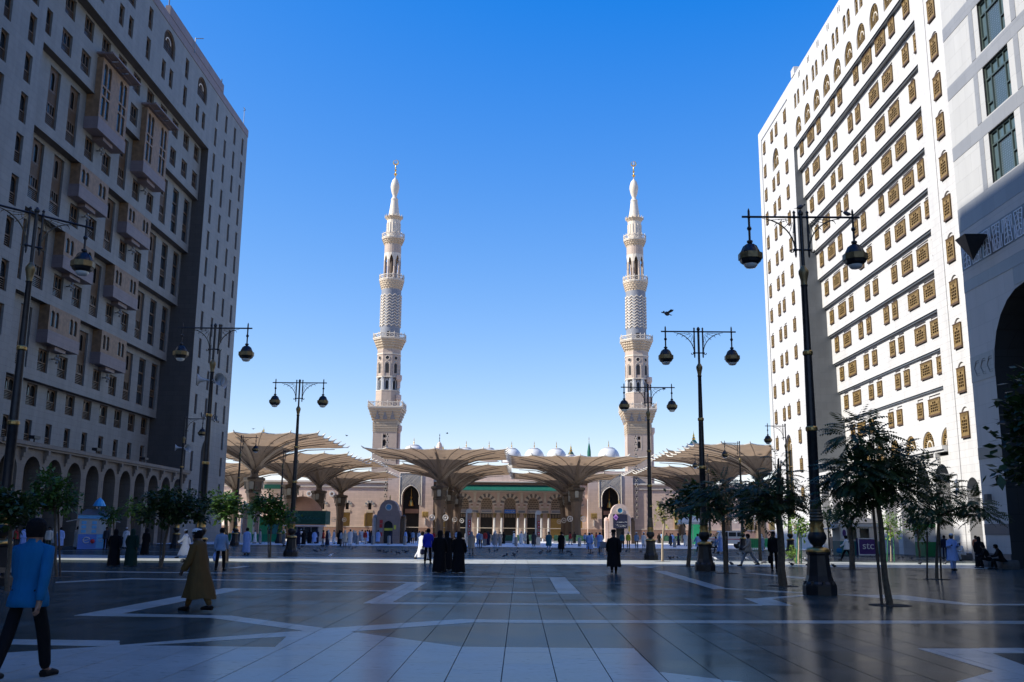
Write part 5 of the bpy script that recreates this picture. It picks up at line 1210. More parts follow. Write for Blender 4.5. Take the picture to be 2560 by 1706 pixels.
# ================================================================== STREET LAMPS
def lamp_post(arms, horn=False):
    root = empty('street_lamp', (0, 0, 0)); H = 11.3
    q = MB(); q.lathe([(.47, 0), (.47, .24), (.45, .30), (.40, .36), (.345, .52), (.31, .8), (.29, 1.08), (.33, 1.12), (.33, 1.17)], 0, 0, 8, 0, math.pi / 8)
    for i in range(8):
        a = math.tau * i / 8; q.cbox(.40 * math.cos(a), .40 * math.sin(a), .27, .07, .07, .1)
    q.build('pedestal', M['iron'], root)
    q = MB(); q.lathe([(.33, 1.17), (.335, 1.21), (.28, 1.28), (.14, 1.31)], 0, 0, 20); q.build('brass_rim', M['brass'], root, smooth=True, ang=50)
    q = MB(); q.lathe([(.13, 1.3), (.13, 1.34), (.21, 1.42), (.26, 1.54), (.26, 1.62), (.21, 1.72)], 0, 0, 20); q.build('bowl', M['iron'], root, smooth=True)
    q = MB(); q.lathe([(.21, 1.72), (.2, 1.76), (.185, 1.84), (.175, 2.0), (.19, 2.02)], 0, 0, 20)
    for i in range(6):
        a = math.tau * i / 6; c = math.tau * (i + 1) / 6; mid = (a + c) / 2
        q.tube([(.19 * math.cos(a), .19 * math.sin(a), 1.96), (.205 * math.cos(mid), .205 * math.sin(mid), 1.86), (.19 * math.cos(c), .19 * math.sin(c), 1.96)], .012, 4)
    q.build('brass_bell', M['brass'], root, smooth=True, ang=50)
    q = MB(); q.lathe([(.19, 2.02), (.2, 2.06), (.175, 2.1), (.195, 2.15), (.17, 2.19), (.19, 2.24), (.165, 2.28), (.18, 2.32), (.165, 2.36), (.17, 2.42), (.15, 2.54), (.17, 2.58), (.145, 2.62)], 0, 0, 18); q.build('ridged_collar', M['scroll'], root)
    q = MB(); q.lathe([(.145, 2.6), (.142, 4.58), (.165, 4.62), (.165, 4.7), (.135, 4.74), (.115, 6.82), (.14, 6.86), (.14, 6.94), (.105, 6.98), (.085, 8.9), (.11, 8.96)], 0, 0, 16); q.build('pole', M['iron'], root, smooth=True, ang=30)
    for z, r in ((4.66, .172), (6.9, .147)):
        q = MB(); q.lathe([(r - .02, z - .07), (r, z - .04), (r, z + .04), (r - .02, z + .07)], 0, 0, 16); q.build('pole_ring', M['brass'], root)
    q = MB(); q.lathe([(.10, 8.95), (.085, 9.02), (.12, 9.2), (.15, 9.32), (.15, 9.4), (.09, 9.5), (.055, 9.56)], 0, 0, 16); q.build('goblet', M['bronze'], root, smooth=True, ang=60)
    q = MB(); q.lathe([(.055, 9.5), (.055, 11.14), (.08, 11.18), (.08, 11.24), (.03, 11.32)], 0, 0, 12)
    for s in arms:
        q.lathe([(.02, 9.82), (.035, 9.9), (.035, 11.2), (.05, 11.24), (.01, 11.3)], s * .2, 0, 8)
        for z in (10.06, 11.09): q.sphere((s * .2, 0, z), .06, 8)
    q.tube([(-.28 if -1 in arms else 0, 0, 10.06), (.28 if 1 in arms else 0, 0, 10.06)], .03, 8)
    q.build('upper_pole', M['iron'], root)
    q = MB(); q.tube([(-1.78 if -1 in arms else 0, 0, 11.09), (1.78 if 1 in arms else 0, 0, 11.09)], .035, 8); q.build('crossbar', M['iron'], root)
    for s in arms:
        q = MB(); pts = [(.27, 10.0), (.22, 9.93), (.17, 10.02)] ; curve = [(.2, 10.05), (.26, 10.08)]
        arc = []
        for k in range(13):
            a = math.radians(4 + 82 * k / 12); arc.append((.22 + 1.02 * (1 - math.cos(a)) ** 1.0 * 1.0, 10.06 + .98 * math.sin(a)))
        q.tube([(s * p[0], 0, p[1]) for p in [(.36, 10.06), (.33, 9.98), (.27, 9.99)] + arc], [.02] * 3 + [.022] * 10 + [.018, .012, .008], 6)
        for (f, dx, dz) in ((10, .12, -.12), (8, .1, -.1), (6, .09, -.06)):
            p = arc[f]; q.tube([(s * p[0], 0, p[1]), (s * (p[0] + dx * .6), 0, p[1] + dz * .3), (s * (p[0] + dx), 0, p[1] + dz)], [.018, .014, .006], 5)
        for k in range(5):
            p = arc[2 + 2 * k]; c0 = (.22, 11.04); m1 = (c0[0] + (p[0] - c0[0]) * .25, c0[1] + (p[1] - c0[1]) * .25)
            q.tube([(s * m1[0], 0, m1[1]), (s * p[0], 0, p[1])], .011, 4); mm = ((m1[0] + p[0]) / 2, (m1[1] + p[1]) / 2); q.sphere((s * mm[0], 0, mm[1]), .022, 6)
        for k in range(8):
            a = -math.pi / 2 * k / 7; a2 = -math.pi / 2 * (k + 1) / 8; q.tube([(s * (.22 + .24 * math.cos(a)), 0, 11.04 + .24 * math.sin(a)), (s * (.22 + .24 * math.cos(a2)), 0, 11.04 + .24 * math.sin(a2))], .012, 4)
        q.build('scroll_bracket', M['scroll'], root)
        x = s * 1.57
        q = MB(); q.lathe([(.01, 11.36), (.035, 11.28), (.035, 10.36), (.09, 10.33), (.09, 10.28), (.03, 10.24)], x, 0, 8); q.sphere((x, 0, 10.72), .075, 8); q.sphere((x, 0, 11.09), .06, 8); q.build('hanger', M['iron'], root)
        q = MB(); q.lathe([(.03, 10.26), (.1, 10.22), (.2, 10.14), (.27, 10.02), (.29, 9.93)], x, 0, 20)
        for i in range(10):
            a = math.tau * i / 10; q.tube([(x + .1 * math.cos(a), .1 * math.sin(a), 10.225), (x + .205 * math.cos(a), .205 * math.sin(a), 10.145), (x + .295 * math.cos(a), .295 * math.sin(a), 9.95)], .012, 4)
        q.lathe([(.335, 9.75), (.3, 9.66), (.22, 9.6), (.2, 9.6)], x, 0, 8, 0, math.pi / 8); o = q.build('lamp_shade', M['iron'], root, smooth=True, ang=30)
        q = MB(); q.lathe([(.29, 9.94), (.365, 9.93), (.365, 9.75), (.33, 9.745)], x, 0, 8, 0, math.pi / 8); q.build('shade_band', M['bronze'], o)
        q = MB(); q.lathe([(.21, 9.62), (.2, 9.56), (.14, 9.49), (.01, 9.465)], x, 0, 16); q.build('glass_bowl', M['lampglass'], o, smooth=True)
    if horn:
        for (az, zz) in ((200, 8.55), (320, 8.55), (350, 8.45)):
            a = math.radians(az); d = Vector((math.cos(a), math.sin(a), 0)); q = MB(); rows = []
            up = Vector((0, 0, 1)); sd = d.cross(up)
            for (t, r) in ((.15, .05), (.35, .07), (.5, .13), (.62, .26), (.66, .30)): rows.append([d * t + Vector((0, 0, zz)) + (up * math.cos(math.tau * k / 16) + sd * math.sin(math.tau * k / 16)) * r for k in range(16)])
            q.grid(rows, True, 0, True, False); q.tube([Vector((0, 0, zz)), d * .2 + Vector((0, 0, zz))], .04, 6); q.build('loudspeaker', M['horn'], root, smooth=True, ang=60)
    return root
LT = {}
def put_lamp(x, y, arms, horn, label, rz=0):
    k = (arms, horn)
    if k not in LT: o = LT[k] = lamp_post(arms, horn)
    else: o = copy_tree(LT[k])
    o.location = (x, y, 0); o.rotation_euler = (0, 0, rz); tag(o, label, 'street lamp', 'black and brass street lamps on the plaza')
B2 = (-1, 1)
put_lamp(8.44, 27.9, B2, False, 'large black street lamp nearest the camera, right of centre'); put_lamp(8.43, 44.9, B2, False, 'black street lamp second in the right row, its base by the walking man'); put_lamp(8.37, 62.9, B2, False, 'black street lamp before the right minaret')
put_lamp(-14.5, 62.1, B2, False, 'black street lamp standing alone left of the left minaret'); put_lamp(-14.68, 44.9, B2, True, 'black street lamp with grey loudspeakers before the left hotel corner'); put_lamp(-14.95, 28.1, B2, False, 'black street lamp at the left edge behind the man in blue', math.radians(50))
put_lamp(23.5, 85.4, (-1,), False, 'single-armed street lamp before the sunlit hotel, nearest of its row'); put_lamp(23.2, 102.2, (-1,), False, 'single-armed street lamp before the right umbrella, middle of its row'); put_lamp(23.1, 119.2, (-1,), False, 'single-armed street lamp farthest back on the right')
put_lamp(-29.4, 83.6, (1,), True, 'single-armed lamp with a loudspeaker against the left hotel'); put_lamp(-29.3, 100.5, (1,), False, 'single-armed lamp just right of the left hotel corner'); put_lamp(-29.2, 118.5, (1,), False, 'single-armed lamp farthest back on the left')
# ================================================================== TREES
def tree(base, blobs, nspray, style, leafm, label, trunks=1, lean=0.0, stakes=(), seed=1, bark='bark', tr=.06, group='young trees on the plaza', leaflen=.16, name=None, fork=None):
    """blobs: crown ellipsoids given by picture position and radii; base: ground position"""
    rr = random.Random(seed); gp = G(*base); Y = gp.y
    root = empty(name or ('palm_leaved_tree' if style == 'pinnate' else 'broadleaf_tree'), (gp.x, gp.y, 0)); tag(root, label, 'tree', group)
    BL = []
    for (px, py, rx, rz) in blobs:
        c = atY(px, py, Y); k = .78 if style == 'pinnate' else .82; rx *= k; rz *= k; BL.append((c.x - gp.x, 0 + rr.uniform(-.3, .3) * rx * Y / 2400, c.z, rx * Y / 2400, rz * Y / 2400))
    zlow = min(b[2] - b[4] for b in BL); cx = sum(b[0] for b in BL) / len(BL); ztop = max(b[2] + b[4] * .5 for b in BL)
    if fork is None: fork = zlow + .12 * (ztop - zlow)
    q = MB()
    for i in range(trunks):
        off = (i - (trunks - 1) / 2) * .13
        pts = [(off, off * .5, 0)]
        for k in range(1, 5):
            f = k / 4; pts.append((off * (1 - f) + cx * f * .5 + rr.uniform(-.03, .03), off * .4 * (1 - f) + rr.uniform(-.03, .03), fork * f))
        q.tube(pts, [tr * 1.15, tr, tr * .92, tr * .85, tr * .8], 7)
    fk = Vector((cx * .5, 0, fork))
    for b_ in BL:
        for j in range(3):
            e = Vector((b_[0] + rr.uniform(-.4, .4) * b_[3], b_[1] + rr.uniform(-.4, .4) * b_[3], b_[2] + rr.uniform(-.2, .4) * b_[4])); mpt = fk.lerp(e, .5) + Vector((rr.uniform(-.1, .1), rr.uniform(-.1, .1), .05)) * b_[3]
            q.tube([fk, mpt, e], [tr * .6, tr * .38, tr * .15], 5)
    q.build('trunk', M[bark], root, smooth=True)
    verts = []; faces = []
    tot = sum(b[3] * b[3] * b[4] for b in BL)
    def leaf(p, d, n, L, W):
        s = d.cross(n).normalized() * W; m_ = p + d * L * .5 - n * L * .06; k = len(verts)
        verts.extend([p, m_ + s, p + d * L - n * L * .16, m_ - s]); faces.append((k, k + 1, k + 2, k + 3))
    tw = MB()
    for (bx, by, bz, rx, rz) in BL:
        cnt = int(nspray * (1.0 if style == 'pinnate' else .72) * rx * rx * rz / tot) + 3
        for i in range(cnt):
            th = rr.uniform(0, math.tau); u = rr.uniform(-1, 1); f = rr.random() ** .45
            s_ = math.sqrt(1 - u * u); f *= 1 + .22 * math.sin(3 * th + seed) * s_
            c = Vector((bx + rx * f * s_ * math.cos(th), by + rx * f * s_ * math.sin(th), bz + rz * f * u))
            out = Vector((c.x - bx, c.y - by, (c.z - bz) * .5 + .1 * rz)); out = out.normalized() if out.length > 1e-4 else Vector((1, 0, 0))
            if style == 'pinnate':
                L = leaflen * rr.uniform(2.6, 4.4); d = (out + Vector((rr.uniform(-.4, .4), rr.uniform(-.4, .4), rr.uniform(.0, .5)))).normalized(); p = c; nseg = 9
                side = d.cross(Vector((0, 0, 1))); side = side.normalized() if side.length > .1 else Vector((1, 0, 0))
                prev = p
                for k in range(nseg):
                    d = (d + Vector((0, 0, -.11))).normalized(); nx = prev + d * L / nseg; nrm = side.cross(d).normalized()
                    ll = leaflen * (1.15 - abs(k - 4) * .13) * rr.uniform(.8, 1.15)
                    for sg in (-1, 1):
                        leaf(nx, (side * sg + d * .45 + Vector((0, 0, -.25))).normalized(), nrm, ll, ll * .17)
                    prev = nx
            else:
                tw_d = (out + Vector((rr.uniform(-.8, .8), rr.uniform(-.8, .8), rr.uniform(-.3, .7)))).normalized()
                for k in range(9):
                    d = (tw_d + Vector((rr.uniform(-1, 1), rr.uniform(-1, 1), rr.uniform(-.9, .6)))).normalized(); n_ = Vector((rr.uniform(-.5, .5), rr.uniform(-.5, .5), 1)).normalized()
                    L = leaflen * rr.uniform(.7, 1.3); leaf(c + tw_d * leaflen * k * .25 + Vector((rr.uniform(-1, 1), rr.uniform(-1, 1), rr.uniform(-1, 1))) * leaflen * .7, d, n_, L, L * .3)
    me = bpy.data.meshes.new('crown'); me.from_pydata([tuple(v) for v in verts], [], faces); me.materials.append(M[leafm]); place('crown', me, root)
    for (px, py, tx, ty) in stakes:
        a = G(px, py) - gp; a.z = 0; a.y = rr.uniform(-.15, .15); e = atY(tx, ty, Y); e = Vector((e.x - gp.x, a.y, e.z))
        q = MB(); q.tube([a, e], .035, 6); q.build('stake', M['stake_green'] if bark == 'bark_pale' else M['stake'], root)
    q = MB(); q.lathe([(.5, -.0), (.48, .012)], 0, 0, 20); q.face([(.48 * math.cos(math.tau * k / 20), .48 * math.sin(math.tau * k / 20), .013) for k in range(20)]); 
    if style == 'pinnate' or Y < 60: q.build('tree_pit', M['soil'], root)
    return root
tree((2225, 1514), [(2130, 1090, 60, 45), (2215, 1150, 85, 55), (2150, 1190, 110, 60), (2240, 1220, 80, 45), (2100, 1240, 55, 35), (2180, 1085, 50, 35)], 520, 'pinnate', 'leaf', 'large feathery dark tree with two leaning trunks, right of the nearest lamp', 1, 0, [(2215, 1516, 2180, 1250), (2232, 1516, 2205, 1310)], 3, tr=.075, leaflen=.17)
tree((1958, 1466), [(1950, 1190, 38, 32), (1905, 1220, 48, 28), (1990, 1235, 38, 30), (1940, 1260, 75, 38), (1890, 1290, 50, 25), (1950, 1150, 12, 26)], 330, 'pinnate', 'leaf', 'dark feathery tree on a thick straight trunk, left of the nearest lamp', 1, 0, [], 5, tr=.13, leaflen=.17)
tree((2342, 1449), [(2310, 1190, 38, 40), (2355, 1230, 40, 45), (2300, 1250, 45, 32), (2420, 1265, 60, 30), (2330, 1285, 60, 24), (2460, 1290, 40, 16)], 330, 'pinnate', 'leaf', 'dark feathery tree propped by thin stakes, near the man in pale blue', 1, 0, [(2319, 1449, 2317, 1330), (2352, 1449, 2347, 1300)], 7, tr=.06, leaflen=.19)
tree((2720, 1560), [(2560, 1110, 45, 85), (2640, 1060, 100, 130), (2550, 1190, 34, 45), (2690, 1180, 100, 80)], 380, 'broad', 'leaf', 'broad-leaved dark tree reaching in at the right edge', 1, 0, [], 9, tr=.1, leaflen=.24)
tree((1815, 1434), [(1800, 1225, 70, 35), (1770, 1265, 60, 28), (1835, 1270, 50, 30)], 230, 'pinnate', 'leaf', 'dark tree between the second lamp and the striding man', 1, 0, [(1821, 1434, 1819, 1330)], 11, tr=.09, leaflen=.2)
tree((1720, 1416), [(1745, 1235, 45, 28), (1710, 1262, 45, 26), (1760, 1275, 38, 20)], 240, 'broad', 'leaf', 'dark tree just left of the second lamp', 1, 0, [], 13, tr=.1, leaflen=.26)
tree((1656, 1404), [(1665, 1275, 22, 14), (1650, 1292, 16, 12), (1678, 1295, 14, 12)], 26, 'broad', 'leaf4', 'thin sapling with few yellow-green leaves beside the far lamp', 1, 0, [], 15, 'bark_pale', .07, leaflen=.22)
tree((1901, 1401), [(1890, 1240, 48, 26), (1930, 1262, 36, 24), (1870, 1272, 36, 20)], 240, 'broad', 'leaf', 'dark tree behind the standing man in black', 1, 0, [], 17, tr=.1, leaflen=.3)
tree((2131, 1425), [(2130, 1292, 30, 24), (2100, 1300, 20, 14), (2150, 1275, 18, 14)], 90, 'broad', 'leaf', 'small dark tree on a plain post in front of the purple sign kiosk', 1, 0, [], 19, tr=.13, leaflen=.2)
tree((2228, 1404), [(2225, 1305, 20, 16), (2238, 1325, 14, 16), (2215, 1330, 12, 12)], 80, 'broad', 'leaf3', 'bright green sapling with twisted pale stem in the sunlit strip', 1, 0, [(2220, 1404, 2221, 1340), (2234, 1404, 2232, 1335)], 21, 'bark_pale', .04, leaflen=.17)
tree((1997, 1410), [(1980, 1305, 16, 12), (2005, 1320, 24, 14), (2020, 1330, 14, 10)], 70, 'broad', 'leaf3', 'light green sapling with tall stakes, left of the nearest lamp base', 1, 0, [(1990, 1410, 1994, 1300), (2002, 1410, 2001, 1315)], 23, 'bark_pale', .05, leaflen=.2)
tree((1988, 1408), [(1986, 1388, 11, 14)], 40, 'broad', 'leaf3', 'small bright green shoot at the foot of a staked sapling', 1, 0, [], 24, 'bark_pale', .02, leaflen=.15)
tree((2098, 1387), [(2088, 1300, 16, 18), (2105, 1312, 12, 12)], 60, 'broad', 'leaf2', 'small round tree beside the lit hotel columns', 1, 0, [], 25, tr=.06, leaflen=.25)
tree((2299, 1393), [(2285, 1310, 18, 20), (2300, 1332, 13, 16)], 90, 'broad', 'leaf2', 'small bushy tree left of the green kiosk', 1, 0, [], 27, tr=.08, leaflen=.25)
tree((2075, 1388), [(2068, 1290, 20, 20)], 50, 'broad', 'leaf2', 'small dark tree between the lamp bowl and the first lit columns', 1, 0, [], 28, tr=.07, leaflen=.25)
# left side
tree((142, 1443), [(130, 1215, 38, 30), (100, 1255, 38, 28), (160, 1250, 30, 30), (85, 1270, 30, 18)], 300, 'broad', 'leaf2', 'green tree with a tall stake behind the man in blue', 1, 0, [(147, 1443, 140, 1240)], 31, tr=.05, leaflen=.16)
tree((401, 1420), [(390, 1255, 40, 28), (440, 1262, 45, 28), (495, 1268, 38, 24), (400, 1290, 45, 22), (460, 1290, 50, 20)], 420, 'broad', 'leaf', 'dark wide-crowned tree beside the woman in green', 1, 0, [(397, 1420, 405, 1310)], 33, tr=.07, leaflen=.2)
tree((328, 1386), [(328, 1268, 11, 12), (345, 1282, 15, 12)], 60, 'broad', 'leaf3', 'bright yellow-green sapling before the left arcade', 1, 0, [(325, 1386, 327, 1290)], 35, tr=.04, leaflen=.22)
tree((565, 1405), [(560, 1258, 30, 18), (575, 1278, 26, 16), (545, 1275, 22, 14)], 170, 'broad', 'leaf2', 'green tree beside the man in grey-blue shirt', 1, 0, [], 37, tr=.12, leaflen=.24)
tree((675, 1394), [(672, 1262, 30, 20), (690, 1290, 28, 24), (650, 1275, 24, 20), (715, 1300, 20, 18), (660, 1250, 20, 10)], 300, 'broad', 'leaf2', 'round sunlit-topped tree left of the lone lamp', 1, 0, [(671, 1394, 671, 1320)], 39, tr=.06, leaflen=.24)
tree((283, 1380), [(280, 1290, 15, 15)], 60, 'broad', 'leaf2', 'small dark tree right of the blue kiosk', 1, 0, [], 41, tr=.05, leaflen=.22)
tree((18, 1480), [(40, 1290, 30, 30), (5, 1270, 30, 35)], 140, 'broad', 'leaf', 'dark tree half hidden by the lamp at the left edge', 1, 0, [], 43, tr=.06, leaflen=.2)
tree((250, 1372), [(245, 1290, 14, 14), (262, 1300, 10, 10)], 50, 'broad', 'leaf', 'small dark tree against the left arcade, behind the kiosk awning', 1, 0, [], 44, tr=.05, leaflen=.22)
# ================================================================== PEOPLE
SKIN = mat('skin', (0.24, 0.13, 0.08), 0.55, var=0.06); SKIN_D = mat('dark_skin', (0.07, 0.04, 0.028), 0.5, var=0.06); HAIR = mat('black_hair', (0.006, 0.005, 0.005), 0.8, var=0.2, bump=0.8, bscale=90, spec=0.15)
CL = dict(white=cloth('white_cotton', (0.6, 0.6, 0.6)), cream=cloth('cream_cotton', (0.55, 0.50, 0.42)), black=cloth('black_cloth', (0.006, 0.006, 0.007)), blue=cloth('blue_shirt_cotton', (0.008, 0.115, 0.25)), royal=cloth('royal_blue_cloth', (0.02, 0.03, 0.35)),
    sky=cloth('pale_blue_cloth', (0.30, 0.42, 0.72)), grey=cloth('grey_cloth', (0.22, 0.22, 0.23)), greyblue=cloth('grey_blue_cloth', (0.20, 0.29, 0.42)), brown=cloth('dark_brown_cloth', (0.10, 0.058, 0.02)), green=cloth('dark_green_cloth', (0.012, 0.035, 0.025)),
    red=cloth('dull_red_cloth', (0.28, 0.03, 0.03)), yellow=cloth('yellow_vest_cloth', (0.42, 0.42, 0.04)), beige=cloth('beige_cloth', (0.34, 0.28, 0.22)), navy=cloth('navy_cloth', (0.012, 0.016, 0.04)), orange=cloth('orange_cloth', (0.45, 0.17, 0.09)), teal=cloth('teal_cloth', (0.03, 0.12, 0.16)), darkgrey=cloth('dark_grey_cloth', (0.04, 0.04, 0.045)))
SHOE = mat('shoe_leather', (0.006, 0.005, 0.005), 0.7, spec=0.2); 
def skin_mesh(name, V, E, R, mt, sub=1):
    me = bpy.data.meshes.new('tmp'); me.from_pydata([tuple(v) for v in V], E, []); o = bpy.data.objects.new('tmp', me); COL.objects.link(o)
    md = o.modifiers.new('s', 'SKIN'); md.use_smooth_shade = True
    for i, r in enumerate(R):
        sv = me.skin_vertices[0].data[i]; sv.radius = (r, r) if not isinstance(r, tuple) else r; sv.use_root = (i == 0)
    if sub: ms = o.modifiers.new('u', 'SUBSURF'); ms.levels = sub; ms.render_levels = sub
    dg = bpy.context.evaluated_depsgraph_get(); ev = o.evaluated_get(dg); m2 = bpy.data.meshes.new_from_object(ev); m2.name = name
    bpy.data.objects.remove(o); bpy.data.meshes.remove(me); m2.materials.clear(); m2.materials.append(mt)
    for p in m2.polygons: p.use_smooth = True
    return m2
def joints(leg=0.0, arms=(0.15, -0.15), elbow=(0.3, 0.3), spread=.06, sit=False, bend=0.0, h=1.74):
    """skeleton facing +Y. leg: stride angle; returns dict of points"""
    k = h / 1.74; J = {}
    hip = .93; J['pel'] = Vector((0, 0, hip)); 
    if sit: hip = .50; J['pel'] = Vector((0, 0, hip))
    up = Vector((0, math.sin(bend), math.cos(bend)))
    J['wai'] = J['pel'] + up * .16; J['che'] = J['pel'] + up * .36; J['nec'] = J['pel'] + up * .54; J['hea'] = J['pel'] + up * .64 + Vector((0, .03 + bend * .1, 0)); J['top'] = J['hea'] + Vector((0, 0, .13))
    for s, nm in ((-1, 'l'), (1, 'r')):
        a = leg * s; J['hip' + nm] = J['pel'] + Vector((s * .095, 0, -.04))
        if sit: J['kne' + nm] = J['hip' + nm] + Vector((s * .06, .43, .02)); J['ank' + nm] = J['kne' + nm] + Vector((0, -.02 + .08 * s, -.42))
        else:
            J['kne' + nm] = J['hip' + nm] + Vector((s * .012, math.sin(a) * .42 + .02, -math.cos(a) * .42)); b = a - (.5 * abs(a) if a > 0 else .0) - (.35 if a < 0 and leg else 0) * abs(a)
            b = a * .7 if a > 0 else a * 1.35
            J['ank' + nm] = J['kne' + nm] + Vector((0, math.sin(b) * .41, -math.cos(b) * .41))
        J['toe' + nm] = J['ank' + nm] + Vector((s * .02, .15, -.05))
        sh = J['che'] + Vector((s * .168, 0, 0)) + up * .1; J['sho' + nm] = sh
        aa = arms[0 if s < 0 else 1]; e = elbow[0 if s < 0 else 1]
        J['elb' + nm] = sh + Vector((s * spread, math.sin(aa) * .29, -math.cos(aa) * .29)); J['wri' + nm] = J['elb' + nm] + Vector((-s * .01 * (1 + 6 * (e > 1.2)), math.sin(aa + e) * .26, -math.cos(aa + e) * .26))
        J['han' + nm] = J['wri' + nm] + (J['wri' + nm] - J['elb' + nm]).normalized() * .09
    low = min(J['ankl'].z, J['ankr'].z) - .07
    for n_ in J: J[n_] = (J[n_] - Vector((0, 0, low))) * k if not sit else J[n_] * k
    return J
def body_mesh(J, fingers=False, mt=None):
    names = ['pel', 'wai', 'che', 'nec', 'hea', 'top', 'hipl', 'knel', 'ankl', 'toel', 'hipr', 'kner', 'ankr', 'toer', 'shol', 'elbl', 'wril', 'hanl', 'shor', 'elbr', 'wrir', 'hanr']
    rad = [(.12, .085), (.135, .10), (.16, .11), .055, (.078, .095), (.068, .082), .07, .06, .042, .035, .07, .06, .042, .035, .055, .043, .03, (.042, .022), .055, .043, .03, (.042, .022)]
    I = {n: i for i, n in enumerate(names)}
    E = [(I[a], I[b]) for a, b in (('pel', 'wai'), ('wai', 'che'), ('che', 'nec'), ('nec', 'hea'), ('hea', 'top'), ('pel', 'hipl'), ('hipl', 'knel'), ('knel', 'ankl'), ('ankl', 'toel'), ('pel', 'hipr'), ('hipr', 'kner'), ('kner', 'ankr'), ('ankr', 'toer'), ('che', 'shol'), ('shol', 'elbl'), ('elbl', 'wril'), ('wril', 'hanl'), ('che', 'shor'), ('shor', 'elbr'), ('elbr', 'wrir'), ('wrir', 'hanr'))]
    V = [J[n] for n in names]; R = list(rad)
    def add(p, par, r): V.append(p); E.append((par, len(V) - 1)); R.append(r); return len(V) - 1
    add(J['hea'] + Vector((0, .105, -.01)), I['hea'], .014)                                   # nose
    for s in (-1, 1): add(J['hea'] + Vector((s * .092, -.01, 0)), I['hea'], .016)        # ears
    if fingers:
        for nm in 'lr':
            d = (J['han' + nm] - J['wri' + nm]).normalized(); f = Vector((0, 1, 0)); sd = (f - d * f.dot(d)).normalized(); side = -1 if nm == 'l' else 1; inn = Vector((-side, 0, 0))
            R[I['han' + nm]] = (.036, .02)
            for k, L in enumerate((.07, .08, .075, .055)):
                b0 = add(J['han' + nm] + sd * (.03 - .02 * k) + d * .012, I['han' + nm], .0105); b1 = add(J['han' + nm] + sd * (.034 - .023 * k) + d * L * .55, b0, .0095); add(J['han' + nm] + sd * (.034 - .023 * k) + d * L * .9 + inn * .028, b1, .008)
            t0 = add(J['wri' + nm] + d * .04 + sd * .038, I['wri' + nm], .013); add(J['wri' + nm] + d * .085 + sd * .055 + inn * .012, t0, .0095)
    return skin_mesh('body', V, E, R, mt or SKIN, 1)
def skin_part(J, spec, mt, name):
    """spec: list of chains [(joint or Vector, radius), ...]; chains that share joints are joined"""
    V = []; R = []; E = []; idx = {}
    for ch in spec:
        prev = None
        for (j, r) in ch:
            key = j if isinstance(j, str) else tuple(round(c, 4) for c in j)
            if key not in idx: idx[key] = len(V); V.append(J[j] if isinstance(j, str) else Vector(j)); R.append(r)
            if prev is not None: E.append((prev, idx[key]))
            prev = idx[key]
    return skin_mesh(name, V, E, R, mt, 1)
def shirt(J, mt, loose=1.0, short=False):
    """torso as one lofted sheet with a straight hem, sleeves run into it"""
    l = loose; q = MB(); n = 32; rows = []; nk = J['nec']; ch = J['che']; wa = J['wai']; pe = J['pel']; up = (nk - ch).normalized()
    lv = [(nk + up * .035, .062, .062), (nk - up * .0, .075, .07), (ch + up * .155, .12, .085), (ch + up * .115, .185, .105), (ch + up * .05, .205, .125), (ch - up * .06, .198, .135), (wa, .178, .125), (pe + up * .05, .186, .145), (pe - up * .05, .208, .19), (pe - up * .13, .215, .2), (pe - up * .14, .205, .185)]
    for i, (c, rx, ry) in enumerate(lv):
        rows.append([(c.x + rx * l * math.cos(a) * (1 + .018 * math.sin(3 * a + i * 1.7)), c.y + ry * l * math.sin(a) * (1 + .03 * math.sin(5 * a + i * 1.1)), c.z) for a in [math.tau * k / n for k in range(n)]])
    q.grid(rows, True, 0, True, False)
    for s in 'lr':
        so_, el, wr = J['sho' + s], J['elb' + s], J['wri' + s]; inn = Vector((ch.x, so_.y, so_.z)); pts = [so_.lerp(inn, .35) + Vector((0, 0, .005)), so_ + Vector((0, 0, -.005)), so_.lerp(el, .35), so_.lerp(el, .7), el]
        rd = [.06, .068, .065, .061, .058]
        if not short: pts += [el.lerp(wr, .3), el.lerp(wr, .7), wr, wr + (wr - el) * .02]; rd += [.056, .05, .043, .036]
        q.tube(pts, [r * l for r in rd], 14)
    return q.mesh('shirt', mt, True, 70)
def trousers(J, mt):
    ch = [[('pel', (.12, .09)), ('hipl', .08), ('knel', .078), (tuple(J['ankl']), .064)], [('pel', 0), ('hipr', .08), ('kner', .078), (tuple(J['ankr']), .064)]]
    return skin_part(J, ch, mt, 'trousers')
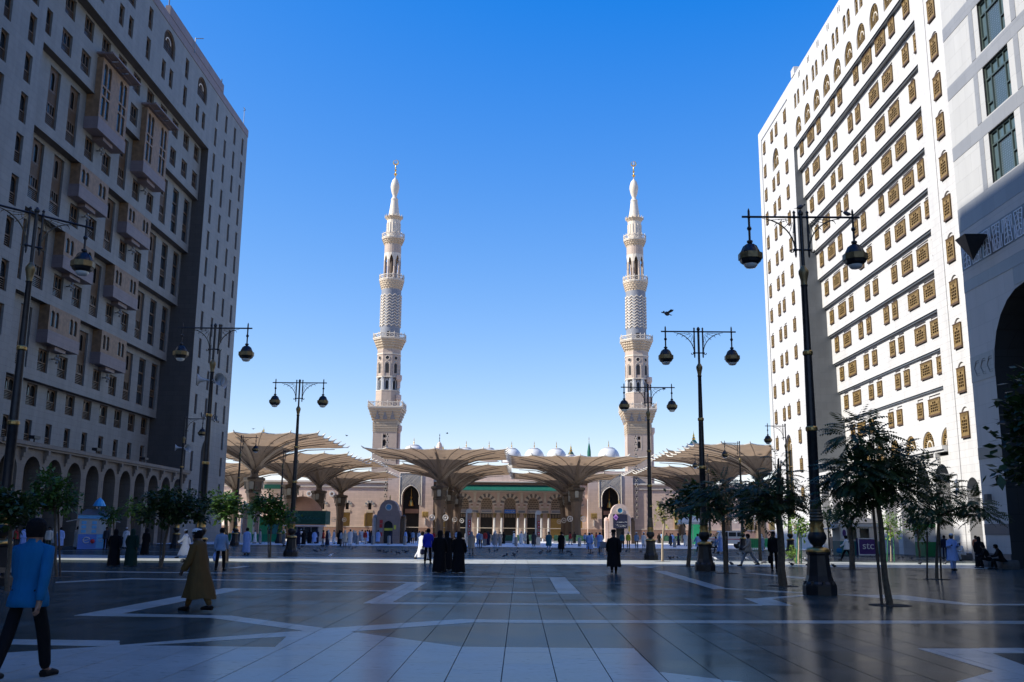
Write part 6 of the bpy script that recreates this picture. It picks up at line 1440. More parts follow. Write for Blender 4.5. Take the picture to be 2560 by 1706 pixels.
def loft_robe(J, mt, hem=.12, wide=.30, depth=.22, swing=.0, folds=9, amp=.05, hood=False, lag=0.0, name='robe', top=None, seed=0):
    rr = random.Random(seed); q = MB(); n = 36; rows = []
    ztop = J['nec'].z + .01; pel = J['pel']; ph = rr.uniform(0, 6)
    lv = []
    if hood:
        h = J['hea']
        lv += [(h.z + .155, .02, .02, h.y), (h.z + .14, .07, .08, h.y), (h.z + .07, .105, .12, h.y), (h.z - .03, .112, .13, h.y + .005), (h.z - .12, .10, .11, h.y - .01), (h.z - .19, .17, .13, J['che'].y)]
    else: lv += [(ztop, .06, .06, J['nec'].y), (ztop - .04, .13, .09, J['che'].y)]
    sh = J['shol'].z
    lv += [(sh + .01, .20, .115, J['che'].y), (sh - .12, .212, .135, J['che'].y), (J['wai'].z, .195 + (wide - .2) * .35, .16, J['wai'].y), (pel.z - .02, .205 + (wide - .2) * .45, .165, pel.y)]
    for f in (.25, .5, .75, 1.0):
        z = pel.z + (hem - pel.z) * f; lv.append((z, .205 + (wide - .2) * (.45 + .55 * f), .165 + (depth - .165) * f, pel.y + swing * f * f - lag * f))
    for i, (z, rx, ry, cy) in enumerate(lv):
        row = []
        g = max(0, (sh - z) / (sh - hem)) if z < sh else 0
        for k in range(n):
            a = math.tau * k / n; w = 1 + amp * g * (math.sin(folds * a + ph) + .5 * math.sin((folds + 4) * a + 2 * ph)) + (.03 * math.sin(3 * a + z * 9) if i > 3 else 0)
            row.append((rx * w * math.cos(a), cy + ry * w * math.sin(a), z + (.015 * math.sin(5 * a + ph) if i == len(lv) - 1 else 0)))
        rows.append(row)
    q.grid(rows, True, 0, True, False)
    return q, lv
def robe(J, mt, sleeves=True, sl=.075, **kw):
    q, lv = loft_robe(J, mt, **kw)
    if sleeves:
        for s in 'lr':
            q.tube([J['sho' + s] + Vector((0, 0, -.01)), J['elb' + s], J['wri' + s]], [.085, sl, sl * .85], 12)
    return q.mesh('robe', mt, True, 70)
def cap(J, mt, kind='cap'):
    q = MB(); h = J['hea']; k = 1.0
    if kind == 'cap': q.lathe([(.093, h.z + .03), (.097, h.z + .09), (.085, h.z + .135), (.04, h.z + .155), (.005, h.z + .158)], h.x, h.y - .005, 16, sy=1.12)
    elif kind == 'hat': q.lathe([(.17, h.z + .085), (.165, h.z + .1), (.1, h.z + .105), (.1, h.z + .19), (.06, h.z + .21), (.004, h.z + .212)], h.x, h.y, 16)
    elif kind == 'scarf':
        q.lathe([(.004, h.z + .16), (.07, h.z + .145), (.104, h.z + .08), (.108, h.z), (.115, h.z - .08), (.17, h.z - .16), (.2, h.z - .25)], h.x, h.y - .015, 16, sy=1.12)
    return q.mesh('head_cloth' if kind == 'scarf' else 'cap', mt, True, 60)
def hair(J, mt=None):
    q = MB(); h = J['hea']; rows = []
    for (r, z) in ((.092, -.05), (.101, 0), (.103, .05), (.092, .105), (.06, .145), (.01, .16)):
        row = []
        for k in range(16):
            a = math.tau * k / 16; front = max(0, math.sin(a)); rad = r * (1.0 + .02 * math.sin(9 * a + z * 40))
            zz = h.z + z; 
            if z < .05: rad *= 1 - .45 * front
            row.append((h.x + rad * math.cos(a), h.y - .012 + rad * 1.16 * math.sin(a) * (1 - .0 * front), zz + (.05 * front if z < .05 else 0)))
        rows.append(row)
    q.grid(rows, True, 0, True, True)
    return q.mesh('hair', mt or HAIR, True, 70)
def shoes(J, mt):
    q = MB()
    for s in 'lr':
        a, t = J['ank' + s], J['toe' + s]; d = (t - a); 
        q.tube([a + Vector((0, -.045, -.035)), a + Vector((0, .03, -.03)), a.lerp(t, .7) + Vector((0, 0, -.0)), t + Vector((0, .05, -.0))], [.045, .05, .043, .03], 8)
    return q.mesh('shoe', mt, True, 70)
CACHE = {}
def pose(key, **kw):
    if key not in CACHE: CACHE[key] = dict(J=joints(**kw), m={})
    return CACHE[key]
POSES = dict(walk=dict(leg=.38, arms=(.42, -.42), elbow=(.35, .25)), lean=dict(leg=.42, arms=(.1, .45), elbow=(.5, .9), bend=.13), stride=dict(leg=.55, arms=(.5, -.5), elbow=(.5, .3)), stand=dict(leg=.0, arms=(.05, .05), elbow=(.15, .15)), slow=dict(leg=.2, arms=(-.2, .2), elbow=(.2, .3)), hold=dict(leg=.15, arms=(.25, .2), elbow=(1.7, 1.6)), sit=dict(sit=True, bend=.35, arms=(.5, .5), elbow=(.9, .9)), raise_=dict(leg=.05, arms=(.9, .1), elbow=(1.6, .2)))
def person(px, py, face, pos, outfit, top, bottom=None, head=None, headcol=None, label='', group=None, h=None, skin=None, extra=None, fingers=False, at=None):
    """face: compass angle, 0 = away from the camera, 90 = to the right, 180 = towards the camera"""
    P = pose(pos, **POSES[pos]); J, m = P['J'], P['m']; gp = G(px, py) if at is None else Vector(at)
    s = (h or 1.72) / 1.74; root = empty('person', (gp.x, gp.y, .004), -math.radians(face)); root.scale = (s, s, s); tag(root, label, 'person', group)
    def get(k, f):
        if k not in m: m[k] = f()
        return m[k]
    def put(name, me, mt):
        o = place(name, me, root)
        if o.material_slots: o.material_slots[0].link = 'OBJECT'; o.material_slots[0].material = mt
        return o
    put('body', get(('body', fingers), lambda: body_mesh(J, fingers)), skin or SKIN_D)
    T = CL[top]; B_ = CL[bottom or top]
    if outfit == 'shirt':
        put('shirt', get('shirt', lambda: shirt(J, T)), T); put('trousers', get('trousers', lambda: trousers(J, B_)), B_); put('shoe', get('shoes', lambda: shoes(J, SHOE)), SHOE)
    elif outfit == 'thobe':
        lg = POSES[pos].get('leg', 0); put('robe', get('thobe', lambda: robe(J, T, hem=.16, wide=.26, depth=.20 + lg * .35, amp=.04, folds=7, seed=3)), T); put('trousers', get('trousers', lambda: trousers(J, B_)), B_); put('shoe', get('shoes', lambda: shoes(J, SHOE)), SHOE)
    elif outfit == 'kurta':
        lg = POSES[pos].get('leg', 0); put('robe', get('kurta', lambda: robe(J, T, hem=.46, wide=.27, depth=.2 + lg * .2, amp=.05, folds=6, seed=5)), T); put('trousers', get('trousers', lambda: trousers(J, B_)), B_); put('shoe', get('shoes', lambda: shoes(J, SHOE)), SHOE)
    elif outfit == 'abaya':
        lg = POSES[pos].get('leg', 0); put('robe', get('abaya', lambda: robe(J, T, sleeves=True, sl=.1, hem=.03, wide=.27, depth=.24 + lg * .4, amp=.06, folds=9, hood=True, lag=.05, seed=6)), T)
    elif outfit == 'coat':
        lg = POSES[pos].get('leg', 0); put('robe', get('coat', lambda: robe(J, T, sl=.085, hem=.26, wide=.28, depth=.24 + lg * .35, amp=.045, folds=8, lag=.03, seed=8)), T); put('trousers', get('trousers', lambda: trousers(J, B_)), B_); put('shoe', get('shoes', lambda: shoes(J, SHOE)), SHOE)
    elif outfit == 'ihram':
        put('robe', get('ihram', lambda: robe(J, T, sl=.11, hem=.3, wide=.29, depth=.22, amp=.08, folds=5, seed=9)), T); put('shawl', get('shawl', lambda: shirt(J, T, 1.18, True)), T)
    if head == 'hair': put('hair', get('hair', lambda: hair(J)), HAIR)
    elif head in ('cap', 'hat', 'scarf'): put('head_cloth' if head == 'scarf' else 'cap', get(head, lambda: cap(J, T, head)), CL[headcol or top])
    if head == 'cap': put('hair', get('hair', lambda: hair(J)), HAIR)
    if extra:
        for e in extra: e(root, J)
    return root
def bag(col, side='l', size=(.3, .14, .34), nm='handbag'):
    def f(root, J):
        q = MB(); p = J['han' + side]; sx, sy, sz = size
        rows = []
        for (k, z) in ((.7, -.08), (1.0, -.14), (1.08, -.28), (.9, -sz - .06), (.3, -sz - .09)): rows.append([(p.x + sy * .5 * k * math.cos(a), p.y + sx * .5 * k * math.sin(a), p.z + z) for a in [math.tau * i / 12 for i in range(12)]])
        q.grid(rows, True, 0, True, True); q.tube([p + Vector((0, -.06, -.08)), p, p + Vector((0, .06, -.08))], .012, 5)
        o = q.build(nm, CL[col] if col in CL else M[col], None, smooth=True, ang=60); o.location = root.location; o.rotation_euler = root.rotation_euler; o.scale = root.scale
        tag(o, '%s %s held by the %s' % (col if col not in ('sky',) else 'pale blue', nm.replace('_', ' '), ' '.join(root['label'].split(',')[0].split()[:9])), 'bag')
    return f
def strap(col):
    def f(root, J):
        q = MB(); a = J['shol'] + Vector((.03, .02, .05)); c = J['hipr'] + Vector((.10, .02, .05))
        q.tube([a, J['che'] + Vector((0, .165, 0)), c, J['che'] + Vector((0, -.165, 0)), a], .016, 5); q.cbox(c.x + .03, c.y, c.z - .18, .07, .24, .2)
        place('shoulder_bag', q.mesh('shoulder_bag', CL[col]), root)
    return f
# --- people one can tell apart
person(50, 1702, 4, 'walk', 'shirt', 'blue', 'black', 'hair', label='man in bright blue shirt and black trousers walking away, at the left edge', h=1.80, skin=SKIN, fingers=True)
person(492, 1529, -76, 'lean', 'coat', 'brown', 'brown', 'cap', 'white', label='man in long dark brown robe and white cap walking left', h=1.72, skin=SKIN_D, fingers=True)
person(283, 1416, -20, 'walk', 'abaya', 'black', label='woman in black abaya walking beside the woman in dark green', h=1.66)
person(326, 1416, -15, 'walk', 'abaya', 'green', label='woman in dark green abaya, right of the kiosk', h=1.68)
person(461, 1396, -95, 'stride', 'thobe', 'white', 'white', 'cap', 'white', label='man in white robe with blue shoulder bag striding left in the sunlit strip', h=1.70, extra=[strap('navy')])
person(549, 1427, 0, 'slow', 'shirt', 'greyblue', 'black', 'hair', label='man in grey-blue shirt walking away, holding a striped bag', h=1.72, extra=[bag('sky', 'l', (.24, .12, .3), 'striped_bag')])
person(615, 1387, 10, 'stand', 'thobe', 'sky', 'sky', 'hair', label='man in long pale robe standing, left of the lone lamp', h=1.76)
person(190, 1372, 20, 'stand', 'thobe', 'white', 'white', 'hair', label='man in white robe standing at the blue kiosk', h=1.75)
person(263, 1374, 180, 'stand', 'shirt', 'darkgrey', 'black', 'hair', label='dark-clothed man standing right of the blue kiosk', h=1.72)
person(313, 1372, 180, 'stand', 'thobe', 'white', 'white', 'cap', 'white', label='man in white with crossed bag strap, behind the two walking women', h=1.7, extra=[strap('navy')])
person(362, 1388, 20, 'stand', 'abaya', 'black', label='woman in black abaya standing between tree and lamp base on the left', h=1.66)
person(119, 1380, 180, 'stand', 'shirt', 'cream', 'green', 'hair', label='man in cream vest standing behind the man in blue', h=1.7)
person(36, 1376, 90, 'stand', 'shirt', 'red', 'darkgrey', 'hair', label='person in red top beneath the left arcade', h=1.68)
person(649, 1360, 90, 'stand', 'thobe', 'grey', 'grey', 'cap', 'grey', label='man in grey robe by the green barriers', h=1.7)
person(1054, 1401, 35, 'stride', 'thobe', 'white', 'white', 'hair', label='man in white robe striding beside the man in royal blue', h=1.72, extra=[bag('navy', 'r', (.3, .2, .3), 'bag')])
person(1069, 1410, 5, 'slow', 'shirt', 'royal', 'black', 'hair', label='man in royal blue shirt near three women in black', h=1.8, skin=SKIN)
person(1098, 1432, 10, 'slow', 'abaya', 'black', label='woman in black abaya, leftmost of the close group of three', h=1.7)
person(1116, 1426, -12, 'slow', 'abaya', 'black', label='woman in black abaya, middle of the close group of three', h=1.68)
person(1146, 1433, 18, 'slow', 'abaya', 'black', label='woman in black abaya, rightmost of the close group of three', h=1.66)
person(1178, 1386, 0, 'slow', 'kurta', 'beige', 'grey', 'scarf', 'grey', label='woman in beige coat and grey scarf behind the women in black', h=1.66)
person(1535, 1434, 0, 'walk', 'coat', 'black', 'black', 'hat', 'black', label='man in long black coat and wide hat walking towards the right gate', h=1.78)
person(1285, 1361, -60, 'slow', 'thobe', 'white', 'white', 'cap', 'white', label='man in brilliant white robe alone on the sunlit pavement', h=1.72)
person(1372, 1378, 0, 'slow', 'kurta', 'teal', 'sky', 'cap', 'white', label='man in teal top and pale blue trousers, centre of the plaza', h=1.72)
person(1403, 1381, 0, 'slow', 'coat', 'black', 'black', 'hair', label='man in black coat right of the man in teal', h=1.72)
person(1474, 1382, 0, 'walk', 'ihram', 'sky', 'white', 'cap', 'white', label='man in pale blue shawl and white robe walking to the mosque', h=1.7)
person(1500, 1379, 0, 'hold', 'ihram', 'sky', 'white', 'cap', 'white', label='man in pale blue pushing a wheelchair', h=1.7)
person(1571, 1371, 180, 'stand', 'shirt', 'yellow', 'darkgrey', 'cap', 'white', label='man in yellow vest by the domed gate kiosk', h=1.74)
person(1556, 1371, 180, 'stand', 'shirt', 'teal', 'darkgrey', 'hair', label='man in teal shirt left of the yellow vest', h=1.7)
person(1592, 1371, 0, 'stand', 'shirt', 'greyblue', 'darkgrey', 'hat', 'white', label='man in grey-blue shirt under a small white sunshade', h=1.7)
person(1610, 1371, 0, 'stand', 'kurta', 'white', 'darkgrey', 'hat', 'white', label='man in white top under a small white sunshade', h=1.7)
person(1745, 1379, -30, 'walk', 'kurta', 'sky', 'navy', 'hair', label='man in pale blue top left of the second lamp', h=1.68)
person(1791, 1383, -60, 'walk', 'shirt', 'greyblue', 'navy', 'hair', label='boy in dark blue beside the man in long white robe', h=1.45)
person(1803, 1384, -60, 'walk', 'thobe', 'sky', 'white', 'scarf', 'white', label='tall man in flowing pale robe and headcloth by the jeep', h=1.8)
person(1873, 1416, -100, 'stride', 'shirt', 'beige', 'grey', 'hair', label='man in beige shirt and grey trousers striding left', h=1.76)
person(1936, 1429, 175, 'stand', 'shirt', 'black', 'black', 'hair', label='man all in black facing the camera, by the thick-trunked tree', h=1.78, extra=[bag('black', 'r', (.26, .14, .34), 'bag')])
person(1905, 1381, 180, 'stand', 'kurta', 'greyblue', 'sky', 'scarf', 'white', label='woman with white scarf before the green barriers on the right', h=1.66)
person(2079, 1377, 0, 'stand', 'thobe', 'beige', 'grey', 'hair', label='man in pale beige robe before the lit columns', h=1.74)
person(2063, 1372, 30, 'slow', 'thobe', 'sky', 'sky', 'scarf', 'sky', label='man in pale blue robe half hidden by the lamp bowl', h=1.7)
person(2118, 1402, -60, 'stride', 'shirt', 'white', 'black', 'hair', label='man in white shirt with blue bag striding before the purple sign', h=1.72, extra=[bag('blue', 'l', (.36, .22, .3), 'bag'), strap('navy')])
person(2384, 1427, 180, 'hold', 'kurta', 'sky', 'sky', 'cap', 'white', label='man in pale blue and grey walking towards the camera, hands together', h=1.78)
person(2364, 1398, 0, 'stand', 'shirt', 'navy', 'navy', 'hair', label='person in navy at the green kiosk counter', h=1.7)
person(2443, 1400, 180, 'stand', 'shirt', 'orange', 'grey', 'hair', label='person in orange top by the corner of the banded building', h=1.7)
person(2452, 1418, 20, 'slow', 'abaya', 'black', label='woman in black by the corner of the banded building', h=1.66)
for (px, py, lab, c, hd) in ((2408, 1402, 'man in white with cap sitting on a stone seat', 'white', 'cap'), (2474, 1421, 'dark-clothed man sitting, left of the two in silhouette', 'black', 'hair'), (2508, 1424, 'dark-clothed man sitting, right of the two in silhouette', 'black', 'hair')):
    person(px, py, -75 if c == 'black' else -110, 'sit', 'shirt', c, c, hd, 'white', label=lab, h=1.74)
# --- stone seats
for (px, py, lab, w_) in ((2482, 1419, 'rough stone seat under the left silhouette', 1.0), (2518, 1423, 'rough stone seat under the right silhouette', 1.1), (2412, 1400, 'rounded stone seat under the man in white', .95)):
    g = G(px, py); q = MB(); rr = random.Random(int(px)); rows = []
    for z, k in ((0, .95), (.12, 1.0), (.36, 1.0), (.45, .9), (.46, .02)): rows.append([(w_ * .5 * k * max(-.8, min(.8, math.cos(a) * 1.15)) * 1.2 + rr.uniform(-.02, .02), .42 * k * max(-.8, min(.8, math.sin(a) * 1.15)) * 1.2 + rr.uniform(-.02, .02), z) for a in [math.tau * i / 14 for i in range(14)]])
    q.grid(rows, True, 0, True, True); tag(q.build('boulder_seat', M['rock'], None, (g.x, g.y, 0), smooth=True, ang=50), lab, 'seat', 'stone seats')
# --- wheelchair
g = G(1508, 1386); WC = empty('wheelchair', (g.x, g.y, 0)); tag(WC, 'wheelchair pushed by the man in pale blue', 'wheelchair')
q = MB(); q.box(-.23, .23, -.2, .22, .48, .54); q.box(-.23, .23, -.26, -.2, .54, .95); q.build('seat', CL['grey'], WC)
for s in (-1, 1):
    q = MB()
    for k in range(20): q.tube([(s * .29, -.08 + .3 * math.cos(math.tau * k / 20), .3 + .3 * math.sin(math.tau * k / 20)), (s * .29, -.08 + .3 * math.cos(math.tau * (k + 1) / 20), .3 + .3 * math.sin(math.tau * (k + 1) / 20))], .02, 4)
    for k in range(4): q.tube([(s * .29, -.08, .3), (s * .29, -.08 + .28 * math.cos(math.tau * k / 4), .3 + .28 * math.sin(math.tau * k / 4))], .008, 4)
    q.build('wheel', M['tyre'], WC)
q = MB()
for s in (-1, 1): q.tube([(s * .25, -.36, .98), (s * .25, -.25, .95), (s * .25, -.25, .5), (s * .25, .25, .5), (s * .25, .35, .1)], .014, 5)
q.build('frame', M['steel'], WC)
# --- the crowd before the gates
rc = random.Random(21)
crowd = []
def cr_(x0, x1, n, y0, y1, lit): 
    for i in range(n): crowd.append((x0 + (x1 - x0) * (i + rc.uniform(.1, .9)) / n, rc.uniform(y0, y1), lit))
cr_(706, 880, 17, 1359, 1367, 'before the blind left wall'); cr_(880, 1050, 26, 1355, 1361, 'before the left gate'); cr_(1190, 1260, 9, 1360, 1368, 'left of the blue portal sign'); cr_(1300, 1345, 5, 1359, 1367, 'right of the blue portal sign')
cr_(1400, 1500, 6, 1358, 1364, 'left of the lit gate kiosk'); cr_(1640, 1790, 15, 1356, 1366, 'near the jeep'); cr_(1060, 1180, 7, 1353, 1358, 'far behind the women in black'); cr_(1900, 2060, 6, 1368, 1376, 'before the lit arcade'); cr_(15, 170, 6, 1366, 1376, 'under the left arcade'); cr_(560, 705, 6, 1355, 1360, 'by the green barriers on the left')
outs = [('abaya', 'black', 'black', None, 'in black abaya'), ('abaya', 'black', 'black', None, 'in black abaya'), ('shirt', 'greyblue', 'darkgrey', 'hair', 'in grey-blue shirt'), ('thobe', 'white', 'white', 'cap', 'in white robe and cap'), ('ihram', 'sky', 'white', 'hair', 'in pale blue shawl'), ('kurta', 'cream', 'grey', 'scarf', 'in cream coat and scarf'), ('abaya', 'navy', 'navy', None, 'in navy abaya'), ('shirt', 'red', 'grey', 'hair', 'in red shirt'), ('coat', 'darkgrey', 'black', 'hair', 'in dark grey coat'), ('kurta', 'beige', 'cream', 'hair', 'in beige tunic'), ('thobe', 'grey', 'grey', 'scarf', 'in grey robe and scarf')]
seen = {}
for i, (px, py, where) in enumerate(crowd):
    o = outs[rc.randrange(len(outs))]; pz = rc.choice(['stand', 'slow', 'walk', 'stand', 'slow'] + (['raise_'] if o[0] == 'shirt' else []))
    key = (o[4], where); seen.setdefault(key, []).append((px, py, pz, o))
ORD = ['leftmost', 'second from the left', 'third from the left', 'fourth from the left', 'fifth from the left', 'sixth from the left', 'seventh from the left', 'eighth from the left']
for (look, where), lst in seen.items():
    lst.sort()
    for k, (px, py, pz, o) in enumerate(lst):
        lab = 'one %s %s' % (look, where) + ('' if len(lst) == 1 else (', ' + ORD[k]))
        if len(lab.split()) > 16: lab = lab.replace('from the left', 'from left')
        person(px, py, rc.choice([0, 0, 20, -30, 60, -80, 170]), pz, o[0], o[1], o[2], o[3], 'white' if o[3] == 'cap' else ('cream' if o[3] == 'scarf' else None), label=lab, group='pilgrims gathered before the mosque', h=rc.uniform(1.58, 1.78))
# ================================================================== PIGEONS
def pigeon(kind):
    q = MB(); rows = []
    tilt = {'stand': .35, 'peck': -.35, 'fly': .05}[kind]
    for (t, r) in ((-.5, .006), (-.42, .03), (-.2, .075), (.05, .095), (.25, .08), (.4, .045), (.5, .03)):
        c = Vector((0, math.cos(tilt) * t * .3, .14 + math.sin(tilt) * t * .3)); rows.append([c + Vector((r * .8 * math.cos(a), 0, r * math.sin(a))) for a in [math.tau * k / 8 for k in range(8)]])
    q.grid(rows, True, 0, True, True)
    hd = Vector((0, math.cos(tilt) * .16 + .03, .14 + math.sin(tilt) * .16 + (.05 if kind != 'peck' else -.03))); q.sphere(tuple(hd), .038, 8); q.tube([hd + Vector((0, .03, 0)), hd + Vector((0, .065, -.012))], [.012, .003], 5)
    tb = Vector((0, -math.cos(tilt) * .13, .14 - math.sin(tilt) * .13)); q.face([tb + Vector((-.03, 0, 0)), tb + Vector((.03, 0, 0)), tb + Vector((.045, -.13, -.03)), tb + Vector((-.045, -.13, -.03))])
    if kind == 'fly':
        for s in (-1, 1): q.face([(s * .05, .08, .17), (s * .28, .06, .27), (s * .36, -.03, .24), (s * .22, -.09, .2), (s * .05, -.07, .16)])
    else:
        for s in (-1, 1):
            q.face([tuple(Vector((s * .074, .08, .17)) ), (s * .082, .0, .12), (s * .06, -.15, .08 if kind == 'stand' else .15), (s * .05, -.1, .16)])
            q.tube([(s * .025, .0, .09), (s * .025, .01, .0)], .007, 4)
    return q.mesh('pigeon', M['pigeon'], True, 60)
M['pigeon'] = mat('slate_pigeon_feathers', (0.035, 0.037, 0.045), 0.6, var=0.4, scale=14); M['pigeon_white'] = mat('white_pigeon_feathers', (0.6, 0.6, 0.6), 0.6, var=0.15, scale=14)
PG = {k: pigeon(k) for k in ('stand', 'peck', 'fly')}
rp = random.Random(5)
def put_pigeon(p, kind, label, white=False, s=1.15, group=None, rz=None):
    o = place('pigeon', PG[kind], None, tuple(p), rp.uniform(0, 6.28) if rz is None else rz); o.scale = (s, s, s)
    if white: o.material_slots[0].link = 'OBJECT'; o.material_slots[0].material = M['pigeon_white']
    return tag(o, label, 'pigeon', group)
flocks = [((745, 1373), 12, 4, 3), ((800, 1377), 14, 6, 5), ((880, 1373), 10, 3, 3), ((965, 1382), 22, 4, 8), ((1010, 1382), 20, 4, 8), ((1225, 1376), 20, 8, 5), ((1275, 1388), 22, 8, 6), ((1362, 1383), 18, 5, 7), ((1428, 1386), 12, 5, 4), ((1482, 1386), 8, 4, 2), ((1572, 1381), 8, 3, 3), ((1600, 1382), 8, 3, 2), ((1680, 1397), 14, 3, 4), ((1855, 1386), 30, 5, 6), ((1900, 1408), 14, 4, 4), ((2020, 1405), 26, 6, 5), ((2100, 1392), 26, 5, 6), ((2190, 1393), 26, 4, 6), ((2265, 1395), 22, 4, 4), ((1650, 1383), 16, 5, 3), ((1310, 1372), 24, 4, 4)]
FL = ['left of the lone lamp base', 'right of the lone lamp base', 'before the blind left wall', 'before the left gate', 'left of the man in white robe', 'behind the beige coat', 'in the middle of the plaza', 'by the man in teal', 'by the man in black coat', 'by the wheelchair', 'by the yellow vest', 'left of the far lamp', 'right of the far lamp base', 'by the jeep', 'at the striding man', 'left of the nearest lamp base', 'at the purple sign kiosk', 'at the bright sapling', 'left of the green kiosk', 'right of the far lamp', 'near the blue portal sign']
for (c, rx, ry, n), wh in zip(flocks, FL):
    for i in range(n):
        g = G(c[0] + rp.uniform(-rx, rx), c[1] + rp.uniform(-ry, ry)); put_pigeon((g.x, g.y, .004), rp.choice(['stand', 'peck', 'peck']), 'dark pigeon standing on the paving ' + wh, False, rp.uniform(.62, .8), 'pigeons ' + wh)
for (px, py, wh) in ((826, 1394, 'alone before the left wall'), (1789, 1402, 'right of the second lamp base'), (1867, 1402, 'beside the striding man'), (1890, 1405, 'behind the striding man'), (2001, 1404, 'left of the nearest lamp base'), (2014, 1403, 'touching the nearest lamp outline')):
    g = G(px, py); put_pigeon((g.x, g.y, .004), 'stand', 'white pigeon on the sunlit strip ' + wh, True, .9)
for (px, py, k, lab) in ((1829, 1415, 'stand', 'dark pigeon left of the striding man, on the shaded floor'), (1980, 1417, 'stand', 'dark pigeon strutting left of the nearest lamp base'), (2085, 1421, 'stand', 'dark pigeon right of the nearest lamp base'), (2301, 1413, 'stand', 'upright pigeon near the staked tree'), (2365, 1412, 'peck', 'pigeon pecking left of the man in pale blue'), (2020, 1420, 'peck', 'pigeon pecking at the nearest lamp base')):
    g = G(px, py); put_pigeon((g.x, g.y, .004), k, lab, False, .85, None, rp.uniform(1.2, 2.0) * rp.choice((-1, 1)))
put_pigeon((8.44, 27.9, 11.3), 'stand', 'pigeon perched on top of the nearest lamp post', False, .8, None, -1.4); put_pigeon((9.85, 27.9, 11.1), 'stand', 'pigeon perched on the right arm of the nearest lamp', False, .8, None, 1.3)
put_pigeon(tuple(atY(1668, 793, 62)), 'fly', 'dark bird flying with spread wings right of the right minaret', False, 1.6, None, 2.2)
put_pigeon(tuple(atY(1660, 976, 62.9)), 'stand', 'pigeon perched on the far lamp arm', False, .8, None, 1.0)
for k, (px, py) in enumerate(((633, 1075), (867, 1092), (1118, 1086), (2160, 245))):
    put_pigeon(tuple(atY(px, py, 120)), 'fly', ['tiny bird in the sky beside the left hotel', 'tiny bird in the sky left of the left minaret', 'tiny bird in the sky beside the pink turret', 'tiny bird before the sunlit hotel roof'][k], False, .8)
# ================================================================== BOLLARDS, BARRIERS, SCREENS
q = MB(); q.lathe([(.2, 0), (.2, .95), (.17, 1.02), (.03, 1.06)], 0, 0, 12); bm_ = q.mesh('bollard', M['concrete'], True, 30)
BN = ['first', 'second', 'third', 'fourth', 'fifth', 'sixth', 'seventh', 'eighth', 'ninth', 'tenth', 'eleventh', 'twelfth', 'thirteenth']
for i, px in enumerate((853, 893, 932, 972, 1012, 1210, 1250, 1290, 1410, 1449, 1490, 1687, 1727)):
    g = G(px, 1365.5 + (px - 1300) * .0095); tag(place('bollard', bm_, None, (g.x, g.y, 0)), BN[i] + ' grey stone bollard from the left in the row before the mosque', 'bollard', 'grey bollards before the mosque')
def barrier(px0, py0, px1, py1, h, mt, label, n=8):
    a, c = G(px0, py0), G(px1, py1); o = empty('crowd_barrier', tuple((a + c) / 2)); tag(o, label, 'barrier', 'green crowd barriers'); d = (c - a) / 2
    q = MB(); q.tube([-d + Vector((0, 0, h)), d + Vector((0, 0, h))], .04, 5); q.tube([-d + Vector((0, 0, .15)), d + Vector((0, 0, .15))], .04, 5)
    for k in range(n + 1): p = -d + d * 2 * k / n; q.tube([p, p + Vector((0, 0, h))], .035, 4)
    q.build('frame', mt, o); q = MB(); q.face([-d + Vector((0, .03, .2)), d + Vector((0, .03, .2)), d + Vector((0, .03, h - .05)), -d + Vector((0, .03, h - .05))]); q.build('net', mt, o)
barrier(570, 1356, 588, 1356.5, 1.1, M['green_net'], 'bright green barrier at the left hotel corner'); barrier(592, 1356.5, 690, 1358, 1.05, M['green_net'], 'long green barrier left of the lone lamp', 14)
barrier(1868, 1374, 1905, 1374, 1.15, M['green_net'], 'green barrier behind the striding man'); barrier(1905, 1371, 1925, 1371, 1.1, M['green_net'], 'green barrier left of the arcade')
def screen(px0, px1, py, h, label, nm='planter_hedge', mt='hedge'):
    a, c = G(px0, py), G(px1, py); o = empty(nm, ((a.x + c.x) / 2, a.y, 0)); tag(o, label, 'hedge', 'dark green hedges before the mosque'); w2 = (c.x - a.x) / 2
    q = MB(); nx = max(4, int(w2 * 2 / .5)); rr = random.Random(int(px0)); rows = []
    for (y, z) in ((-.3, 0), (-.33, h * .5), (-.25, h), (.25, h), (.3, h * .5), (.3, 0)): rows.append([(-w2 + 2 * w2 * k / nx, y + rr.uniform(-.06, .06), z + (rr.uniform(-.09, .09) if z > 0 else 0)) for k in range(nx + 1)])
    q.grid(rows, False); q.build('foliage', M[mt], o); q = MB(); q.box(-w2 - .1, w2 + .1, -.42, .42, 0, .3); q.build('planter_box', M['concrete'], o)
for (a, c, lab) in ((862, 885, 'dark hedge left of the left gate kiosk'), (1225, 1282, 'dark hedge under the blue portal sign'), (1292, 1345, 'dark hedge right of the blue portal sign'), (1385, 1480, 'dark hedge left of the lit gate kiosk'), (1655, 1730, 'dark hedge right of the far lamp')): screen(a, c, 1357.5, 1.15, lab)
# small white posts along the lit court
q = MB(); q.lathe([(.12, 0), (.12, .55), (.02, .62)], 0, 0, 8); pm = q.mesh('marker_post', M['white'])
for k in range(14):
    g = G(1225 + 22 * k, 1356); tag(place('marker_post', pm, None, (g.x, g.y, 0)), 'small white marker post in the row before the mosque doors', 'post', 'white marker posts before the mosque doors')
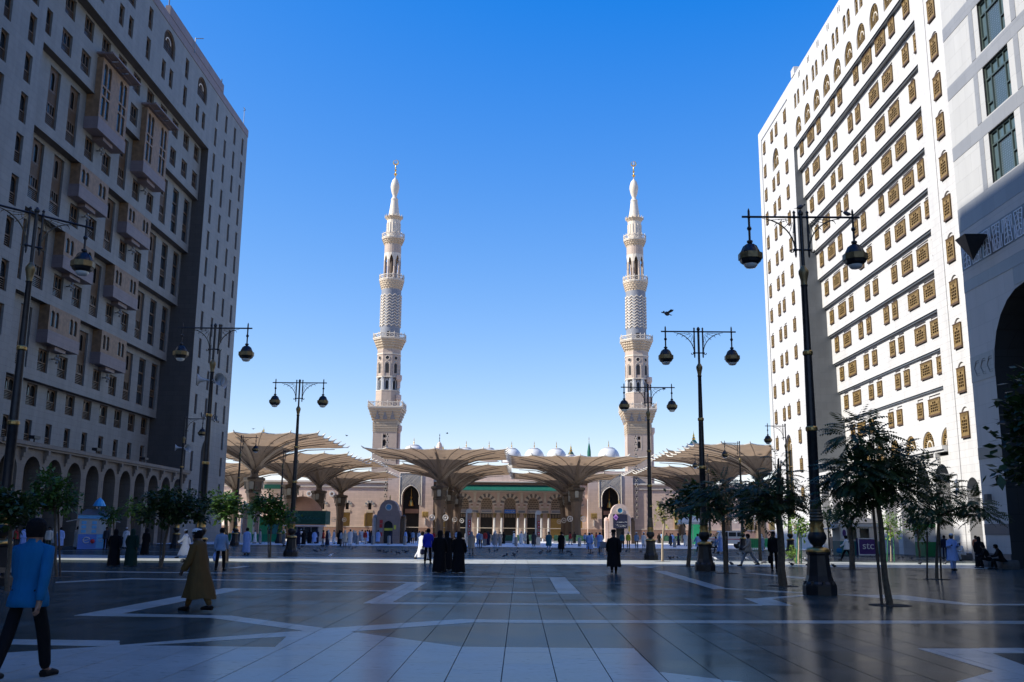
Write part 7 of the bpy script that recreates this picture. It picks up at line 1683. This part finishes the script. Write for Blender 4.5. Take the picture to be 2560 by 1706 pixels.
# ================================================================== GATE KIOSKS
def gate_kiosk(px, Y, s, label, lit):
    c = atY(px, 1350, Y); root = empty('gate_kiosk', (c.x, Y, 0)); root.scale = (s, s, s); tag(root, label, 'kiosk', 'domed gate kiosks')
    P = lambda u, z, d: (u, -1.0 + d, z); b = MB()
    out = [(-1.45, 0), (-1.45, 3.35), (-1.3, 3.9)] + [(1.15 * -math.cos(math.pi * k / 12), 4.0 + 1.25 * math.sin(math.pi * k / 12)) for k in range(0, 13)] + [(1.3, 3.9), (1.45, 3.35), (1.45, 0)]
    if not lit: out_ = out
    A = [(p[0], -1.0, p[1]) for p in out]; B_ = [(p[0], 1.0, p[1]) for p in out]
    b.face(B_)
    # front with a real doorway
    wall(b, P, -1.15, 1.15, 0, 3.9, [(-.55, .55, 0, 2.7, 1.0, .4)], .4); b.face([(-1.45, -1, 0), (-1.15, -1, 0), (-1.15, -1, 3.9), (-1.3, -1, 3.9), (-1.45, -1, 3.35)]); b.face([(1.45, -1, 0), (1.15, -1, 0), (1.15, -1, 3.9), (1.3, -1, 3.9), (1.45, -1, 3.35)]); b.face([p for p in A if p[2] >= 3.9])
    for i in range(len(out) - 1): b.face([A[i], A[i + 1], B_[i + 1], B_[i]])
    b.build('kiosk_body', M['mosque'] if lit else M['kiosk_stone'], root)  # unlit kiosk takes a darker copy of the stone, shade in the colour
    q = MB(); q.face([(-.55, -.62, 0), (.55, -.62, 0), (.55, -.62, 2.7), (-.55, -.62, 2.7)]); q.build('doorway', M['dark'], root)
    q = MB()
    for k in range(24): 
        a, d = math.tau * k / 24, math.tau * (k + 1) / 24; q.extrude([(.42 * math.cos(a), 4.35 + .42 * math.sin(a)), (.42 * math.cos(d), 4.35 + .42 * math.sin(d)), (.32 * math.cos(d), 4.35 + .32 * math.sin(d)), (.32 * math.cos(a), 4.35 + .32 * math.sin(a))], lambda u, z: (u, -1.09, z), lambda u, z: (u, -1.0, z))
    o = q.build('round_window', M['cream_pale'], root); q = MB(); q.face([(.33 * math.cos(math.tau * k / 20), -1.02, 4.35 + .33 * math.sin(math.tau * k / 20)) for k in range(20)]); q.build('pane', M['bluewin'], o)
    q = MB(); q.lathe([(.12, 5.2), (.05, 5.4), (.1, 5.5), (.02, 5.85)], 0, 0, 8); q.build('finial', M['brass'], root)
    for sgn in (-1, 1):
        q = MB(); q.box(sgn * 1.75 - .22, sgn * 1.75 + .22, -.8, .8, 0, 3.0); q.lathe([(.3, 3.0), (.28, 3.3), (.02, 3.5)], sgn * 1.75, 0, 8); q.build('side_pier', M['mosque'] if sgn < 0 else M['wood_dark'], root)
    if lit:
        q = MB(); q.box(-.95, .95, -1.2, -1.03, 2.0, 3.85); o = q.build('information_screen', M['navy'], root)
        q = MB(); q.face([(-.95, -1.23, 3.45), (-.55, -1.23, 3.05), (-.15 - .1, -1.23, 3.45), (-.6, -1.23, 3.88)]); o2 = q.build('diamond_logo', M['pink'], o)
        q = MB()
        for k in range(4): q.tube([(-.75 + .08 * k, -1.25, 3.35), (-.7 + .08 * k, -1.25, 3.58)], .02, 4)
        q.tube([(-.78, -1.25, 3.36), (-.42, -1.25, 3.36)], .02, 4); q.build('logo_mark', M['purple'], o2)
        squiggle('screen_lettering', M['white'], o, lambda u, z, d: (u, -1.23, z), -.5, .88, 2.72, .22, 3, .08, False); squiggle('screen_lettering', M['white'], o, lambda u, z, d: (u, -1.23, z), -.6, .88, 2.36, .2, 5, .07, False); squiggle('screen_lettering', M['white'], o, lambda u, z, d: (u, -1.23, z), -.35, .7, 2.18, .16, 6, .06, False)
        q = MB(); q.box(1.1, 1.3, -1.04, -1.0, 1.6, 2.3); q.build('brass_plate', M['gold'], root)
    else:
        for k, (z, mt) in enumerate(((2.4, 'red'), (1.9, 'red'), (1.4, 'concrete'), (.9, 'red'))):
            q = MB(); q.box(-1.05, -.68, -1.06, -1.0, z, z + .42); q.build('notice_sign', M[mt], root)
        q = MB(); q.box(.7, .95, -1.05, -1.0, 1.7, 2.2); q.build('notice_sign', M['yellow'], root); q = MB(); q.box(-.5, .5, -.66, -.63, 1.55, 1.85); q.build('door_notice', M['yellow'], root)
gate_kiosk(972, 127, 1.06, 'shaded domed kiosk with red notices before the left gate', False); gate_kiosk(1549, 151, 1.15, 'sunlit domed kiosk with a dark information screen before the right gate', True)
def pylon(px, pyb, h, label, signs=True):
    g = G(px, pyb); root = empty('entrance_pylon', (g.x, g.y, 0)); tag(root, label, 'pylon', 'slim entrance pylons')
    b = MB(); pr = [(-.36, 0), (-.36, h - .45), (-.3, h - .15), (-.14, h), (.18, h), (.36, h - .12), (.36, h - .4), (.24, h - .5), (-.2, h - .5), (-.2, 0)]
    b.extrude(pr, lambda u, z: (u, -.35, z), lambda u, z: (u, .35, z)); b.box(-.19, .3, -.18, .3, 0, 1.0); b.build('stone_frame', M['cream_pale'], root)
    b = MB(); b.box(-.15, .3, -.12, .2, 1.001, h - .55); o = b.build('sign_panel', M['mosque_base'], root)
    if signs:
        for z in (1.25, 2.1, 2.6):
            q = MB(); q.box(-.06, .26, -.2, -.121, z, z + .4); q.build('notice_sign', M['red'], o); q = MB(); q.lathe([(.08, 0), (.08, .02)], 0, 0, 8); 
            q = MB(); q.box(.04, .16, -.22, -.201, z + .12, z + .26); q.build('notice_symbol', M['white'], o)
pylon(1171, 1364, 4.3, 'slim sunlit pylon with red notices right of the women in black'); pylon(1345, 1364, 4.3, 'slim sunlit pylon with red notices by the man in teal'); pylon(608, 1357, 4.8, 'slim pale pylon left of the round tree', False); pylon(638, 1357, 4.8, 'slim pale pylon touching the round tree', False)
# dark gate screens and the wall of green hoardings
def hoarding(x0, x1, Y, z1, mt, label, cat='hoarding', nm='site_hoarding', slats=0):
    a = atY(x0, 1340, Y).x; c = atY(x1, 1340, Y).x; o = empty(nm, ((a + c) / 2, Y, 0)); tag(o, label, cat); w2 = (c - a) / 2; n = max(1, int(w2 * 2 / 1.2))
    for k in range(n):
        q = MB(); q.box(-w2 + 2 * w2 * k / n + .02, -w2 + 2 * w2 * (k + 1) / n - .02, -.05, .05, .05, z1); q.build('panel', M[mt], o)
    q = MB(); q.box(-w2, w2, .06, .12, 0, z1 * .97); q.build('backing_frame', M['steel'], o)
    return o
hoarding(646, 668, 135, 3.4, 'green_panel', 'bright green hoarding left of the lone lamp'); hoarding(665, 705, 138, 2.9, 'teal', 'teal hoarding right of the green one'); hoarding(612, 634, 150, 5.6, 'hedge', 'dark gate screen between two pylons', 'gate', 'gate_screen')
hoarding(1722, 1760, 150, 5.3, 'green_net', 'bright green hoarding glimpsed between the trees on the right')
# green shop box beside the lone lamp
c = atY(762, 1350, 140); GB = empty('shop_cabin', (c.x, 140, 0)); tag(GB, 'low cabin with dark green fascia right of the lone lamp', 'cabin')
q = MB(); q.box(-2.0, 2.2, -1.4, 1.4, 0, 2.1); q.build('cabin_wall', M['concrete'], GB); q = MB(); q.box(-2.6, 3.2, -1.9, 1.6, 2.4, 4.3); o = q.build('fascia', M['hedge'], GB)
squiggle('sign_lettering', M['teal'], o, lambda u, z, d: (u, -1.96, z), -1.6, 2.4, 3.0, .5, 12, .07)
q = MB(); q.box(-2.8, 3.2, -2.3, -1.0, 2.15, 2.28); q.build('awning', M['white'], GB)
for k in range(4): q = MB(); q.box(-1.8 + k, -.95 + k, -1.46, -1.4, .3, 2.0); q.build('pane', M['pane'], GB)
# dark pinkish dome behind the cabin
c = atY(752, 1340, 185); q = MB(); q.lathe([(4.2, 0), (4.2, 3.3)] + [(4.2 * math.cos(math.pi / 2 * k / 10), 3.3 + 4.6 * math.sin(math.pi / 2 * k / 10)) for k in range(1, 10)] + [(.05, 7.9)], 0, 0, 24); o = q.build('small_dome', M['mosque_base'], None, (c.x, 185, 0), smooth=True); tag(o, 'plain brown dome behind the green cabin', 'dome')
q = MB(); q.lathe([(.12, 7.8), (.05, 8.4), (.02, 8.9)], 0, 0, 6); q.build('finial', M['iron'], o)
# ================================================================== KIOSKS
M['poster_grey'] = mat('printed_white_panel', (0.34, 0.36, 0.36), 0.4, var=0.08)
def text_mesh(s, size, mt, parent, loc, rz, ext=.01):
    cu = bpy.data.curves.new('text', 'FONT'); cu.body = s; cu.size = size; cu.extrude = ext; cu.align_x = 'CENTER'; cu.align_y = 'CENTER'
    o = bpy.data.objects.new('t', cu); COL.objects.link(o); dg = bpy.context.evaluated_depsgraph_get(); me = bpy.data.meshes.new_from_object(o.evaluated_get(dg)); me.name = 'sign_lettering'; bpy.data.objects.remove(o)
    me.materials.clear(); me.materials.append(mt); me.transform(Matrix.Rotation(math.pi / 2, 4, 'X')); return place('sign_lettering', me, parent, loc, rz)
def kiosk(px, py, Yw, label, wall_m, base_m, roof_m, kind, rz=0.0):
    g = G(px, py); root = empty('vendor_kiosk', (g.x, g.y, 0), rz); tag(root, label, 'kiosk', 'vendor kiosks'); w2, d2 = Yw
    q = MB(); q.box(-w2, w2, -d2, d2, 0, .1); q.box(-w2, w2, -d2, d2, .1, 1.15); o = q.build('counter_base', M[base_m], root)
    q = MB(); P = lambda u, z, d: (u, -d2 + d, z); wall(q, P, -w2, w2, 1.15, 2.35, [(-w2 * .8, -w2 * .2, 1.3, 2.2), (-w2 * .05, w2 * .4, 1.3, 2.2)] if kind == 'stc' else [], .1)
    q.face([(-w2, -d2, 1.15), (-w2, d2, 1.15), (-w2, d2, 2.35), (-w2, -d2, 2.35)]); q.face([(w2, -d2, 1.15), (w2, d2, 1.15), (w2, d2, 2.35), (w2, -d2, 2.35)]); q.face([(-w2, d2, 1.15), (w2, d2, 1.15), (w2, d2, 2.35), (-w2, d2, 2.35)]); q.build('upper_wall', M[wall_m], root)
    q = MB(); q.box(-w2 - .12, w2 + .12, -d2 - .12, d2 + .12, 2.35, 2.62); q.build('fascia', M[roof_m], root)
    q = MB(); q.face([(-w2 - .2, -d2 - .2, 2.63), (w2 + .2, -d2 - .2, 2.63), (w2 * .6, 0, 3.1), (-w2 * .6, 0, 3.1)]); q.face([(-w2 - .2, d2 + .2, 2.63), (w2 + .2, d2 + .2, 2.63), (w2 * .6, 0, 3.1), (-w2 * .6, 0, 3.1)]); q.face([(-w2 - .2, -d2 - .2, 2.63), (-w2 - .2, d2 + .2, 2.63), (-w2 * .6, 0, 3.1)]); q.face([(w2 + .2, -d2 - .2, 2.63), (w2 + .2, d2 + .2, 2.63), (w2 * .6, 0, 3.1)]); q.build('roof', M['steel'], root)
    for s in (-1, 1):
        q = MB(); a = (s * w2, -d2, 2.3); q.extrude([(0, 0), (.95, -.22), (.95, -.26), (0, -.05)], lambda u, z: (s * (w2 + u), -d2, 2.34 + z), lambda u, z: (s * (w2 + u), d2, 2.34 + z)); q.build('awning', M['offwhite'] if kind != 'green' else M['green_panel'], root)
    return root, w2, d2
KB, w2, d2 = kiosk(228, 1373, (.98, .85), 'blue vending kiosk with white emblem before the left arcade', 'poster_grey', 'blue_sign', 'blue_light', 'blue', .35)
for k in range(3):
    for j in range(2): q = MB(); q.box(-.8 + .75 * j, -.45 + .75 * j, -d2 - .02, -d2 - .001, 1.25 + .33 * k, 1.5 + .33 * k); q.build('menu_icon', M['blue_light'], KB)
q = MB(); q.box(.35, .98, -d2 - .025, -d2, .1, 1.15); q.build('side_panel', M['blue_light'], KB)
for (cx_, cz_, s_) in ((-.35, .7, .24), (.68, .72, .14)):
    q = MB(); pts = [(cx_ + s_ * math.cos(a) * (1 if i < 9 else 1), cz_ + s_ * .9 * math.sin(a)) for i, a in enumerate([math.radians(20 + 300 * k / 12) for k in range(13)])]
    q.tube([(p[0], -d2 - .03, p[1]) for p in pts], s_ * .16, 5); q.tube([(cx_ - s_ * .6, -d2 - .03, cz_ - s_ * .1), (cx_ + s_ * .6, -d2 - .03, cz_ + s_ * .15)], s_ * .12, 5); q.build('emblem', M['white'], KB)
q = MB(); q.sphere((.1, -d2 - .25, .62), .17, 10); q.build('red_cooler', M['red'], KB)
q = MB(); q.tube([(.3, 0, 3.0), (.3, 0, 3.9)], .04, 5); q.lathe([(.05, 3.3), (.5, 3.35), (.3, 3.75), (.05, 4.0)], .3, 0, 10); q.build('folded_parasol', M['blue_light'], KB)
KS, w2, d2 = kiosk(2145, 1388, (1.75, 1.0), 'phone company kiosk with dark purple stc sign before the lit arcade', 'cream_pale', 'teal', 'white', 'stc')
q = MB(); q.box(-.45, 1.2, -d2 - .5, -d2 - .05, 0, 1.4); o = q.build('sign_board', M['purple'], KS)
q = MB()
for (x0, x1, z0, z1) in ((-.45, 1.2, 1.32, 1.4), (-.45, 1.2, .0, .1), (-.45, -.38, .1, 1.32), (1.13, 1.2, .1, 1.32)): q.box(x0, x1, -d2 - .53, -d2 - .5, z0, z1)
q.build('sign_frame', M['white'], o); text_mesh('stc', .85, M['white'], o, (.37, -d2 - .53, .78), 0)
q = MB(); q.box(-1.65, -1.15, -d2 - .03, -d2 - .001, 1.3, 2.25); o = q.build('poster', M['white'], KS); q = MB(); q.lathe([(.14, 0), (.14, .02)], 0, 0, 12); q = MB(); q.extrude([(-1.4 + .15 * math.cos(math.tau * k / 12), 1.8 + .3 * math.sin(math.tau * k / 12)) for k in range(12)], lambda u, z: (u, -d2 - .05, z), lambda u, z: (u, -d2 - .031, z)); q.build('poster_mark', M['purple'], o)
KG, w2, d2 = kiosk(2343, 1391, (1.35, 1.0), 'green and white kiosk with a green awning, behind the staked tree', 'white', 'green_panel', 'green_panel', 'green')
q = MB(); q.box(-.3, 1.1, -d2 - .03, -d2 - .001, 1.75, 2.0); q.build('lit_strip', M['green_net'], KG); q = MB(); q.box(-.1, .5, -d2 - .03, -d2 - .001, .35, .95); o = q.build('emblem_panel', M['green_net'], KG)
q = MB(); q.tube([(0, -d2 - .05, .5), (.1, -d2 - .05, .8), (.25, -d2 - .05, .6), (.4, -d2 - .05, .8)], .03, 5); q.build('emblem', M['white'], o)
# big plain umbrella stall in the distance
g = G(1733, 1366); MS = empty('market_parasol', (g.x, g.y, 0)); tag(MS, 'cream parasol left of the second lamp base', 'parasol')
q = MB(); q.lathe([(2.2, 3.0), (2.2, 3.05), (1.9, 3.35), (1.0, 3.75), (.05, 3.95)], 0, 0, 10, cap=False); q.lathe([(2.2, 2.85), (2.2, 3.05)], 0, 0, 10, cap=False); q.build('canopy', M['offwhite'], MS); q = MB(); q.tube([(0, 0, 0), (0, 0, 3.9)], .05, 6); q.build('pole', M['steel'], MS)
# ================================================================== JEEP
g = G(1812, 1372); J4 = empty('parked_jeep', (g.x, g.y, 0)); tag(J4, 'white off-road pickup parked behind the trees on the right', 'jeep')
side = [(-2.4, .62), (-2.4, 1.12), (-2.3, 1.2), (-1.15, 1.26), (2.35, 1.26), (2.4, 1.15), (2.4, .6), (1.98, .6), (1.88, .85), (1.6, 1.0), (1.32, .85), (1.22, .55), (-1.0, .55), (-1.1, .85), (-1.4, 1.0), (-1.7, .85), (-1.82, .6)]
q = MB(); q.extrude(side, lambda u, z: (u, -.9, z), lambda u, z: (u, .9, z)); q.build('body', M['white'], J4, smooth=False)
cab = [(-1.15, 1.261), (-.75, 1.85), (.0, 1.95), (1.3, 1.95), (1.5, 1.262)]; q = MB(); q.extrude([(-1.1, 1.262), (-.7, 1.84), (-.62, 1.95), (2.0, 1.95), (2.25, 1.262)], lambda u, z: (u, -.82, z), lambda u, z: (u, .82, z)); q.build('cab', M['white'], J4)
for (x0, x1) in ((-.62, .2), (.32, 1.15), (1.27, 1.95)):
    for s in (-1, 1):
        q = MB(); q.box(x0, x1, s * .835 - .006, s * .835 + .006, 1.36, 1.82); q.build('side_window', M['pane'], J4)
q = MB(); q.face([(-1.09, -.75, 1.3), (-1.09, .75, 1.3), (-.74, .72, 1.84), (-.74, -.72, 1.84)]); q.build('windscreen', M['pane'], J4)
for x in (-1.41, 1.6):
    for s in (-1, 1):
        q = MB(); rows = [[(x + r * math.cos(a), s * (.78 + w_), .4 + r * math.sin(a)) for a in [math.tau * k / 20 for k in range(20)]] for r, w_ in ((.2, .13), (.36, .13), (.4, .09), (.4, -.09), (.36, -.13), (.2, -.13))]; q.grid(rows, True, 0, True, True); o = q.build('wheel', M['tyre'], J4)
        q = MB(); rows = [[(x + r * math.cos(a), s * (.92), .4 + r * math.sin(a)) for a in [math.tau * k / 12 for k in range(12)]] for r in (.2, .02)]; q.grid(rows, True); q.build('rim', M['chrome'], o)
q = MB(); q.box(-2.52, -2.38, -.85, .85, .5, .72); q.box(2.38, 2.5, -.85, .85, .5, .7); q.build('bumper', M['steel'], J4)
for s in (-1, 1): q = MB(); q.lathe([(.11, 0), (.1, .03)], 0, 0, 12); q = MB(); q.box(-2.43, -2.4, s * .6 - .12, s * .6 + .12, .85, 1.05); q.build('headlight', M['lampglass'], J4)
q = MB(); q.box(-2.0, 2.2, -.912, -.9, 1.02, 1.1); q.build('side_stripe', M['red'], J4)
# flood lights on the arcade, wall lamp beside the groove
for (px, py, Y, lab) in ((2056, 1168, 108, 'white floodlight on the terrace of the sunlit hotel'), ):
    p = atY(px, py, Y); q = MB(); q.tube([(0, 0, 0), (0, 0, .5), (-.5, 0, .9)], .07, 6); q.cbox(-.7, 0, .8, .7, .4, .25); tag(q.build('floodlight', M['white'], None, (34.2, p.y, 8.45)), lab, 'floodlight')
q = MB(); q.tube([(0, 0, 0), (-1.3, 0, .05)], .05, 6); q.box(-2.0, -1.0, -.15, .15, .0, .14); q.lathe([(.18, -1.0), (.2, -.6), (.05, -.3)], -.1, 0, 8); tag(q.build('wall_lamp', M['steel'], None, (34.0, 75.6, 6.3)), 'white arm lamp fixed by the groove of the sunlit hotel', 'lamp')
for (y, lab) in ((78.5, 'dark floodlight on the left terrace, nearest'), (90.3, 'dark floodlight on the left terrace, middle'), (102, 'dark floodlight on the left terrace, farthest')):
    q = MB(); q.tube([(0, 0, 0), (0, 0, .3)], .06, 6); q.box(-.25, .25, -.5, .5, .3, .55); tag(q.build('floodlight', M['iron'], None, (-39.9, y, 8.45)), lab, 'floodlight', 'floodlights on the left terrace')
